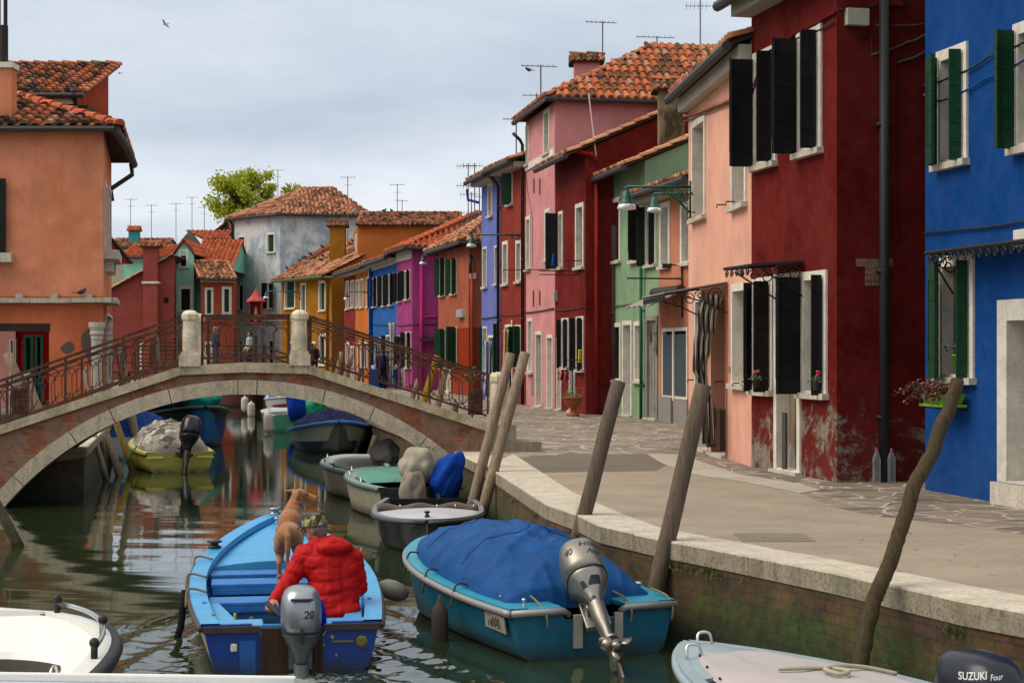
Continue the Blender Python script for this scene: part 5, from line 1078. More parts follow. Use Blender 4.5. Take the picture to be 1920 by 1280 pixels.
# ================================================================= BOATS
from mathutils import noise as mn
class Boat:
    def __init__(s,label,L,B,loc,rz,H0,H1,ws=.85,blunt=0,name='motorboat',tm=.42,pw=2.2,q=.75,draft=.22,roll=0):
        s.L,s.B,s.H0,s.H1,s.ws,s.tm,s.pw,s.q,s.dr=L,B,H0,H1,ws,tm,pw,q,draft
        s.root=thing(name,label,'boat'); s.loc=(loc[0],loc[1],0); s.rz=R(rz); s.roll=roll
    def fin(s): place(s.root,s.loc,s.rz,(0,R(s.roll))); return s.root
    def w(s,x,y,z): # local -> world
        return Matrix.Translation(s.loc)@Matrix.Rotation(s.rz,4,'Z')@V((x,y,z))
    def loc_of(s,p): return (Matrix.Translation(s.loc)@Matrix.Rotation(s.rz,4,'Z')).inverted()@p
    def hb(s,t):
        if t<s.tm: return s.B/2*(s.ws+(1-s.ws)*math.sin(PI/2*t/s.tm))
        u=(t-s.tm)/(1-s.tm); return s.B/2*max(1-u**s.pw,0)**s.q
    def zs(s,t): return s.H0+(s.H1-s.H0)*t**2
    def yy(s,t,w=0): return s.L*t-(.16*s.L*.5*w)*max(0,t-.7)/.3  # stem rakes aft as it goes down
    def sec(s,t,inset=0,floor=None):
        b=max(s.hb(t)-inset,.004); z=s.zs(t); k=max(0,(t-.75)/.25)
        if floor is None: return [(b,z,0),(b*.97,z*.72,.2),(b*.93,z*.4,.45),(b*(.87-.15*k),.03,.7),(b*(.5-.2*k),-s.dr*.7,.9),(0,-s.dr,1)]
        return [(b,z,0),(b*.93,z*.7,.1),(b*.86,floor+.08,.3),(b*.8,floor,.4),(b*.4,floor-.01,.45),(0,floor-.02,.5)]
    def skin(s,inset=0,floor=None,t0=0,t1=1,n=28,mi=None):
        mb=MB()
        for side in (-1,1):
            vs=[]
            for i in range(n+1):
                t=t0+(t1-t0)*i/n
                for (x,z,w) in s.sec(t,inset,floor): vs.append((side*x,s.yy(t,w),z))
            for i in range(n):
                for k in range(5):
                    f=[i*6+k,i*6+k+1,(i+1)*6+k+1,(i+1)*6+k]; 
                    mb.f.append([j+len(mb.v) for j in (f if side>0 else f[::-1])]); mb.mi.append(mi[k] if mi else 0); mb.r.append(0)
            mb.v.extend(vs)
        return mb
    def hull(s,mat,bmat=None,inner=None,floor=.08,notch=None,thk=.05,gw=.09,gmat=None,rub=None,rubr=.022,fdeck=None,dmat=None,crown=.04,sheer_strake=None,tmat=None,transom_under=None,lowb=False):
        mats=[mat]; mi=[0]*5
        if bmat: mats.append(bmat); mi=[0,0,1,1,1] if lowb else [0,0,0,1,1]
        if sheer_strake: mats.append(sheer_strake); mi=[len(mats)-1]+mi[1:]
        mb=s.skin(mi=mi)
        # transom with optional motor notch
        S=s.sec(0); tp=[(x,z) for x,z,_ in S]; nz=notch or 0
        prof=[(-x,z) for x,z in tp]+[(x,z) for x,z in tp[::-1]][1:]
        # order: left gunwale down keel up to right gunwale, then top edge back
        top=[]
        if notch: top=[(notch[0]+.08,tp[0][1]),(notch[0],tp[0][1]-notch[1]),(-notch[0],tp[0][1]-notch[1]),(-notch[0]-.08,tp[0][1])]
        ring_=prof+top; o=len(mb.v)
        mb.v+= [(x,0,z) for x,z in ring_]+[(x,.05,z) for x,z in ring_]; n=len(ring_)
        mb.f+= [[o+k for k in range(n)][::-1],[o+n+k for k in range(n)]]+[[o+k,o+(k+1)%n,o+n+(k+1)%n,o+n+k] for k in range(n)]; ti=0
        if tmat: mats.append(tmat); ti=len(mats)-1
        mb.mi+= [ti]*(n+2); mb.r+= [0]*(n+2)
        s.h=mb.build('hull',mats,s.root,smooth=False)
        for p in s.h.data.polygons: p.use_smooth=len(p.vertices)==4 and p.area<.35 and abs(p.normal.y)<.97
        if inner:
            m=s.skin(thk,floor); m.build('interior',inner,s.root,smooth=True)
        # gunwale cap
        g=MB(); n=36
        for side in (-1,1):
            for i in range(n):
                t=[i/n,(i+1)/n]; P_=[]
                for tt in t:
                    b=s.hb(tt); z=s.zs(tt)+.012; P_.append([V((side*(b+.018),s.yy(tt),z-.045)),V((side*(b+.018),s.yy(tt),z)),V((side*max(b-gw,0),s.yy(tt)-(gw if b<gw else 0)*(1-b/gw if gw else 0),z)),V((side*max(b-gw,0),s.yy(tt)-(gw if b<gw else 0)*(1-b/gw if gw else 0),z-.06))])
                for k in range(3): g.quad(P_[0][k],P_[1][k],P_[1][k+1],P_[0][k+1])
        s.g=g.build('gunwale',gmat or mat,s.root,smooth=False)
        if rub:
            r_=MB(); 
            for side in (-1,1): r_.tube([(side*(s.hb(i/36)+.02),s.yy(i/36)+(.02 if i==36 else 0),s.zs(i/36)-.03) for i in range(37)],rubr,7)
            r_.build('rub_rail',rub,s.root,smooth=True)
        if fdeck is not None:
            s.deck(fdeck,1,dmat or gmat or mat,crown)
        return s.h
    def deck(s,t0,t1,mat,crown=.04,inset=.03,dz=.0,name='deck',front=True):
        m=MB(); n=14
        def f(u,v): t=t0+(t1-t0)*u; b=max(s.hb(t)-inset,.0); w=v*2-1; return V((w*b,s.yy(t),s.zs(t)+.005+dz+crown*(1-w*w)*(1 if t<.9 else (1-t)/.1)))
        m.grid(f,n,10)
        if front:
            m.grid(lambda u,v:V((f(0,u).x,f(0,u).y,f(0,u).z-(.12)*v)),10,1)
        return m.build(name,mat,s.root,smooth=True)
    def thwart(s,t,w,z,mat,th=.035,drop=0,name='thwart',inset=.06):
        m=MB(); b=s.hb(t)-inset; y=s.yy(t); m.box((0,y,z),(2*b,w,th)); 
        if drop: m.box((0,y-w/2+.012,z-drop/2-th/2),(2*b-.02,.024,drop))
        return m.build(name,mat,s.root,bevel=.006)
    def cover(s,t0,t1,hc,mat,wr=.03,over=.02,name='cover',seed=0,nu=90,nv=72,peak=.5,flat=.7,skirt=.08,eyelets=None,ridge=None):
        m=MB()
        def f(u,v):
            t=t0+(t1-t0)*u; w=v*2-1; b=s.hb(min(t,.97))+over; y=s.yy(t); e=min(1,abs(w)*1.0)
            env=math.sin(PI*min(max(u,0),1)**(.5/peak if peak!=.5 else 1))**.6 if 0<u<1 else 0
            body=(1-abs(w)**2.2)**flat if abs(w)<1 else 0
            z=s.zs(min(t,1))+.02+hc*env*body
            nz=mn.noise(V((w*b*2.3+seed,y*1.7,seed)))+.6*mn.noise(V((w*b*5,y*4.5,seed+3)))+1.1*(1-abs(mn.noise(V((w*b*1.6+y*.5,y*1.3-w*b*.6,seed+9)))))**7+.7*(1-abs(mn.noise(V((w*b*3.1-y*.8,y*1.9,seed+5)))))**9-.8
            if ridge: z+=ridge*math.exp(-((w*b-.12*math.sin(y*2.2))/.06)**2)*env*.6+ridge*.8*math.exp(-((y-s.L*.35-w*b*.8)/.07)**2)*body
            z+=wr*nz*(.25+.75*body)*(1 if 0<u<1 else .3)
            if abs(w)>.985: z-=skirt*(.6+.4*math.sin(y*9+seed))
            if u in(0,1): z-=skirt*.8
            return V((w*b,y,z))
        m.grid(f,nu,nv); o=m.build(name,mat,s.root,smooth=True)
        if ridge:
            for ln in ([(u_/40,.5) for u_ in range(2,39)],[(.36,v_/40) for v_ in range(2,39)],[(.68,v_/40) for v_ in range(2,39)]):
                q=MB(); q.tube([f(*w_)+V((0,0,.003)) for w_ in ln],.006,4); q.build('seam',mat,o)
        return o
    def cleat(s,x,y,z,mat=None,name='cleat',sz=.05):
        m=MB(); m.lathe([(sz*.5,0),(sz*.5,.02),(sz*.3,.03),(sz*.3,.045),(sz*.6,.055),(sz*.6,.07),(sz*.2,.075)],12,c=(x,y,z)); return m.build(name,mat or metal('#b9b7b0',.25),s.root,smooth=True)
def motor(root,M,cow,leg,sz=1.0,tilt=0,prop=True,tiller=None,band=None,text=None,slot=True,legc=None,recess_shade=(),name='outboard_motor',cowtop=.3,under=None,depth=1.25):
    """outboard: origin at the transom clamp, z up, -y aft"""
    T=M@Matrix.Rotation(R(-tilt),4,'X')@Matrix.Scale(sz,4)
    X=lambda p:T@V(p)
    def sec(prof,n=28,m=None,pw=2.6,cap=True):
        mb=m or MB(); vs=[]
        for (z,rx,ry,yo) in prof:
            for k in range(n):
                t=2*PI*k/n; c,s_=math.cos(t),math.sin(t); vs.append(X((math.copysign(abs(c)**(2/pw),c)*rx,math.copysign(abs(s_)**(2/pw),s_)*ry+yo,z)))
        N=len(prof); fs=[(i*n+k,i*n+(k+1)%n,(i+1)*n+(k+1)%n,(i+1)*n+k) for i in range(N-1) for k in range(n)]+[tuple(range(n))[::-1],tuple((N-1)*n+k for k in range(n))]
        mb.add(vs,fs); return mb
    d=depth
    top=[(.20,.148,.148*d,-.16),(.27,.156,.158*d,-.16),(.36,.157,.158*d,-.155),(.44,.150,.150*d,-.15),(.495,.132,.135*d,-.145),(.525,.105,.108*d,-.14),(.54,.065,.07*d,-.14),(.545,.01,.01,-.14)]
    o=sec(top).build(name,cow,root,smooth=True)
    low=[(-.06,.045,.06,-.19),(.0,.055,.075,-.19),(.05,.08,.10,-.18),(.11,.118,.135,-.17),(.17,.143,.143*d,-.16),(.198,.147,.147*d,-.16)]
    sec(low).build('lower_cowl',under or leg,o,smooth=True)
    q=MB(); sec([(.193,.151,.151*d,-.16),(.205,.151,.151*d,-.16)],m=q); q.build('seam',plain('#1a1a1a',.6),o)
    q=MB(); sec([(-.5,.036,.08,-.2),(-.3,.042,.08,-.2),(-.18,.055,.075,-.195),(-.05,.06,.08,-.19)],m=q,pw=2); sec([(-.47,.06,.13,-.24),(-.455,.06,.13,-.24)],m=q,pw=2.2)
    # gearcase torpedo and skeg
    pts=[X((0,y,-.6)) for y in (-.08,-.12,-.2,-.3,-.36)]; q.tube(pts,[.012*sz,.04*sz,.05*sz,.045*sz,.035*sz],12); sec([(-.62,.022,.07,-.2),(-.5,.03,.075,-.2)],m=q,pw=2); q.frame8([X(p) for p in ((-.008,-.27,-.76),(.008,-.27,-.76),(.008,-.2,-.76),(-.008,-.2,-.76),(-.012,-.3,-.6),(.012,-.3,-.6),(.012,-.12,-.6),(-.012,-.12,-.6))])
    q.build('leg',leg,o,smooth=False)
    q=MB(); q.obox(X((-.09,-.06,-.12)),T.to_3x3()@V((.18,0,0)),T.to_3x3()@V((0,.05,0)),T.to_3x3()@V((0,0,.26))); q.obox(X((-.06,-.15,-.02)),T.to_3x3()@V((.12,0,0)),T.to_3x3()@V((0,.12,0)),T.to_3x3()@V((0,0,.14))); q.build('clamp_bracket',under or leg,o,bevel=.006)
    if prop:
        q=MB(); q.tube([X((0,-.36,-.6)),X((0,-.44,-.6))],.03*sz,12)
        for k in range(3):
            a=k*2*PI/3+.4; vs=[]
            for i in range(5):
                r=.03+.1*i/4; w=[.022,.05,.06,.05,.015][i]
                for sg in (-1,1): aa=a+sg*w/max(r,.05)*.75; vs.append(X((math.cos(aa)*r,-.40+sg*.022,-.6+math.sin(aa)*r)))
            q.add(vs,[(2*i,2*i+1,2*i+3,2*i+2) for i in range(4)])
        q.build('propeller',metal('#8a7f78',.3,1,.4),o,smooth=True,solid=.006)
    if tiller:
        q=MB(); p0=X((0,.02,.14)); p1=V(tiller); md=p0.lerp(p1,.55); q.tube([p0,md],.028,8); q.build('tiller_arm',under or leg,o,smooth=True); q=MB(); q.tube([md,p1+(p1-md).normalized()*.06],.022,10); q.build('tiller_grip',plain('#151515',.7),o,smooth=True)
    if slot:
        q=MB(); q.obox(X((-.085,-.362,.455)),T.to_3x3()@V((.17,0,0)),T.to_3x3()@V((0,.05,0)),T.to_3x3()@V((0,0,.014))); q.build('air_slot',plain('#2a2a2b',.6),o)
        q=MB(); q.obox(X((-.016,-.385,.13)),T.to_3x3()@V((.032,0,0)),T.to_3x3()@V((0,.05,0)),T.to_3x3()@V((0,0,.10))); q.build('latch',plain('#1c1c1d',.5),o,bevel=.004)
    for (ang,z,wd,ht) in recess_shade:
        q=MB(); pr=sorted(low)
        def rf(u,v):
            zz=z+(v-.5)*ht
            for a,b in zip(pr,pr[1:]):
                if a[0]<=zz<=b[0]: break
            f=(zz-a[0])/(b[0]-a[0]); rx=a[1]+(b[1]-a[1])*f; ry=a[2]+(b[2]-a[2])*f; yo=a[3]+(b[3]-a[3])*f; tt=R(ang)-PI/2+(u-.5)*wd/((rx+ry)/2)*(1.0-.3*v)
            c,s2=math.cos(tt),math.sin(tt); return X((math.copysign(abs(c)**(2/2.6),c)*(rx+.002),math.copysign(abs(s2)**(2/2.6),s2)*(ry+.002)+yo,zz))
        q.grid(rf,6,3); q.build('cowl_recess_shade',plain('#1c1b1a',.7),o)  # flat dark patches on the cowl paint the shade of cut-outs
    for tx in (text or []):
        s_,size,z,ang,mat,sh=tx[:6]; rt=R(tx[6]) if len(tx)>6 else 0
        def mf(x,y,z=z,ang=ang,rt=rt):
            x,y=x*math.cos(rt)-y*math.sin(rt),x*math.sin(rt)+y*math.cos(rt)
            zz=z+y; pr=[p for p in top+low]; pr.sort(); 
            for a,b in zip(pr,pr[1:]):
                if a[0]<=zz<=b[0]: break
            f=(zz-a[0])/(b[0]-a[0]); rx=a[1]+(b[1]-a[1])*f; ry=a[2]+(b[2]-a[2])*f; yo=a[3]+(b[3]-a[3])*f
            t=R(ang)-PI/2+x/((rx+ry)/2)
            c,s2=math.cos(t),math.sin(t); return X((math.copysign(abs(c)**(2/2.6),c)*(rx+.003),math.copysign(abs(s2)**(2/2.6),s2)*(ry+.003)+yo,zz))
        textmb(s_,size,mf,shear=sh,thick=1.5).build('lettering',mat,o)
    return o
def rope(parent_or_none,pts,r=.009,mat=None,name='rope',label=None,cat='rope'):
    f=[]; pts=[V(p) for p in pts]
    for i in range(len(pts)-1):
        p0=pts[max(i-1,0)];p1=pts[i];p2=pts[i+1];p3=pts[min(i+2,len(pts)-1)]
        for k in range(6):
            t=k/6; f.append(.5*((2*p1)+(-p0+p2)*t+(2*p0-5*p1+4*p2-p3)*t*t+(-p0+3*p1-3*p2+p3)*t**3))
    f.append(pts[-1]); m=MB(); m.tube(f,r,6); o=m.build(name,mat or fabric('#8a8268',.7),parent_or_none,smooth=True)
    if parent_or_none is None: tag(o,label,cat)
    return o
CHROME=metal('#c9c8c4',.2,1,.1); BLKR=plain('#141413',.6)
def fender(label,p,L_,r,mat,tiltv=(0,0,-1),name='fender'):
    d=V(tiltv).normalized(); M=d.to_track_quat('Z','Y').to_matrix(); m=MB(); p=V(p)
    m.lathe([(.012,-.05),(.02,0),(r*.55,.03),(r*.92,.08),(r,.14),(r,L_-.14),(r*.9,L_-.07),(r*.5,L_-.02),(.02,L_)],14,M=M,c=p); o=m.build(name,mat,None,smooth=True); return tag(o,label,'fender')
# 1 --- light blue rowing boat under way
b=Boat('light blue open wooden boat under way with a man at the tiller and a dog',4.75,1.56,(-1.65,12.40),9.7,.37,.73,ws=.84,name='open_boat',pw=2.0,q=.8)
LB1=paint('#3f9fd6',.85,.4,.15,.4,'#7a7a68',7); LB2=paint('#1c78c4',.85,.5,.3,.6,'#4a5a68',9); DB=paint('#0a3f96',.8,.4,.2,.25,'#1a2030',5)
BM1=paint('#a89f8c',.8,.5,.2,.4,'#5a4a3a'); 
b.hull(BM1,paint('#6b5a4c',.7,.6,.2,.5,'#2a2018'),LB2,floor=.06,notch=(.22,.12),gw=.12,gmat=LB1,rub=plain('#3a3128',.7),rubr=.026,sheer_strake=None,tmat=DB)
b.deck(.60,1,LB1,.05,inset=.10,dz=-.07)
b.thwart(.55,.30,.40,LB2,inset=.12,drop=.0); b.thwart(.45,.36,.385,LB2,inset=.16,drop=.06,name='locker_lid'); b.thwart(.30,.34,.33,LB2,inset=.14,drop=.05)
m=MB()
for side in (-1,1): m.frame8([V((side*(b.hb(t)-.13),b.yy(t),.3)) for t in (0,)]+[V((side*(b.hb(.30)-.13),b.yy(.30),.3)),V((side*(b.hb(.30)-.2),b.yy(.30),.3)),V((side*(b.hb(0)-.3),0.05,.3))]+[V((side*(b.hb(0)-.13),0.02,.345)),V((side*(b.hb(.30)-.13),b.yy(.30),.345)),V((side*(b.hb(.30)-.2),b.yy(.30),.345)),V((side*(b.hb(0)-.3),0.05,.345))])
m.box((-.42,.14,.335),(.42,.28,.06)); m.box((.45,.12,.335),(.36,.24,.06)); m.box((0,.42,.16),(1.1,.02,.28)); m.build('stern_locker',LB1,b.root,bevel=.012)
m=MB(); 
for t in (.5,.62,.35,.2): 
    for side in (-1,1): m.box((side*(b.hb(t)-.08),b.yy(t),.26),(.03,.05,.3))
m.build('frame_rib',LB1,b.root)
m=MB(); m.box((0,-.018,.16),(.46,.03,.36)); m.build('motor_pad',wood('#4a3626',.7,2),b.root)
m=MB(); m.box((-.33,-.008,.1),(.12,.012,.3)) ; m.build('paint_patch',paint('#1560b4',.8,.4),b.root)
for side in (-1,1): m=MB(); m.box((side*(.45),-.014,b.H0-.035),(.42,.03,.045)); m.build('rub_rail',plain('#3a3128',.7),b.root)
m=MB(); m.box((-.43,-.01,.2),(.05,.02,.06)); m.build('drain_fitting',M_WHITE,b.root,bevel=.01); m=MB(); m.lathe([(.045,0),(.045,.01),(.03,.014)],14,M=Matrix.Rotation(R(90),3,'X'),c=(.52,-.003,.22)); m.box((.38,-.006,.225),(.16,.008,.016)); m.build('brass_disc',metal('#8a8048',.5),b.root)
pt_=MB()
for (x,z,s_) in ((.22,.20,.05),(.3,.26,.03),(.16,.12,.06),(.2,.06,.05),(.33,.12,.02)):
    n=9; pt_.poly([V((x+s_*.5*math.cos(k*2*PI/n)*random.uniform(.5,1.2),-.004,z+s_*.6*math.sin(k*2*PI/n)*random.uniform(.5,1.3))) for k in range(n)])
pt_.build('worn_paint',plain('#a89a52',.7),b.root)
b.cleat(0,b.L*.985,b.H1+.0,metal('#9a9a98',.3),sz=.11); b.cleat(0,b.L*.90,b.H1-.06,CHROME,sz=.03); b.cleat(-b.hb(.70)+.03,b.yy(.70),b.zs(.70)+.01,plain('#1a1c1e',.5),name='oarlock',sz=.12)
motor(b.root,Matrix.Translation((.06,-.02,.15)),metal('#9a9da0',.28,.75,.08),metal('#6f7674',.4,.6,.15),sz=.96,tilt=0,tiller=(-.15,.47,.43),under=metal('#5c625f',.4,.6,.12),text=[('20',.085,.345,14,plain('#23242c',.5),.15)])
for y0_ in (.28,.42,.58):
    t=y0_; rope(b.root,[(-b.hb(t)+.12,b.yy(t),b.zs(t)+.03),(-b.hb(t)-.03,b.yy(t)+.05,b.zs(t)+.05),(-b.hb(t)-.05,b.yy(t)-.06,b.zs(t)-.08)],.011)
rope(b.root,[(-.30,.36,.37),(-.22,.33,.2),(-.1,.2,.17),(.0,.1,.2)],.013,fabric('#7a6a58',.7)); rope(b.root,[(-.42,.36,.40),(-.42,.36,.22)],.012,fabric('#a8b04a',.7))
m=MB(); m.tube([(-.66,.95,.36),(-.58,.35,.37)],.02,8); m.build('boat_hook',wood('#7a6a58',.7,1),b.root)
BLUE=b; b.fin()
o=MB(); p0=b.w(-b.hb(.36)-.05,b.yy(.36),b.zs(.36)-.02); o.tube([p0,p0+V((-.02,-.02,-.16)),p0+V((-.03,-.05,-.3)),p0+V((-.09,-.12,-.52))],[.035,.03,.03,.028],8,flat=.5); tag(o.build('mooring_strap',fabric('#15151a',.6),smooth=True),'black strap hanging over the left side of the light blue boat','strap')
# 2 --- turquoise boat with the blue tarpaulin
b=Boat('turquoise motorboat under a blue tarpaulin with its silver outboard tilted up',3.62,1.58,(.65,13.06),21.5,.40,.60,ws=.88,pw=2.6,q=.62)
TQ=paint('#1f94ae',.8,.35,.12,.2,'#3a4a48',5); TQ2=paint('#0f6a86',.7,.4,.15,.3,'#1a2a2a',5)
b.hull(TQ2,paint('#22403f',.6,.6,.2,.4,'#14180f'),TQ2,floor=.1,notch=(.24,.10),gw=.13,gmat=TQ,rub=metal('#8d8a84',.45,.4,.2),rubr=.03,tmat=TQ2)
b.deck(.80,1,TQ,.03,inset=.10,dz=-.05); 
for side in (-1,1): m=MB(); m.box((side*.48,.16,.385),(.42,.32,.05)); m.build('stern_deck',TQ,b.root,bevel=.012)
for side in (-1,1): m=MB(); m.tube([(side*.71,-.02,.375),(side*.27,-.02,.375),(side*.22,0,.34)],.028,8); m.build('rub_rail',metal('#8d8a84',.45,.4,.2),b.root,smooth=True)
TARP=fabric('#0d4a84',.8,.7,5,.5,.25)
b.cover(.075,.90,.42,TARP,wr=.03,over=-.085,seed=4,ridge=.05,peak=.62,flat=.62)
b.cleat(0,b.L*.955,b.H1,CHROME,sz=.07); b.cleat(.62,.5,b.zs(.1)+.02,CHROME,sz=.09); b.cleat(-.56,.1,b.zs(0)+.0,CHROME,sz=.03)

for k in range(9):
    for sd_ in (-1,1): ey=MB(); t=.12+k*.08; ey.ell((sd_*(b.hb(t)-.11),b.yy(t),b.zs(t)+.045),.012,8,6); ey.build('eyelet',CHROME,b.root,smooth=True)
sil=metal('#8d877c',.36,.8,.2)
motor(b.root,Matrix.Translation((-.02,-.06,.31))@Matrix.Rotation(R(-14),4,'Z')@Matrix.Rotation(R(-11),4,'Y'),sil,sil,sz=1.10,tilt=50,slot=False,under=metal('#8d887f',.32,.8,.15),depth=1.3,text=[('40',.085,.36,-32,plain('#2a241a',.5),.15,-8),('HONDA',.062,.395,36,plain('#2a2a2a',.5),0,-8),('Four',.06,.32,26,plain('#2a2a2a',.5),.4,-8)],recess_shade=((-26,.085,.05,.05),(16,.10,.09,.06),(-6,-.02,.02,.02)))
for (x,y) in ((-.42,0),(.30,0),(.66,.2)): rope(b.root,[(x,.32,.46),(x*1.04,.1,.43),(x*1.02,-.04,.36),(x,-.045,.26)],.009)
for t in (.72,.5,.3): rope(b.root,[(-b.hb(t)+.14,b.yy(t),b.zs(t)+.03),(-b.hb(t),b.yy(t)-.03,b.zs(t)+.05),(-b.hb(t)-.06,b.yy(t)-.06,b.zs(t)-.14)],.009,fabric('#5a5344',.6))
rope(b.root,[(.62,1.2,.43),(.66,1.3,.47),(.58,1.32,.45),(.68,1.42,.46),(.74,1.25,.42)],.016,fabric('#8d8478',.8))
q=MB(); q.frame8([V((-b.hb(.07)*.975-.006,b.yy(.03),.20)),V((-b.hb(.13)*.985-.006,b.yy(.135),.21)),V((-b.hb(.13)*.985+.004,b.yy(.135),.21)),V((-b.hb(.07)*.975+.004,b.yy(.03),.20)),V((-b.hb(.07)-.006,b.yy(.03),.33)),V((-b.hb(.13)-.006,b.yy(.135),.34)),V((-b.hb(.13)+.004,b.yy(.135),.34)),V((-b.hb(.07)+.004,b.yy(.03),.33))]); q.build('registration_plate',plain('#8f8478',.7),b.root)
textmb('NVA',.12,lambda x,y:V((-b.hb(.08)-.012+y*.06,b.yy(.085)-x,.265+y))).build('lettering',plain('#1f1c1a',.6),b.root)
for x_ in (-.15,.2):
    m=MB(); m.box((x_,-.02,.21),(.07,.03,.26)); m.build('motor_pad',plain('#a39c8c',.6),b.root)
TURQ=b; b.fin(); GF=plain('#5a544c',.75)
p=b.w(-b.hb(.33)-.13,b.yy(.30),.34); fender('long grey fender hanging from the port side of the turquoise boat, nearer the camera',p,.52,.07,fabric('#4a443d',.7,bump=.3))
p=b.w(-b.hb(.62)-.14,b.yy(.66),.36); fender('round grey fender hanging by the bow of the turquoise boat',p+V((-.16,0,-.06)),.30,.09,fabric('#8a857e',.8,bump=.3),(1,0,-.35))
# 3 --- grey blue boat bottom right
b=Boat('pale grey blue boat with a flat off white cover in the bottom right corner',2.95,1.36,(2.38,8.08),25,.46,.52,ws=.88,pw=1.75,q=.85)
GB=paint('#93a3a8',.85,.4,.1,.2,'#5a6460'); b.hull(GB,None,GB,gw=.07,gmat=GB,rub=GB,rubr=.03); b.deck(.66,1,GB,.03,inset=.05)
b.cover(.02,.87,.05,fabric('#b3aaa6',.85,wr=1.5,bump=.15,var=.06),wr=.012,over=-.13,name='cover',seed=9,skirt=.02,flat=.35,nu=40,nv=30)
for x,t in ((0,.93),(-.26,.83)): rope(b.root,[(x-.04,b.yy(t),b.zs(t)+.02),(x-.02,b.yy(t)+.02,b.zs(t)+.09),(x+.05,b.yy(t)+.01,b.zs(t)+.09),(x+.07,b.yy(t),b.zs(t)+.02)],.011,CHROME,name='grab_ring')

for k in range(7): sc=MB(); t=.82-k*.1; sc.ell((-b.hb(t)+.14,b.yy(t),b.zs(t)+.035),.009,8,6); sc.build('eyelet',M_IRON,b.root)
motor(b.root,Matrix.Translation((-.24,.0,.43))@Matrix.Rotation(R(-6),4,'Z'),metal('#23252a',.25,.3,.1),plain('#1d1f22',.4,.3),sz=1.02,slot=False,depth=1.55,text=[('SUZUKI',.046,.46,-58,plain('#c9cacb',.35),.1,8),('Four',.036,.465,-18,plain('#b9babb',.35),.35,4)])
b.fin(); GREYB=b
f=[b.w(*q) for q in ((-.1,1.75,.56),(.02,1.66,.57),(.14,1.6,.57),(.2,1.48,.57),(.1,1.42,.57),(.08,1.54,.58),(.26,1.62,.57),(.42,1.6,.55),(.56,1.5,.52))]; rope(None,f,.014,fabric('#a8a08a',.85),label='coiled pale rope lying on the off white boat cover')
# 4 --- white boat left
b=Boat('white fibreglass boat with a steel hand rail at the left edge',5.0,2.25,(-3.42,5.95),0,.62,.70,ws=.95,pw=3.2,q=.5,tm=.5)
WH_=paint('#dedcd4',.95,.3,.04,.12,'#8a8674',5,.05); b.hull(WH_,None,plain('#6d655c',.7),floor=.15,gw=.10,gmat=WH_,rub=BLKR,rubr=.05)
m=MB(); n=40; 
def rg_(k,s_,dz): 
    t=k/n; a=-PI/2-.9+t*(PI+1.8); return V((math.cos(a)*0,0,0))
def edge(k):  # k 0..1 round from port stern over the bow to starboard stern
    return ( -b.hb(1-abs(1-2*k)) if k<.5 else b.hb(1-abs(1-2*k)), b.yy(1-abs(1-2*k)), b.zs(1-abs(1-2*k)))
for i in range(80):
    q_=[]
    for k in (i/80,(i+1)/80):
        x,y,z=edge(k); xi=max(-.78,min(.78,x*.72)); yi=min(y,b.L-.05)*.0+min(y,b.L*.87-(abs(xi)/.78)**4*.22); xo=x*.955; q_.append([V((xo,y-.04,z+.012)),V((xo*.93+xi*.07,y*.97+yi*.03,z-.01)),V((xi,yi,z-.16)),V((xi*.97,yi-.03,z-.20)),V((xi*.95,yi-.04,.2))])
    for j in range(4): m.quad(q_[0][j],q_[1][j],q_[1][j+1],q_[0][j+1],1 if j==3 else 0)
m.build('deck',[WH_,plain('#5a544c',.7)],b.root,smooth=True)
m=MB(); pts=[V(edge(.515+.0118*k))*1 for k in range(13)]; m.tube([V((p.x*.96,p.y-.03,p.z+.07)) for p in pts],.016,8); m.build('hand_rail',CHROME,b.root,smooth=True); 
for k in (0,6,12): 
    m=MB(); p=pts[k]; m.tube([V((p.x*.96,p.y-.03,p.z+.0)),V((p.x*.96,p.y-.03,p.z+.1))],.02,8); m.ell((p.x*.96,p.y-.03,p.z+.1),.03,8,6); m.build('rail_bracket',BLKR,b.root,smooth=True)
rope(b.root,[(.93,2.95,.64),(.93,3.0,.69),(.93,3.06,.69),(.93,3.1,.64)],.009,CHROME,name='grab_ring')
m=MB(); m.box((0,3.0,.35),(1.5,2.2,.05)); m.box((.1,3.5,.42),(.7,.5,.06)); m.build('cockpit_floor',plain('#4a443e',.8),b.root); b.fin()
# 5 --- near white stern at the bottom edge
m=MB(); root=thing('white_boat','white deck corner of a boat cut off by the bottom edge of the picture','boat')
m.prism([(-5,6.6),(-1.05,6.75),(-1.05,7.95),(-1.2,8.05),(-2.0,8.22),(-5,8.25)],.60,.78); m.build('deck',paint('#b9bec9',.95,.3,.05,.1,'#8a8674',5,.05),root,bevel=.03); m=MB(); m.prism([(-5,6.7),(-1.2,6.8),(-1.2,7.9),(-2.0,8.1),(-5,8.12)],-.2,.6); m.build('hull',WH_,root,bevel=.03)
m=MB(); m.box((-1.9,8.12,.80),(1.7,.03,.045),Matrix.Rotation(R(-4),3,'Z')); m.build('gunwale',WH_,root,bevel=.01)
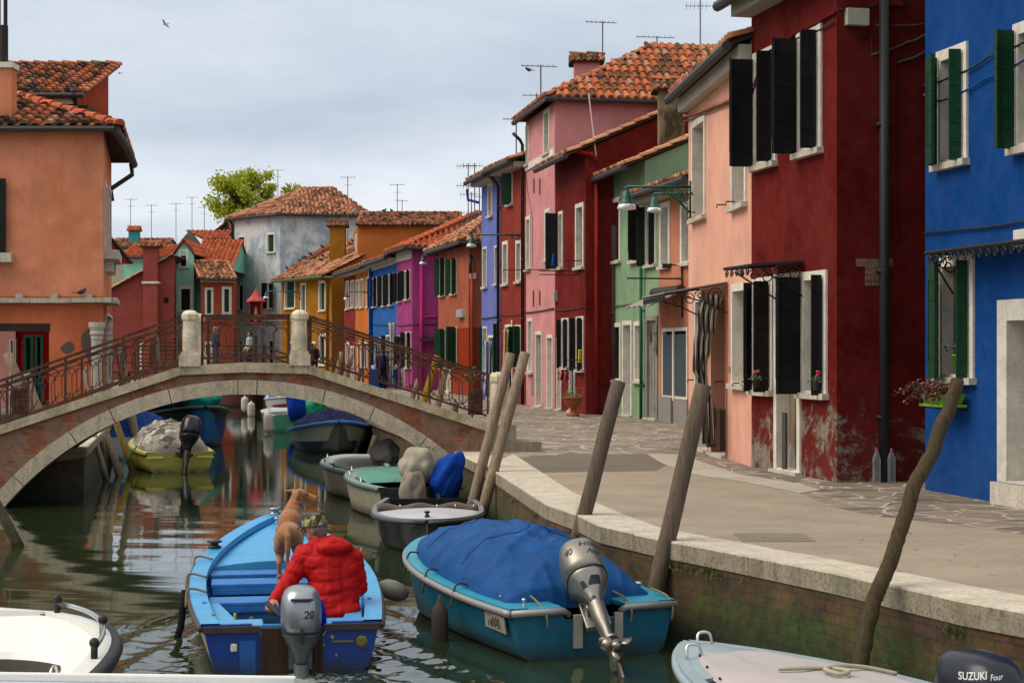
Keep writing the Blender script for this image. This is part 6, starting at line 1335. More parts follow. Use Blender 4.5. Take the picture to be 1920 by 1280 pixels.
# 6 --- black hulled boat
b=Boat('black hulled boat with a white foredeck and a rolled canvas, bow to the camera',3.6,1.40,(-1.16,23.1),182.5,.36,.42,ws=.85,pw=2.9,q=.55)
b.hull(paint('#15171c',.8,.25,.2,.2,'#3a3a38'),None,plain('#3a3a38',.7),gw=.05,gmat=paint('#8d8f90',.8,.35),rub=plain('#2a2b2c',.5),rubr=.025)
b.deck(.60,1,paint('#b9b8ba',.92,.35,.05,.1),.05,inset=.04); b.cleat(0,b.L*.955,b.H1+.02,M_IRON,sz=.06)
m=MB(); m.tube([(x*b.hb(.6)*.93,b.yy(.6)+.06*math.sin(x*2),b.zs(.6)+.05+.02*math.sin(x*9)) for x in [k/10-1 for k in range(21)]],.05,8); m.build('canvas_roll',fabric('#6d6156',.8,bump=.3),b.root,smooth=True)

for x in (-1,-.6,-.2,.2,.6,1): m=MB(); m.ell((x*.58,b.yy(.6)+.05,b.zs(.6)+.08),.014,8,6); m.build('eyelet',CHROME,b.root)
b.fin(); BLK=b
def bag(root,c,r,mat,seed=0,M=None,name='motor_cover',wr=.16):
    m=MB(); c=V(c); nu,nv=56,36; vs=[]
    for j in range(nv+1):
        a=-PI/2+PI*j/nv
        for k in range(nu):
            t=2*PI*k/nu; d=V((math.cos(a)*math.cos(t),math.cos(a)*math.sin(t),math.sin(a))); q=1+wr*mn.noise(d*1.4+V((seed,0,0)))*1.5+wr*.35*math.cos(9*t+3*mn.noise(d*2+V((seed,0,0))))*max(0,1-d.z*d.z)*(1-.5*d.z)*.6+wr*.10*((1-abs(mn.noise(V((d.x*5,d.y*5+seed,d.z*2)))))**6-.4)
            p=V((d.x*r[0],d.y*r[1],d.z*r[2]))*q
            if M is not None: p=M@p
            vs.append(p+c)
    m.add(vs,[(i*nu+k,i*nu+(k+1)%nu,(i+1)*nu+(k+1)%nu,(i+1)*nu+k) for i in range(nv) for k in range(nu)]); return m.build(name,mat,root,smooth=True)
# 7,8 --- two green and cream boats
CR=paint('#a39c88',.8,.45,.2,.5,'#5a4a34'); 
for i,(loc,lab,cm,t0) in enumerate([((-1.32,23.75),'cream and green boat with a mint deck cover and two wrapped motors','#5f9082',.3),((-2.05,26.9),'cream boat with a white cover and grey wrapped motor, right under the arch','#c2bdb0',.1)]):
    b=Boat(lab,3.0,1.5,loc,17,.46,.56,ws=.8,pw=2.3,q=.6)
    b.hull(CR,paint('#2c3a30',.6),plain('#3a4038',.7),gw=.1,gmat=paint('#8fa596',.85,.4,.1,.2),rub=paint('#3f5a50',.7),rubr=.025,tmat=paint('#1c2824',.7))
    b.deck(.55,1,paint('#93a89c',.85,.4),.03); b.cover(t0,.86,.10,fabric(cm,.85,wr=1.5,bump=.2,var=.08),wr=.015,over=-.16,seed=i,skirt=.02,flat=.4,nu=30,nv=20)
    rg=MB(); [rg.tube([(-b.hb(t)+.05,b.yy(t)-.05,b.zs(t)+.02),(-b.hb(t)+.05,b.yy(t),b.zs(t)+.08),(-b.hb(t)+.05,b.yy(t)+.05,b.zs(t)+.02)],.012,5) for t in (.8,.62,.3)]; rg.build('cleat',CHROME,b.root)
    if i==0:
        o=bag(b.root,(.0,.12,.78),(.27,.30,.28),fabric('#a39a88',.85,bump=.5),2); bag(b.root,(-.12,-.08,.42),(.2,.24,.3),fabric('#8a8070',.8,bump=.5),5)
        o=bag(b.root,(.38,-.1,.62),(.22,.2,.36),fabric('#0c3f9c',.9,bump=.5),7,Matrix.Rotation(R(28),3,'Y')); o['label']='royal blue wrapped motor leaning to the right'
        m=MB(); m.tube([(-.02,-.15,.4),(.08,-.3,.2),(.12,-.42,-.05)],[.06,.05,.04],8); m.tube([(.25,-.15,.35),(.22,-.3,.05)],[.07,.05],8); m.build('outboard_leg',plain('#17181a',.4,.3),b.root)
    else:
        bag(b.root,(-.02,.0,.76),(.24,.27,.22),fabric('#7a726c',.8,bump=.5),11); m=MB(); m.tube([(0,-.1,.62),(.02,-.2,.4),(.02,-.25,.1)],[.1,.09,.05],8); m.build('outboard_leg',metal('#a8abad',.35),b.root)
    b.fin()
# 9 --- blue and cream boat with navy cover
hd=V((.19,-.98)); b=Boat('blue rimmed cream boat with a navy hood, its bow pointing at the camera',5.0,1.95,(-4.04-.95,38.7+4.9),191,.42,.80,ws=.8,pw=2.4,q=.72)
b.hull(paint('#8f9482',.8,.45,.12,.25,'#5a5a4a'),paint('#12305e',.7,.5,.2,.4,'#3a2018'),plain('#4a463e',.7),gw=.1,gmat=paint('#1f74b4',.85,.4),rub=paint('#1766a4',.8),rubr=.05,lowb=True)
b.deck(.78,1,paint('#1f6aa8',.8),.05); b.cover(.2,.86,.42,fabric('#141c44',.8,wr=3,bump=.5),wr=.05,over=-.05,seed=21,peak=.6); b.cover(.02,.3,.25,fabric('#a8a294',.8,wr=3,bump=.5),wr=.06,over=-.05,seed=25,name='rear_cover')
b.fin()
# 10-13 --- boats farther up the right bank
b=Boat('mint green boat with a royal blue wrapped motor, third from the arch',4.2,1.6,(-6.45,49.4),12,.5,.6,ws=.85,pw=2.4,q=.65)
b.hull(paint('#3f9a78',.85,.4,.1,.2),None,plain('#8a9a90',.7),gw=.1,gmat=paint('#b9d0c4',.9),rub=paint('#b9c9c0',.8)); b.deck(.5,1,paint('#b5b9b0',.9)); bag(b.root,(0,.0,.85),(.3,.3,.5),fabric('#0b3aa8',.9,bump=.5),3); bag(b.root,(.6,1.6,.75),(.4,.6,.35),fabric('#2aa07c',.85,bump=.5),4,name='net_heap'); b.fin()
b=Boat('red boat with green slatted boards and a cream wrapped motor',4.6,1.8,(-7.9,60.5),190,.5,.7,ws=.8); b.hull(paint('#96141c',.85,.4,.12,.2),None,plain('#5a6a5a',.7),gw=.12,gmat=paint('#a8161c',.85),rub=paint('#8a1218',.8)); b.deck(.1,.85,wood('#5f7a62',.8,0),.03); bag(b.root,(.1,3.4,.85),(.32,.4,.4),fabric('#b9b2a0',.9,bump=.5),6); b.fin()
b=Boat('white boat under a domed sky blue and white cover',4.6,2.0,(-9.3,68.6),190,.5,.7,ws=.8); b.hull(paint('#b9b9b4',.85,.4),None,plain('#8a8a85',.7),gw=.12,gmat=paint('#c9c9c4',.85),rub=paint('#b9b9b4',.8)); b.cover(.1,.9,.6,fabric('#2f6cb4',.85,wr=3,bump=.4,stripe=('#c5c5c0',1.3,1,.35)),wr=.05,seed=33); b.fin()
b=Boat('dark red boat with a green rim moored farthest up the canal',5.0,1.9,(-12.9,76.5),200,.5,.7,ws=.8); b.hull(paint('#5e1518',.8,.5),None,plain('#3a2a22',.7),gw=.14,gmat=paint('#177a58',.85),rub=paint('#177a58',.8)); b.deck(.1,1,paint('#1c7a5a',.8),.03); bag(b.root,(.2,2.6,.85),(.5,.45,.4),fabric('#8d8f90',.9),8); b.fin()
b=Boat('small grey tender squeezed between the mint and red boats',3.2,1.3,(-7.3,53.4),14,.42,.5,ws=.8,name='tender'); b.hull(paint('#8d9290',.8,.4),None,plain('#c9c9c4',.7),gw=.1,gmat=paint('#c9cac8',.9)); b.deck(.1,1,paint('#c9c9c6',.9),.03); b.fin()
fw=fabric('#c4bfae',.9,bump=.2)
for l,x,y,yy_ in (('white fender at the stern of the mint boat',503,785,48.6),('white fender between the red boat and the tender',505,778,52),('pale fender hanging on the striped cover boat, left one',459,755,63.5),('pale fender hanging on the striped cover boat, right one',471,765,62)): fender(l,P(x,y-12,yy_),.6,.14,fw)
# 14 --- yellow boat
b=Boat('yellow boat under a camouflage tarpaulin with a big black outboard',3.3,1.5,(-6.62,33.0),21,.40,.62,ws=.88,pw=2.4,q=.62)
YL=paint('#a89f45',.85,.4,.1,.25,'#5a5a20'); b.hull(YL,paint('#5a5a22',.7),YL,notch=(.25,.1),gw=.16,gmat=paint('#b9b264',.9,.4,.1,.2),rub=paint('#8a8230',.8),rubr=.025,tmat=YL)
cam=fabric('#8d877a',.9,wr=3.2,bump=.5,var=.1,camo=(('#5a544c',.53),('#b5b0a4',.60),('#47423c',.64)))
b.cover(.04,.86,.52,cam,wr=.06,over=-.07,seed=14,peak=.62); m=MB(); [m.box((s_*.5,-.005,.30),(.34,.02,.05)) for s_ in (-1,1)]; m.build('transom_panel',paint('#cfc860',.9),b.root,bevel=.01)
motor(b.root,Matrix.Translation((.08,-.06,.42))@Matrix.Rotation(R(12),4,'Y'),metal('#101114',.18,.2,.05),plain('#121315',.35,.3),sz=1.25,tilt=18,slot=False,depth=1.35); rope(b.root,[(-.7,1.0,.5),(-.95,.9,.2),(-1.1,.8,.0)],.015,fabric('#1f7a4a',.8)); b.fin()
# 15 --- big blue workboat
b=Boat('large blue and dark green workboat heaped with turquoise nets beyond the yellow boat',6.8,2.3,(-7.75-.40*6.6,41.6+.91*6.6),203.5,.62,1.05,ws=.7,name='workboat',pw=2.6,q=.6)
b.hull(paint('#123c8e',.8,.4,.15,.2),paint('#141614',.7,.5),paint('#1f6a9c',.8),gw=.12,gmat=paint('#2a7ab8',.85),rub=paint('#0f3a2a',.7),rubr=.05,sheer_strake=paint('#10382a',.7,.45)); b.deck(.8,1,paint('#2a8ab0',.8),.05); bag(b.root,(-.35,4.6,1.15),(.5,1.0,.35),fabric('#14907a',.85,wr=8,bump=.9),31,name='net_heap'); bag(b.root,(.35,3.9,1.05),(.6,.9,.45),fabric('#10261c',.85,wr=8,bump=.9),35,name='net_heap'); b.fin()
b=Boat('small boat with a deep blue hood between the yellow boat and the workboat',3.4,1.5,(-8.35,37.0),14,.5,.6,name='tender'); b.hull(paint('#a9b4b4',.85,.4),None,plain('#6a7a80',.7),gw=.1,gmat=paint('#c5ccca',.9)); b.cover(.0,.9,.5,fabric('#123f86',.85,wr=3,bump=.5),wr=.05,seed=44); b.fin()
# ================================================================= PEOPLE AND ANIMALS
SK=plain('#b98468',.55,k=.8); 
def skinmat(h):
    t=NT('skin'); n=t.noise(t.coord(),30,4); b=lin(h,.8); t.color(t.mix(n,tuple(x*.85 for x in b[:3])+(1,),tuple(min(x*1.1,1) for x in b[:3])+(1,))); t.rough(.5); t.b.inputs['Subsurface Weight'].default_value=.05; return t.m
SKIN=skinmat('#b5795c')
# --- the man at the tiller, built in the frame of the light blue boat
B=BLUE; root=None
def hand(el,c,fd,up,curl=1.0,side=1,sc=1.0):
    """palm + five curled fingers. c wrist, fd finger direction, up back-of-hand normal"""
    c=V(c); fd=V(fd).normalized(); up=V(up).normalized(); sd_=fd.cross(up).normalized()*side
    el.append(('c',c,c+fd*.03*sc,.024*sc,.026*sc))
    for k in range(4):
        b0=c+fd*.085*sc+sd_*(k-1.5)*.019*sc; el.append(('c',c+fd*.02*sc+sd_*(k-1.5)*.012*sc,b0,.014*sc,.0115*sc)); L_=[.036,.042,.039,.031][k]*sc
        d1=(fd*.55-up*.85*curl).normalized(); d2=(-fd*.45-up*.8*curl).normalized() if curl>.5 else d1
        el.append(('c',b0,b0+d1*L_,.0105*sc,.0095*sc)); el.append(('c',b0+d1*L_,b0+d1*L_+d2*L_*.8,.0095*sc,.0085*sc))
    t0=c+fd*.025*sc+sd_*.028*sc*-1; t1=t0-sd_*.022*sc+fd*.03*sc-up*.012*sc; el.append(('c',t0,t1,.014*sc,.011*sc)); el.append(('c',t1,t1+(fd*.6-up*.7).normalized()*.03*sc,.011*sc,.009*sc))
hc=V((.225,.93,.975)); yaw=R(62); fwd=V((-math.sin(yaw),math.cos(yaw),-.12)).normalized(); rt=fwd.cross(V((0,0,1))).normalized(); hu=rt.cross(fwd)
el=[('e',hc+hu*.018,(.074,.088,.088),Matrix((rt,fwd,hu)).transposed()),('e',hc+fwd*.028-hu*.045,(.052,.058,.055),Matrix((rt,fwd,hu)).transposed()),('c',hc+fwd*.082-hu*.002,hc+fwd*.103-hu*.022,.009,.014),
    ('e',hc+fwd*.07-hu*.052,(.026,.016,.012),Matrix((rt,fwd,hu)).transposed()),('e',hc+fwd*.062-hu*.085,(.022,.018,.016),Matrix((rt,fwd,hu)).transposed()),
    ('e',hc+rt*.074-hu*.012-fwd*.005,(.009,.018,.028),Matrix((rt,fwd,hu)).transposed()),('e',hc-rt*.074-hu*.012-fwd*.005,(.009,.018,.028),Matrix((rt,fwd,hu)).transposed()),
    ('c',hc-hu*.07,V((.30,.86,.82)),.046,.05),('c',(.30,.84,.80),(.33,.74,.42),.09,.10),('c',(.1,.83,.79),(-.0,.76,.57),.05,.042),('c',(-.0,.76,.57),(-.125,.57,.445),.038,.026),('c',(.5,.84,.75),(.55,.85,.54),.045,.038),('c',(.55,.85,.54),(.46,1.16,.47),.034,.026),
    ('c',(.27,.74,.4),(.24,1.15,.47),.085,.06),('c',(.24,1.15,.47),(.24,1.24,.14),.055,.04),('c',(.41,.74,.4),(.44,1.15,.47),.085,.06),('c',(.44,1.15,.47),(.44,1.24,.14),.055,.04),('c',(.24,1.22,.12),(.24,1.36,.10),.04,.035),('c',(.44,1.22,.12),(.44,1.36,.10),.04,.035),('c',(.1,.83,.77),(.5,.84,.75),.045,.045)]
hand(el,(-.12,.575,.452),(-.25,-.62,-.12),(-.25,.1,1),1,1,1.05); hand(el,(.45,1.17,.47),(-.5,.7,-.2),(0,0,1),.9)
man=blob('person',el,SKIN,None,.0075,3); tag(man,'man in a red padded jacket and camouflage cap steering the light blue boat','person')
MM=Matrix.Translation(B.loc)@Matrix.Rotation(B.rz,4,'Z'); man.location=B.loc; man.rotation_euler=(0,0,B.rz)
RED=fabric('#b80808',.8,.62,9,.3,.12)
J=[('c',(.33,.715,.34),(.31,.80,.62),.155,.165),('e',(.40,.71,.34),(.17,.16,.11)),('e',(.28,.72,.34),(.15,.15,.10)),('c',(.17,.83,.765),(.47,.83,.75),.105,.105),('e',(.31,.82,.70),(.225,.155,.17)),('c',(.13,.84,.775),(.01,.765,.585),.088,.072),('c',(.01,.765,.585),(-.105,.60,.465),.072,.05),('c',(.51,.83,.745),(.555,.84,.52),.09,.085),('c',(.555,.84,.52),(.47,1.10,.47),.075,.05),('c',(.45,.76,.36),(.45,.80,.65),.12,.13),
   ('c',(.20,.86,.83),(.44,.83,.83),.06,.065),('e',(.36,.75,.84),(.15,.09,.08)),('e',(.36,.80,.86),(.12,.10,.055)),('c',(.20,.86,.85),(.34,.86,.87),.055,.06)]
jk=blob('jacket',J,RED,man,.0095,3); 
arm=[(V((.13,.84,.775)),V((.01,.765,.585))),(V((.01,.765,.585)),V((-.105,.60,.465))),(V((.51,.83,.745)),V((.555,.84,.52)))]
me=jk.data
nrm=[v.normal.copy() for v in me.vertices]
for v,nn in zip(me.vertices,nrm):
    p=v.co; s_=None; off=0
    for i,(a,c_) in enumerate(arm):
        d=c_-a; t=(p-a).dot(d)/d.length_squared
        if 0.15<t<=1.05 and (p-a-d*t).length<.1 and (i!=0 or p.x<.15) and (i!=2 or p.x>.5): s_=t*d.length+off
        off+=d.length if i==0 else 0
        if i==1: off=0
    if s_ is None: s_=p.z+.02*math.sin(p.x*7)
    w=abs(math.sin(PI*s_/.1)); pf=w**.45; wr=mn.noise(p*22)*.006+mn.noise(V((p.x*40,p.y*40,p.z*9)))*.005*(1-w*.6)
    v.co=p+nn*(.0105*(pf-.6)+wr)
blob('trousers',[('c',(.27,.72,.38),(.24,1.15,.475),.10,.072),('c',(.24,1.15,.475),(.24,1.24,.16),.066,.052),('c',(.42,.72,.38),(.44,1.15,.475),.10,.072),('c',(.44,1.15,.475),(.44,1.24,.16),.066,.052),('e',(.34,.72,.37),(.12,.10,.06))],fabric('#1f2430',.7),man,.012,3)
for x in (.24,.44): blob('shoe',[('c',(x,1.21,.115),(x,1.38,.10),.05,.042)],plain('#1a1816',.7),man,.01,2)
MH=Matrix((rt,fwd,hu)).transposed()
CAMO=fabric('#7a7048',.75,wr=14,bump=.3,var=.1,camo=(('#2e2a1c',.52),('#a59c78',.6),('#4a2f1e',.63)))
cap=MB(); vs=[]; nu,nv=24,9
for j in range(nv+1):
    a=PI/2*j/nv
    for k in range(nu):
        t=2*PI*k/nu; r=1 if j else 1.02; p=V((math.cos(t)*.094*math.cos(a)*r,math.sin(t)*.108*math.cos(a)*r,.092*math.sin(a)**.85)); vs.append(hc+MH@(p+V((0,-.004,.028-.018*math.sin(t+PI)*(1-j/nv)*0)))) 
cap.add(vs,[(j*nu+k,j*nu+(k+1)%nu,(j+1)*nu+(k+1)%nu,(j+1)*nu+k) for j in range(nv) for k in range(nu)]); cp=cap.build('cap',CAMO,man,smooth=True)
pk_=MB(); pk_.grid(lambda u,v:hc+MH@V(((u-.5)*.135*(1-.35*v*v),.085+.085*v*(1-(2*u-1)**2*.45),.036-.012*v-.02*(2*u-1)**2)),10,6); pk_.build('cap_peak',CAMO,cp,smooth=True,solid=.005); q=MB(); q.ell(hc+MH@V((0,-.004,.117)),.008,8,6); q.build('cap_button',CAMO,cp)
blob('hair',[('e',hc+MH@V((0,-.02,.0)),(.083,.082,.055),MH),('e',hc+MH@V((0,-.05,-.03)),(.062,.045,.05),MH)],plain('#6a6460',.9),man,.008,2)
gl=MB(); 
for s_ in (-1,1): gl.ell(hc+MH@V((s_*.03,.078,-.0)),(.012,.008,.008),8,6)
gl.build('eye',plain('#2a2018',.3),man)
# --- dog
DF=NT('dog_fur'); o_=DF.coord(); n_=DF.noise(DF.coord((10,10,3.5)),6,5,.7,.3); sx=DF.sep(o_); dkc=lin('#7a4a1c',.9)
c_=DF.mix(DF.bw(n_,.3,.7),lin('#7e4412',.75),lin('#b2712c',.85)); c_=DF.mix(DF.math('MULTIPLY',DF.bw(DF.noise(o_,3,4),.5,.7),.35),c_,lin('#c69858',.85)); DF.color(c_); DF.rough(.75); DF.bump(n_,.6,.01); DF.b.inputs['Sheen Weight'].default_value=.3
dl=[('e',(0,.02,.335),(.085,.10,.085)),('c',(0,.05,.33),(.0,.28,.335),.082,.078),('e',(.0,.38,.385),(.088,.13,.115)),('c',(.0,.42,.43),(.035,.50,.53),.072,.055),('c',(.035,.50,.53),(.055,.52,.585),.055,.05),
    ('e',(.065,.525,.60),(.058,.058,.052)),('c',(.10,.525,.592),(.175,.515,.572),.034,.024),('e',(.182,.514,.578),(.014,.012,.012)),('c',(.10,.52,.572),(.155,.512,.553),.024,.018),
    ('c',(.02,.555,.635),(-.022,.565,.632),.016,.009),('c',(-.022,.565,.632),(-.045,.56,.622),.01,.006),('c',(.055,.475,.632),(.05,.452,.598),.017,.014),('c',(.05,.452,.598),(.058,.45,.575),.013,.006)]
for s_ in (-1,1):
    k=.0 if s_<0 else .12
    dl+=[('e',(s_*.056,.04+k*.3,.285),(.045,.075,.085)),('c',(s_*.058,.06+k*.3,.24),(s_*.060,.10+k*.4,.175),.048,.032),('c',(s_*.060,.10+k*.4,.175),(s_*.062,.0+k,.115),.028,.019),('c',(s_*.062,.0+k,.115),(s_*.060,.01+k,.03),.0165,.016),('c',(s_*.060,.0+k,.015),(s_*.060,.055+k,.012),.02,.018),
         ('c',(s_*.06,.40,.33),(s_*.062,.40,.20),.045,.03),('c',(s_*.062,.40,.20),(s_*.06,.41,.10),.024,.02),('c',(s_*.06,.41,.10),(s_*.06,.45,.08),.02,.02)]
dl+=[('c',(0,-.06,.385),(.0,-.115,.33),.026,.024),('c',(.0,-.115,.33),(.0,-.13,.22),.024,.020),('c',(.0,-.13,.22),(-.004,-.125,.13),.02,.010)]
dog=blob('dog',dl,DF.m,None,.0075,2); dog.scale=(1.3,1.1,1.14); tag(dog,'golden brown short haired dog standing on the thwart looking to the right','dog'); place(dog,B.w(.05,2.22,.405),B.rz*.6)
q=MB(); q.lathe([(.0585,-.008),(.0605,0),(.0585,.008)],16,M=Matrix.Rotation(R(-28),3,'X'),c=(.028,.487,.512),cap=False); q.build('collar',plain('#4a1c14',.6),dog,smooth=True); q=MB(); q.ell((.19,.513,.582),(.01,.011,.009),8,6); q.build('nose',plain('#2a1a16',.4),dog,smooth=True); q=MB(); q.ell((.118,.495,.607),.008,8,6); q.ell((.114,.55,.607),.008,8,6); q.build('eye',plain('#120c08',.2),dog,smooth=True)
# --- walkers far off
def walker(label,px,ytop,yfeet,hgt,top,legs,hair,yaw=0,seated=False,lean=0,apron=None):
    """head pixel height fixes the distance; local frame: y forward"""
    Y=hgt*F/(yfeet-ytop); ft=P(px,yfeet,Y); k=hgt/1.72
    el=[('e',(0,.01,1.60),(.075,.09,.11)),('c',(0,0,1.50),(0,0,1.42),.05,.06),('c',(0,0,1.38),(0,0,.98),.13,.14),('c',(-.17,0,1.40),(.17,0,1.40),.06,.06)]
    for s_ in (-1,1):
        el+=[('c',(s_*.19,0,1.38),(s_*.25,.03,1.10),.05,.04),('c',(s_*.25,.03,1.10),(s_*.22,.16,.92),.038,.028),('c',(s_*.09,0,.92),(s_*.1,.03,.5),.085,.06),('c',(s_*.1,.03,.5),(s_*.1,-.02,.08),.055,.04),('c',(s_*.1,-.02,.05),(s_*.1,.13,.04),.042,.036)]
        hand(el,(s_*.22,.17,.91),(0,.5,-.8),(s_,0,.2),.6)
    o=blob('person',[(e[0],)+tuple(e[1:]) for e in el],SKIN,None,.02,2); tag(o,label,'person')
    blob('jacket',[('c',(0,0,1.36),(0,0,1.0),.155,.17),('c',(-.16,0,1.39),(.16,0,1.39),.085,.085)]+[x for s_ in (-1,1) for x in (('c',(s_*.19,0,1.37),(s_*.25,.03,1.10),.07,.058),('c',(s_*.25,.03,1.10),(s_*.225,.14,.95),.055,.045))],fabric(top,.8),o,.025,2)
    blob('trousers',[x for s_ in (-1,1) for x in (('c',(s_*.085,0,.94),(s_*.1,.03,.5),.105,.08),('c',(s_*.1,.03,.5),(s_*.1,-.02,.1),.075,.06))],fabric(legs,.7),o,.025,2)
    blob('hair',[('e',(0,-.02,1.645),(.085,.09,.085)),('e',(0,-.05,1.60),(.07,.05,.07))],plain(hair,.9),o,.02,1)
    place(o,(ft.x,ft.y,ft.z),yaw); o.scale=(k,k,k); return o
walker('white haired man in a grey jacket crossing the wooden footbridge',404,613,690,1.72,'#3a4250','#4a4a50','#c9c4ba',R(-60))
walker('dark haired person in a pale top farther along the wooden footbridge',468,622,695,1.7,'#b5b9b4','#23262a','#1c1612',R(120))
walker('person in dark clothes at the pale doorway of the ochre house',590,645,702,1.65,'#2a2226','#1f2024','#8a5a48',R(10))
walker('person in a navy jacket walking away, left of the two by the stall',676,662,722,1.7,'#171c3c','#1a1c24','#1a1412',R(0))
walker('person in a navy pullover walking away beside the stall, right of the two',717,655,731,1.75,'#161f4a','#14161f','#3a332e',R(0))
# --- birds
def pigeon_mesh(mat,k):
    m=MB(); M=Matrix.Rotation(R(-20),3,'X'); m.ell((0,0,.11),(.062,.12,.062),10,8,Matrix.Rotation(R(15),3,'X')); m.ell((0,.1,.185),.032,8,6); m.tube([(0,.07,.13),(0,.095,.18)],[.042,.028],8); m.tube([(0,.125,.185),(0,.15,.18)],[.009,.003],5); m.obox((-.03,-.24,.075),(.06,0,0),(0,.15,.02),(0,0,.015)); m.tube([(.02,0,.06),(.02,.01,0)],.006,4); m.tube([(-.02,0,.06),(-.02,.01,0)],.006,4); m.lathe([(.0,0),(.001,0)],3); 
    return m.build('pigeon',mat,None,smooth=True)
pg=[pigeon_mesh(plain(c,.7),0) for c in ('#23252c','#3a3d46','#8a8c92')]
used=[0,0,0]
def pigeon(p,ci,rz,label,group='pigeons on the roofs'):
    if used[ci]==0: o=pg[ci]; used[ci]=1
    else: o=pg[ci].copy(); COL.objects.link(o)
    tag(o,label,'pigeon',group); place(o,p,rz); k_=1.15 if p[1]>80 else .8; o.scale=(k_,k_,k_); return o
e0,n_=OCH.plane
for k,(x,y) in enumerate([(549,505),(561,500),(568,492),(577,497),(590,490),(593,484),(602,494),(605,486),(612,497),(621,485),(634,478),(641,480),(606,478),(585,503),(645,470),(655,462),(662,458),(538,509)]):
    pigeon(onplane(x,y,e0,n_)+V((0,0,.1)),k%5==3 and 2 or k%2,R(k*73%360),'pigeon among the flock on the ochre house tile roof','pigeons flocked on the ochre house roof')
e0,n_=ATT.plane
for k,(x,y,l) in enumerate([(683,407,'leftmost pigeon on the orange attic roof'),(696,409,'second pigeon from the left on the orange attic roof'),(713,413,'pigeon low near the eaves of the orange attic roof'),(720,402,'pigeon on the ridge of the orange attic roof, left of a close pair'),(734,402,'pigeon on the ridge of the orange attic roof, right of a close pair'),(759,410,'rightmost pigeon on the orange attic roof')]): pigeon(onplane(x,y,e0,n_)+V((0,0,.1)),k%2,R(k*97),l,'pigeons on the orange attic roof')
pigeon(P(666,398,97)+V((0,0,0)),2,R(80),'pale pigeon beside the end of the white house roof'); pigeon(P(863,440,64),0,R(120),'dark pigeon on the magenta house roof tiles'); pigeon(P(991,130,50)+V((0,0,-.1)),1,R(100),'pigeon perched on the aerial arm of the pink house'); pigeon(P(152,553,35.8)+V((0,0,-.02)),0,R(-80),'pigeon sitting on the stone ledge of the big orange house')
for t_,l in ((.22,'lowest pigeon on the tiled parapet beside the whitewashed house'),(.34,'second lowest pigeon on the tiled parapet beside the whitewashed house'),(.47,'third pigeon up the tiled parapet beside the whitewashed house'),(.75,'highest pigeon on the tiled parapet beside the whitewashed house')): pigeon(PAR[0].lerp(PAR[1],t_)+V((.1,.1,.2)),0,R(60),l,'pigeons on the tiled parapet')
for (x,y,Y,s_,l,bank) in ((310,46,140,1.0,'gull gliding high in the sky, the nearer of two',.4),(225,138,210,1.1,'small pale gull lower in the sky',-.1)):
    p=P(x,y,Y); m=MB(); m.ell((0,0,0),(.06,.2,.06),10,8); m.ell((0,.2,.02),.045,8,6); m.tube([(0,.23,.02),(0,.28,.01)],[.015,.005],5); m.obox((-.05,-.32,-.01),(.1,0,0),(0,.18,0),(0,0,.015)); o=None
    o=m.build('seagull',plain('#b9b4aa',.7),None,smooth=True)
    w_=MB()
    for sg in (-1,1): w_.frame8([V((sg*.03,.12,.02)),V((sg*.32,.10,.12)),V((sg*.32,-.04,.12)),V((sg*.03,-.08,.02)),V((sg*.03,.12,.035)),V((sg*.32,.10,.135)),V((sg*.32,-.04,.135)),V((sg*.03,-.08,.035))]); w_.frame8([V((sg*.32,.10,.12)),V((sg*.68,-.06,.05)),V((sg*.66,-.10,.05)),V((sg*.32,-.04,.12)),V((sg*.32,.10,.135)),V((sg*.68,-.06,.06)),V((sg*.66,-.10,.06)),V((sg*.32,-.04,.135))])
    w_.build('wings',plain('#8d8a84',.7),o); tag(o,l,'seagull'); place(o,p,R(75),(R(-10),R(30*bank*2)))
# ================================================================= STREET THINGS
LG=plain('#0f4a3c',.45,.2); 
def glassm():
    t=NT('lamp_glass'); t.color(lin('#c9ccc8',.95)); t.rough(.15); t.b.inputs['Transmission Weight'].default_value=.35; return t.m
LGL=glassm()
def walllamp(label,hx,hy,Y,arm,dirv,s_=1.0,name='wall_lamp'):
    """hx,hy: pixel of the lamp's hanging point at depth Y; arm runs from there along dirv to the wall"""
    p=P(hx,hy,Y); d=V(dirv).normalized(); w=p+d*arm; root=thing(name,label,'street lamp',tuple(w),'green wall lamps on scrolled brackets'); up=V((0,0,1))
    m=MB(); m.tube([p,w],.022*s_,8); L_=min(arm*.55,.9)
    m.tube([w-d*L_-up*.03,w-d*L_*.5-up*.16,w-up*.42],.014,6); m.tube([w+up*.1,w-up*.5],.02,6)
    for q,rr in ((.12,.11),(.36,.085),(.58,.055),(.76,.035)): scroll(m,w-d*L_*q-up*(.03+rr),rr*s_,d,up,1.6,.011)
    m.build('bracket',LG,root,smooth=True)
    m=MB(); m.lathe([(.03,0),(.035,-.03),(.02,-.05),(.05,-.08),(.06,-.12),(.075,-.14),(.085,-.2),(.1,-.24),(.13,-.27),(.13,-.285)],18,c=p,cap=True); m.build('lamp_shade',LG,root,smooth=True)
    m=MB(); m.lathe([(.13,-.285),(.15,-.33),(.155,-.36),(.15,-.37),(.05,-.385),(.01,-.387)],18,c=p); m.build('lamp_glass',LGL,root,smooth=True); return root
A_,u_,n9,_=PEACH.fac(0)
walllamp('green wall lamp by the peach house, left one of the two hanging close together',1175,350,27.0,1.05,-n9,1)
walllamp('green wall lamp by the peach house, right and slightly smaller one of the close pair',1227,363,33.5,.75,(.97,.1,0),1)
walllamp('green wall lamp on a long scrolled arm fixed to the pink house',884,440,50.5,1.95,(.985,.1,0),1.15)
walllamp('green wall lamp hanging in front of the magenta house',793,478,66,1.5,(.985,.1,0),1.1)
walllamp('green wall lamp in front of the maroon and azure houses',650,547,80,1.7,(.985,.1,0),1.1)
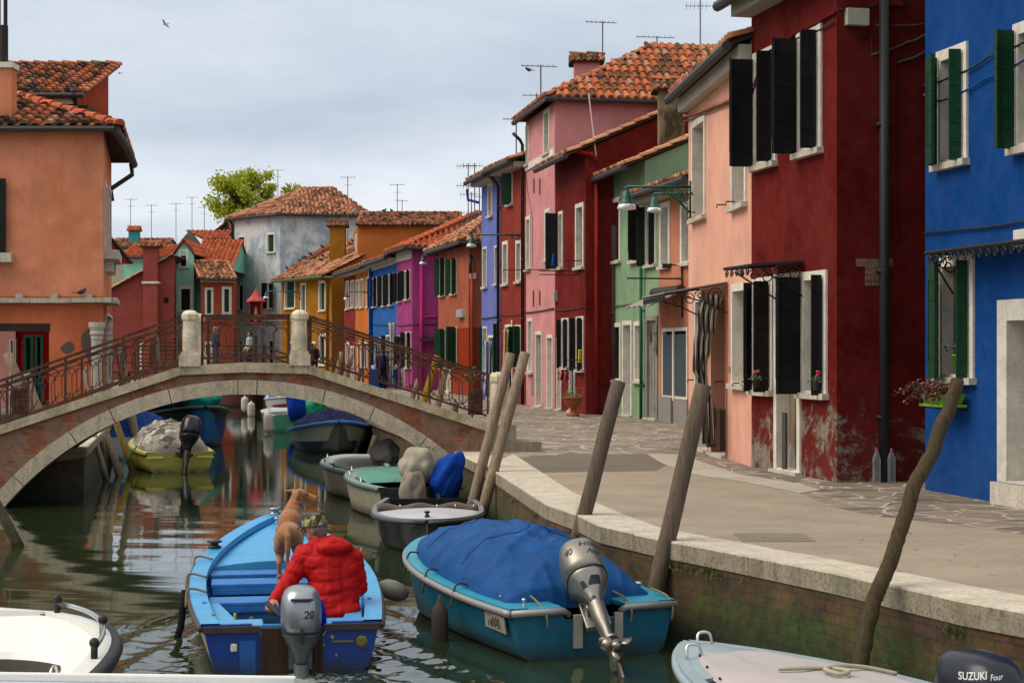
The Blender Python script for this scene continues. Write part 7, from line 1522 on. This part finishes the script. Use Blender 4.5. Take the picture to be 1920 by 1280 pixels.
walllamp('green wall lamp in front of the whitewashed house and shrine',499,546,88,1.8,(.985,.1,0),1.2)
# shrine
p=P(480,600,86); sh_=thing('votive_shrine','small red roofed shrine with a saint figure in front of the whitewashed house','shrine',(p.x,p.y,QZ)); m=MB(); m.box((p.x,p.y,2.0),(.12,.12,2.5)); m.build('post',M_IRON,sh_); m=MB(); zt_=P(0,565,86).z; zb_=P(0,605,86).z
for dx in (-.3,.3): m.box((p.x+dx,p.y,(zt_+zb_)/2),(.06,.45,zt_-zb_))
m.box((p.x,p.y,zb_),(.66,.5,.08)); m.box((p.x,p.y+.2,(zt_+zb_)/2),(.6,.04,zt_-zb_)); m.build('niche',plain('#8a1a18',.6),sh_); m=MB(); m.lathe([(.52,zt_-.02),(.5,zt_+.04),(.28,zt_+.25),(.1,zt_+.5),(.02,zt_+.68)],6,c=(p.x,p.y,0)); m.build('roof',plain('#a8201c',.5),sh_); blob('figure',[('c',(p.x,p.y,zb_+.15),(p.x,p.y,zb_+.6),.13,.09),('e',(p.x,p.y,zb_+.75),(.08,.08,.1))],plain('#b98d80',.7),sh_,.03,1)
# urn planter
p=G(1074,780); r_=thing('urn_planter','terracotta pedestal urn with leafy plants outside the deep red house','planter',tuple(p)); s_=42/(F/p.y)/1.0
m=MB(); m.lathe([(.17,0),(.17,.05),(.08,.1),(.07,.18),(.16,.27),(.22,.36),(.235,.44),(.26,.45),(.26,.48),(.2,.48),(.1,.42)],20,c=(p.x,p.y,QZ)); m.build('urn',plain('#8f4a34',.8),r_,smooth=True)
def foliage(root,c,r,n,mat,leaf=.03,name='leaves',sp=(1,1,1)):
    m=MB(); rg=random.Random(int(abs(c[0]*100)))
    for _ in range(n):
        d=V((rg.gauss(0,1)*sp[0],rg.gauss(0,1)*sp[1],abs(rg.gauss(0,.8))*sp[2]))*r*.6; o=V(c)+d; a=V((rg.uniform(-1,1),rg.uniform(-1,1),rg.uniform(-.6,1))).normalized(); b_=a.orthogonal().normalized(); m.quad(o-a*leaf,o-b_*leaf*.5,o+a*leaf,o+b_*leaf*.5,0,rg.random())
    return m.build(name,mat,root)
foliage(r_,(p.x,p.y,QZ+.5),.2,120,plain('#4f6a2a',.7)); m=MB()
m.tube([(p.x+.0,p.y+.1,QZ+.45),(p.x,p.y+.1,QZ+1.45)],.012,5); m.tube([(p.x-.16,p.y+.1,QZ+1.2),(p.x+.2,p.y+.1,QZ+1.2)],.012,5); m.tube([(p.x-.16,p.y+.1,QZ+1.4),(p.x+.2,p.y+.1,QZ+1.4)],.012,5); m.build('support',M_IRON,r_)
# laundry and curtains
def cloth(label,H,i,x0,x1,y0,y1,mat,out=.35,cat='curtain',name='door_curtain',pinch=.5,fr=16,tilt=0):
    s0,s1,z0,z1=H.rect(i,x0,y0,x1,y1); m=MB(); w=s1-s0
    m.grid(lambda u,v:H.pt(i,s0+w*.5+(u-.5)*w*(1-pinch*math.sin(PI*min(v,1))*.6)+tilt*v,z0+(z1-z0)*v,out+.06*math.sin(u*fr+v*2)),22,12); return tag(m.build(name,mat,None,smooth=True,solid=.01),label,cat)
def cloth_px(label,p0,p1,Y,mat,cat='curtain',name='door_curtain',amp=.05,fr=14,waist=.45,slant=0):
    """hanging cloth spanning two pixels at depth Y"""
    a=P(p0[0],p0[1],Y); b_=P(p1[0],p1[1],Y); m=MB(); m.grid(lambda u,v:V((a.x+(b_.x-a.x)*(.5+(u-.5)*(1-waist*math.sin(PI*v)))+slant*(1-v)*0+slant*v,Y+amp*math.sin(u*fr+v*3),a.z+(b_.z-a.z)*v)),22,10); return tag(m.build(name,mat,None,smooth=True,solid=.012),label,cat)
cloth_px('blue and white striped curtain hanging at the periwinkle house door',(905,640),(926,742),53.6,fabric('#a9aeba',.9,stripe=('#3a4a80',.12,0,.3)),waist=.45)
cloth_px('cream and yellow striped curtain drawn aside at the brick red house door',(942,618),(956,690),51.2,fabric('#b8a878',.9,stripe=('#9a6a20',.1,0,.3)),waist=.35)
cloth_px('pale knotted curtain hanging between the azure and magenta houses',(728,605),(742,725),71.5,fabric('#b9b4b0',.9),waist=.5)
cloth_px('blue striped curtain on the azure house doorway',(700,650),(712,690),73,fabric('#8f96a8',.9,stripe=('#33406a',.12,0,.4)),waist=.3)
cloth_px('pink checked cloth airing on the deep red house windowsill',(1046,697),(1068,712),43.4,fabric('#b0706c',.9,stripe=('#8a2a30',.1,0,.4)),cat='cloth',name='cloth',waist=.1,amp=.1)
cloth_px('yellow cloth hanging in the window of the deep red house',(1084,655),(1091,680),42.3,fabric('#b5a020',.9),cat='cloth',name='cloth',waist=.2)
cloth_px('blue cloth tucked in the upper shutter of the deep red house',(1035,476),(1041,500),44.2,fabric('#1a4a9a',.9),cat='cloth',name='cloth',waist=.2)
cloth_px('long red cloth hanging in front of the passage houses',(31,632),(43,765),44.5,fabric('#c0141a',.9),cat='cloth',name='cloth',waist=.1)
cloth_px('blue and green cloths hanging low in the passage',(66,700),(74,745),43.5,fabric('#1a6aa8',.9,stripe=('#1a8a6a',.15,0,.5)),cat='cloth',name='cloth',waist=.1)
# stall by the walkers
p=G(716,731); st_=thing('market_stall','low stall under blue and white cloths beside the two walkers','stall',(p.x,p.y+2,QZ)); m=MB(); m.box((p.x-.1,p.y+2.0,QZ+.45),(1.2,.8,.8)); m.build('tablecloth',fabric('#12408c',.85,bump=.6),st_,bevel=.02); m=MB()
for k in range(7): m.box((p.x-.6+k*.15,p.y+2-.1*(k%2),QZ+.95),(.2,.4,.12+.05*(k%3)),Matrix.Rotation(.3*k,3,'Z'))
m.build('goods',fabric('#b9bec4',.9),st_); m=MB()
for dx in (-.68,.48):
    for dy in (-.4,.4): m.tube([(p.x+dx,p.y+2+dy,QZ),(p.x+dx,p.y+2+dy,QZ+.9)],.025,5)
m.build('leg',M_IRON,st_)
# window boxes on the blue house
H0=H_BLUE=[o for o in bpy.data.objects if o.name=='blue_house'][0]
A=G(1735,918); u=(G(1875,943)-A).normalized(); A.z=0; n_=V((u.y,-u.x,0))
def bw_(px,py,out=0): q=onplane(px,py,A,n_); return q+n_*out
LIME=plain('#6f9a12',.5)
c=bw_(1797,740); r_=thing('window_planter','lime green trough of dry red brown trailing plants under the blue house window','planter',(c.x,c.y,c.z)); m=MB(); a0=(bw_(1770,755)-A).dot(u); a1=(bw_(1820,750)-A).dot(u); zt_=bw_(1795,738).z; zb_=bw_(1795,757).z
pt=lambda s_,o_,z:A+u*s_+n_*o_+V((0,0,z)); m.frame8([pt(a0+.05,.08,zb_),pt(a0+.05,.26,zb_),pt(a1-.05,.26,zb_),pt(a1-.05,.08,zb_),pt(a0,.05,zt_),pt(a0,.30,zt_),pt(a1,.30,zt_),pt(a1,.05,zt_)]); m.frame8([pt(a0-.02,.05,zb_-.03),pt(a0-.02,.3,zb_-.03),pt(a1+.02,.3,zb_-.03),pt(a1+.02,.05,zb_-.03),pt(a0-.02,.05,zb_),pt(a0-.02,.3,zb_),pt(a1+.02,.3,zb_),pt(a1+.02,.05,zb_)]); m.build('trough',LIME,r_,bevel=.006)
m=MB()
for k in range(5): s_=a0+(a1-a0)*k/4; m.tube([pt(s_,.03,zt_+.02),pt(s_,.31,zt_+.02),pt(s_+.02,.29,zb_-.04),pt(s_,.03,zb_-.06)],.007,5); scroll(m,pt(s_+.05,.32,(zt_+zb_)/2),.04,u,V((0,0,1)),1.3,.006)
m.build('iron_holder',M_IRON,r_); lf=NT('dry_leaves'); at_=lf.n('ShaderNodeAttribute'); at_.attribute_name='rnd'; lf.color(lf.ramp(at_.outputs['Fac'],[(0,lin('#2e1512')[:3]),(.6,lin('#5e2a22')[:3]),(1,lin('#8a5a44')[:3])])); lf.rough(.7)
m=MB(); mt=MB()
for k in range(46):
    q=pt(random.uniform(a0,a1),random.uniform(.08,.28),zt_); pts=[q]; d=n_*random.uniform(.1,.9)+u*random.uniform(-1.1,.4)+V((0,0,random.uniform(.2,1.1))); 
    for s_ in range(7): q=q+d*.055; d=d*.85+V((0,0,-.16))+V((random.uniform(-.2,.2),random.uniform(-.2,.2),0)); pts.append(q)
    mt.tube(pts,.0035,4)
    for q in pts[1:]:
        for _ in range(3): o=q+V([random.gauss(0,.018) for _ in range(3)]); a=V([random.uniform(-1,1) for _ in range(3)]).normalized(); b_=a.orthogonal().normalized(); m.quad(o-a*.02,o-b_*.012,o+a*.02,o+b_*.012,0,random.random())
mt.build('stems',plain('#3a2218',.8),r_); m.build('leaves',lf.m,r_)
c=bw_(1802,700,.03); r_=thing('flower_pot','lime green pot with a dark leafy plant on the blue house windowsill','flower pot',(c.x,c.y,c.z)); m=MB(); zb_=bw_(1802,699).z; m.lathe([(.05,zb_),(.07,zb_+.19),(.078,zb_+.19),(.078,zb_+.205),(.06,zb_+.2)],16,c=(c.x,c.y,0)); m.build('pot',LIME,r_,smooth=True); foliage(r_,(c.x,c.y,zb_+.24),.10,90,plain('#1c2c1a',.6),.028)
for (x,y,colr,l,Yd) in ((1417,712,'#b03a58','small pink flower in the left dark window of the dark red house',22.2),(1531,716,'#b0104a','bright magenta flower in the right dark window of the dark red house',20.2)):
    p=P(x,y,Yd); r_=thing('potted_flower',l,'flower',tuple(p)); m=MB(); m.lathe([(.04,-.1),(.055,0),(.05,0)],10,c=p); m.build('pot',plain('#2a1a14',.8),r_); foliage(r_,tuple(p),.08,50,plain('#3a5a24',.7),.022); m=MB(); [m.ell(p+V((random.uniform(-.03,.03),-.03,.10+random.uniform(-.02,.03))),.022,8,6) for _ in range(5)]; m.build('bloom',plain(colr,.6),r_,smooth=True)
# water bottles
def pet():
    t=NT('clear_plastic'); t.color((.5,.55,.6,1)); t.rough(.06); t.b.inputs['IOR'].default_value=1.5; tr=t.n('ShaderNodeBsdfTransparent'); tr.inputs[0].default_value=(.9,.93,.95,1); mx=t.n('ShaderNodeMixShader'); lw=t.n('ShaderNodeLayerWeight'); lw.inputs[0].default_value=.35; t.l(t.math('ADD',t.math('MULTIPLY',lw.outputs['Facing'],.55),.10),mx.inputs[0]); t.l(tr.outputs[0],mx.inputs[1]); t.l(t.b.outputs[0],mx.inputs[2]); t.l(mx.outputs[0],t.out.inputs[0]); return t.m
PET=pet()
def bottle(label,p,capc='#c04a5a',mat=None,k=1.0,group=None):
    r_=thing('water_bottle',label,'bottle',tuple(p),group); prof=[(.03,0),(.044,.01)]; z=.02
    for q in range(9): prof+=[(.044,z),(.0405,z+.008),(.044,z+.016)]; z+=.019
    prof+=[(.044,z+.02),(.040,z+.05),(.025,z+.085),(.014,z+.105),(.014,z+.125)]; m=MB(); m.lathe([(a*k,b_*k*1.12) for a,b_ in prof],18,c=p); m.build('bottle_body',mat or PET,r_,smooth=True); m=MB(); zz=(z+.125)*k*1.12; m.lathe([(.016*k,zz-.01),(.016*k,zz+.012)],12,c=p); m.build('bottle_cap',plain(capc,.5),r_)
pp=G(1643,904); bottle('clear plastic water bottle left of the drainpipe foot',V((pp.x,pp.y-.02,QZ)),k=1.15); pp=G(1671,904); bottle('clear plastic water bottle right of the drainpipe foot',V((pp.x,pp.y-.02,QZ)),k=1.15)
A_,u_,n_,_=DRH.fac(0); s_,z_=DRH.pix(0,1484,862); bottle('clear plastic bottle standing in the dark red house doorway',DRH.pt(0,s_,QZ+.05,.0)); m=MB(); s_,z_=DRH.pix(0,1471,800); m.obox(DRH.pt(0,s_-.02,QZ+.05,.0),u_*.12,n_*.03,V((0,0,.75))); tag(m.build('plank',wood('#5a524a',.7,2)),'grey plank standing on end in the dark red house doorway','plank')
p=BLUE.w(.24,.30,.22); bottle('small blue plastic bottle in the stern of the light blue boat',p,'#0a2a9a',plain('#0a2a9a',.2,trans=.4),.75)
m=MB(); p=V((2.75,9.9,.12)); m.box(p,(.42,.3,.06)); tag(m.build('stone_step',stone('#6a5f48',.7,.6,.5),bevel=.01),'small stone step sticking out of the mossy wall behind the grey blue boat','step')
p=G(905,749)
r_=thing('green_plant','small green shrub in a pot at the corner of the periwinkle house','plant',(p.x-.35,p.y,QZ)); m=MB(); m.lathe([(.12,QZ),(.16,QZ+.3)],12,c=(p.x-.35,p.y,0)); m.build('pot',plain('#6a3a28',.8),r_); foliage(r_,(p.x-.35,p.y,QZ+.6),.3,160,plain('#3f5a20',.7),.06,sp=(.6,.6,1.6))
# ================================================================= CAMERA, SKY, SUN
cam=bpy.data.cameras.new('camera'); co=bpy.data.objects.new('camera',cam); COL.objects.link(co); co.location=(0,0,CZ); co.rotation_euler=(R(90),0,0)
cam.sensor_width=36; cam.lens=36*F/1920; cam.shift_y=20/1920; cam.clip_end=3000; cam.clip_start=.1; SC.camera=co
SE,SA=R(50),R(-100)   # sun elevation; azimuth from +Y towards +X
w=bpy.data.worlds.new('World'); SC.world=w; w.use_nodes=True; t=w.node_tree; t.nodes.clear(); N=lambda ty,**k:(lambda x:([setattr(x,a,b) for a,b in k.items()],x)[1])(t.nodes.new(ty))
out=N('ShaderNodeOutputWorld'); bg=N('ShaderNodeBackground'); sky=N('ShaderNodeTexSky',sky_type='NISHITA',sun_disc=False); sky.sun_elevation=SE; sky.sun_rotation=SA; sky.air_density=1.2; sky.dust_density=2.5
tc=N('ShaderNodeTexCoord'); mp=N('ShaderNodeMapping'); mp.inputs['Scale'].default_value=(1,1,3.2); mp.inputs['Location'].default_value=(.3,.2,.1); t.links.new(tc.outputs['Generated'],mp.inputs[0])
def nz(scale,det,ro,dist=0,vec=None):
    n=N('ShaderNodeTexNoise'); t.links.new(vec or mp.outputs[0],n.inputs['Vector']); n.inputs['Scale'].default_value=scale; n.inputs['Detail'].default_value=det; n.inputs['Roughness'].default_value=ro; n.inputs['Distortion'].default_value=dist; return n.outputs['Fac']
def mth(op,a,b,clamp=False):
    x=N('ShaderNodeMath',operation=op,use_clamp=clamp)
    for i,q in enumerate((a,b)):
        if isinstance(q,(int,float)): x.inputs[i].default_value=q
        else: t.links.new(q,x.inputs[i])
    return x.outputs[0]
sp=N('ShaderNodeSeparateXYZ'); t.links.new(tc.outputs['Generated'],sp.inputs[0]); el=sp.outputs[2]
# cloud deck: bright band a few degrees above the horizon, greyer above and at the horizon
rp=N('ShaderNodeValToRGB'); e=rp.color_ramp.elements; stops=[(0,'#9ba7b4'),(.055,'#b0b9c3'),(.085,'#c0c5ca'),(.115,'#b9c0c9'),(.15,'#a0aab6'),(.21,'#abb4be'),(.5,'#c6cbd0'),(1,'#d5d9dc')]
while len(e)<len(stops): e.new(.5)
for i,(p_,h) in enumerate(stops): e[i].position=p_; e[i].color=lin(h)
n1=nz(2.6,7,.55,.4); n2=nz(9,6,.6,.3); t.links.new(mth('ADD',el,mth('MULTIPLY',mth('SUBTRACT',n1,.5),.13)),rp.inputs[0])
rp2=N('ShaderNodeValToRGB'); e=rp2.color_ramp.elements; e[0].position=.32; e[0].color=(.84,.86,.89,1); e[1].position=.68; e[1].color=(1.13,1.11,1.08,1); t.links.new(mth('ADD',mth('MULTIPLY',n1,.5),mth('MULTIPLY',n2,.5)),rp2.inputs[0])
mu=N('ShaderNodeMix',data_type='RGBA',blend_type='MULTIPLY'); mu.inputs[0].default_value=1; t.links.new(rp.outputs[0],mu.inputs[6]); t.links.new(rp2.outputs[0],mu.inputs[7])
SKYS=.08; sc_=N('ShaderNodeMix',data_type='RGBA',blend_type='MULTIPLY'); sc_.inputs[0].default_value=1; t.links.new(mu.outputs[2],sc_.inputs[6]); kk=1/SKYS*.98; sc_.inputs[7].default_value=(kk,kk,kk,1)
mx=N('ShaderNodeMix',data_type='RGBA'); mx.inputs[0].default_value=.95; t.links.new(sky.outputs[0],mx.inputs[6]); t.links.new(sc_.outputs[2],mx.inputs[7]); t.links.new(mx.outputs[2],bg.inputs[0]); bg.inputs[1].default_value=SKYS; t.links.new(bg.outputs[0],out.inputs[0])
sl=bpy.data.lights.new('sun','SUN'); so=bpy.data.objects.new('sun',sl); COL.objects.link(so); sl.energy=1.7; sl.angle=R(45); sl.color=(1,.89,.74)
dv=V((math.sin(SA)*math.cos(SE),math.cos(SA)*math.cos(SE),math.sin(SE))); so.rotation_euler=dv.to_track_quat('Z','Y').to_euler()
SC.view_settings.view_transform='Standard'; SC.view_settings.look='None'; SC.view_settings.exposure=.72; SC.view_settings.gamma=1
SC.cycles.use_denoising=True; SC.cycles.max_bounces=6; SC.cycles.use_adaptive_sampling=True; SC.cycles.adaptive_threshold=.02
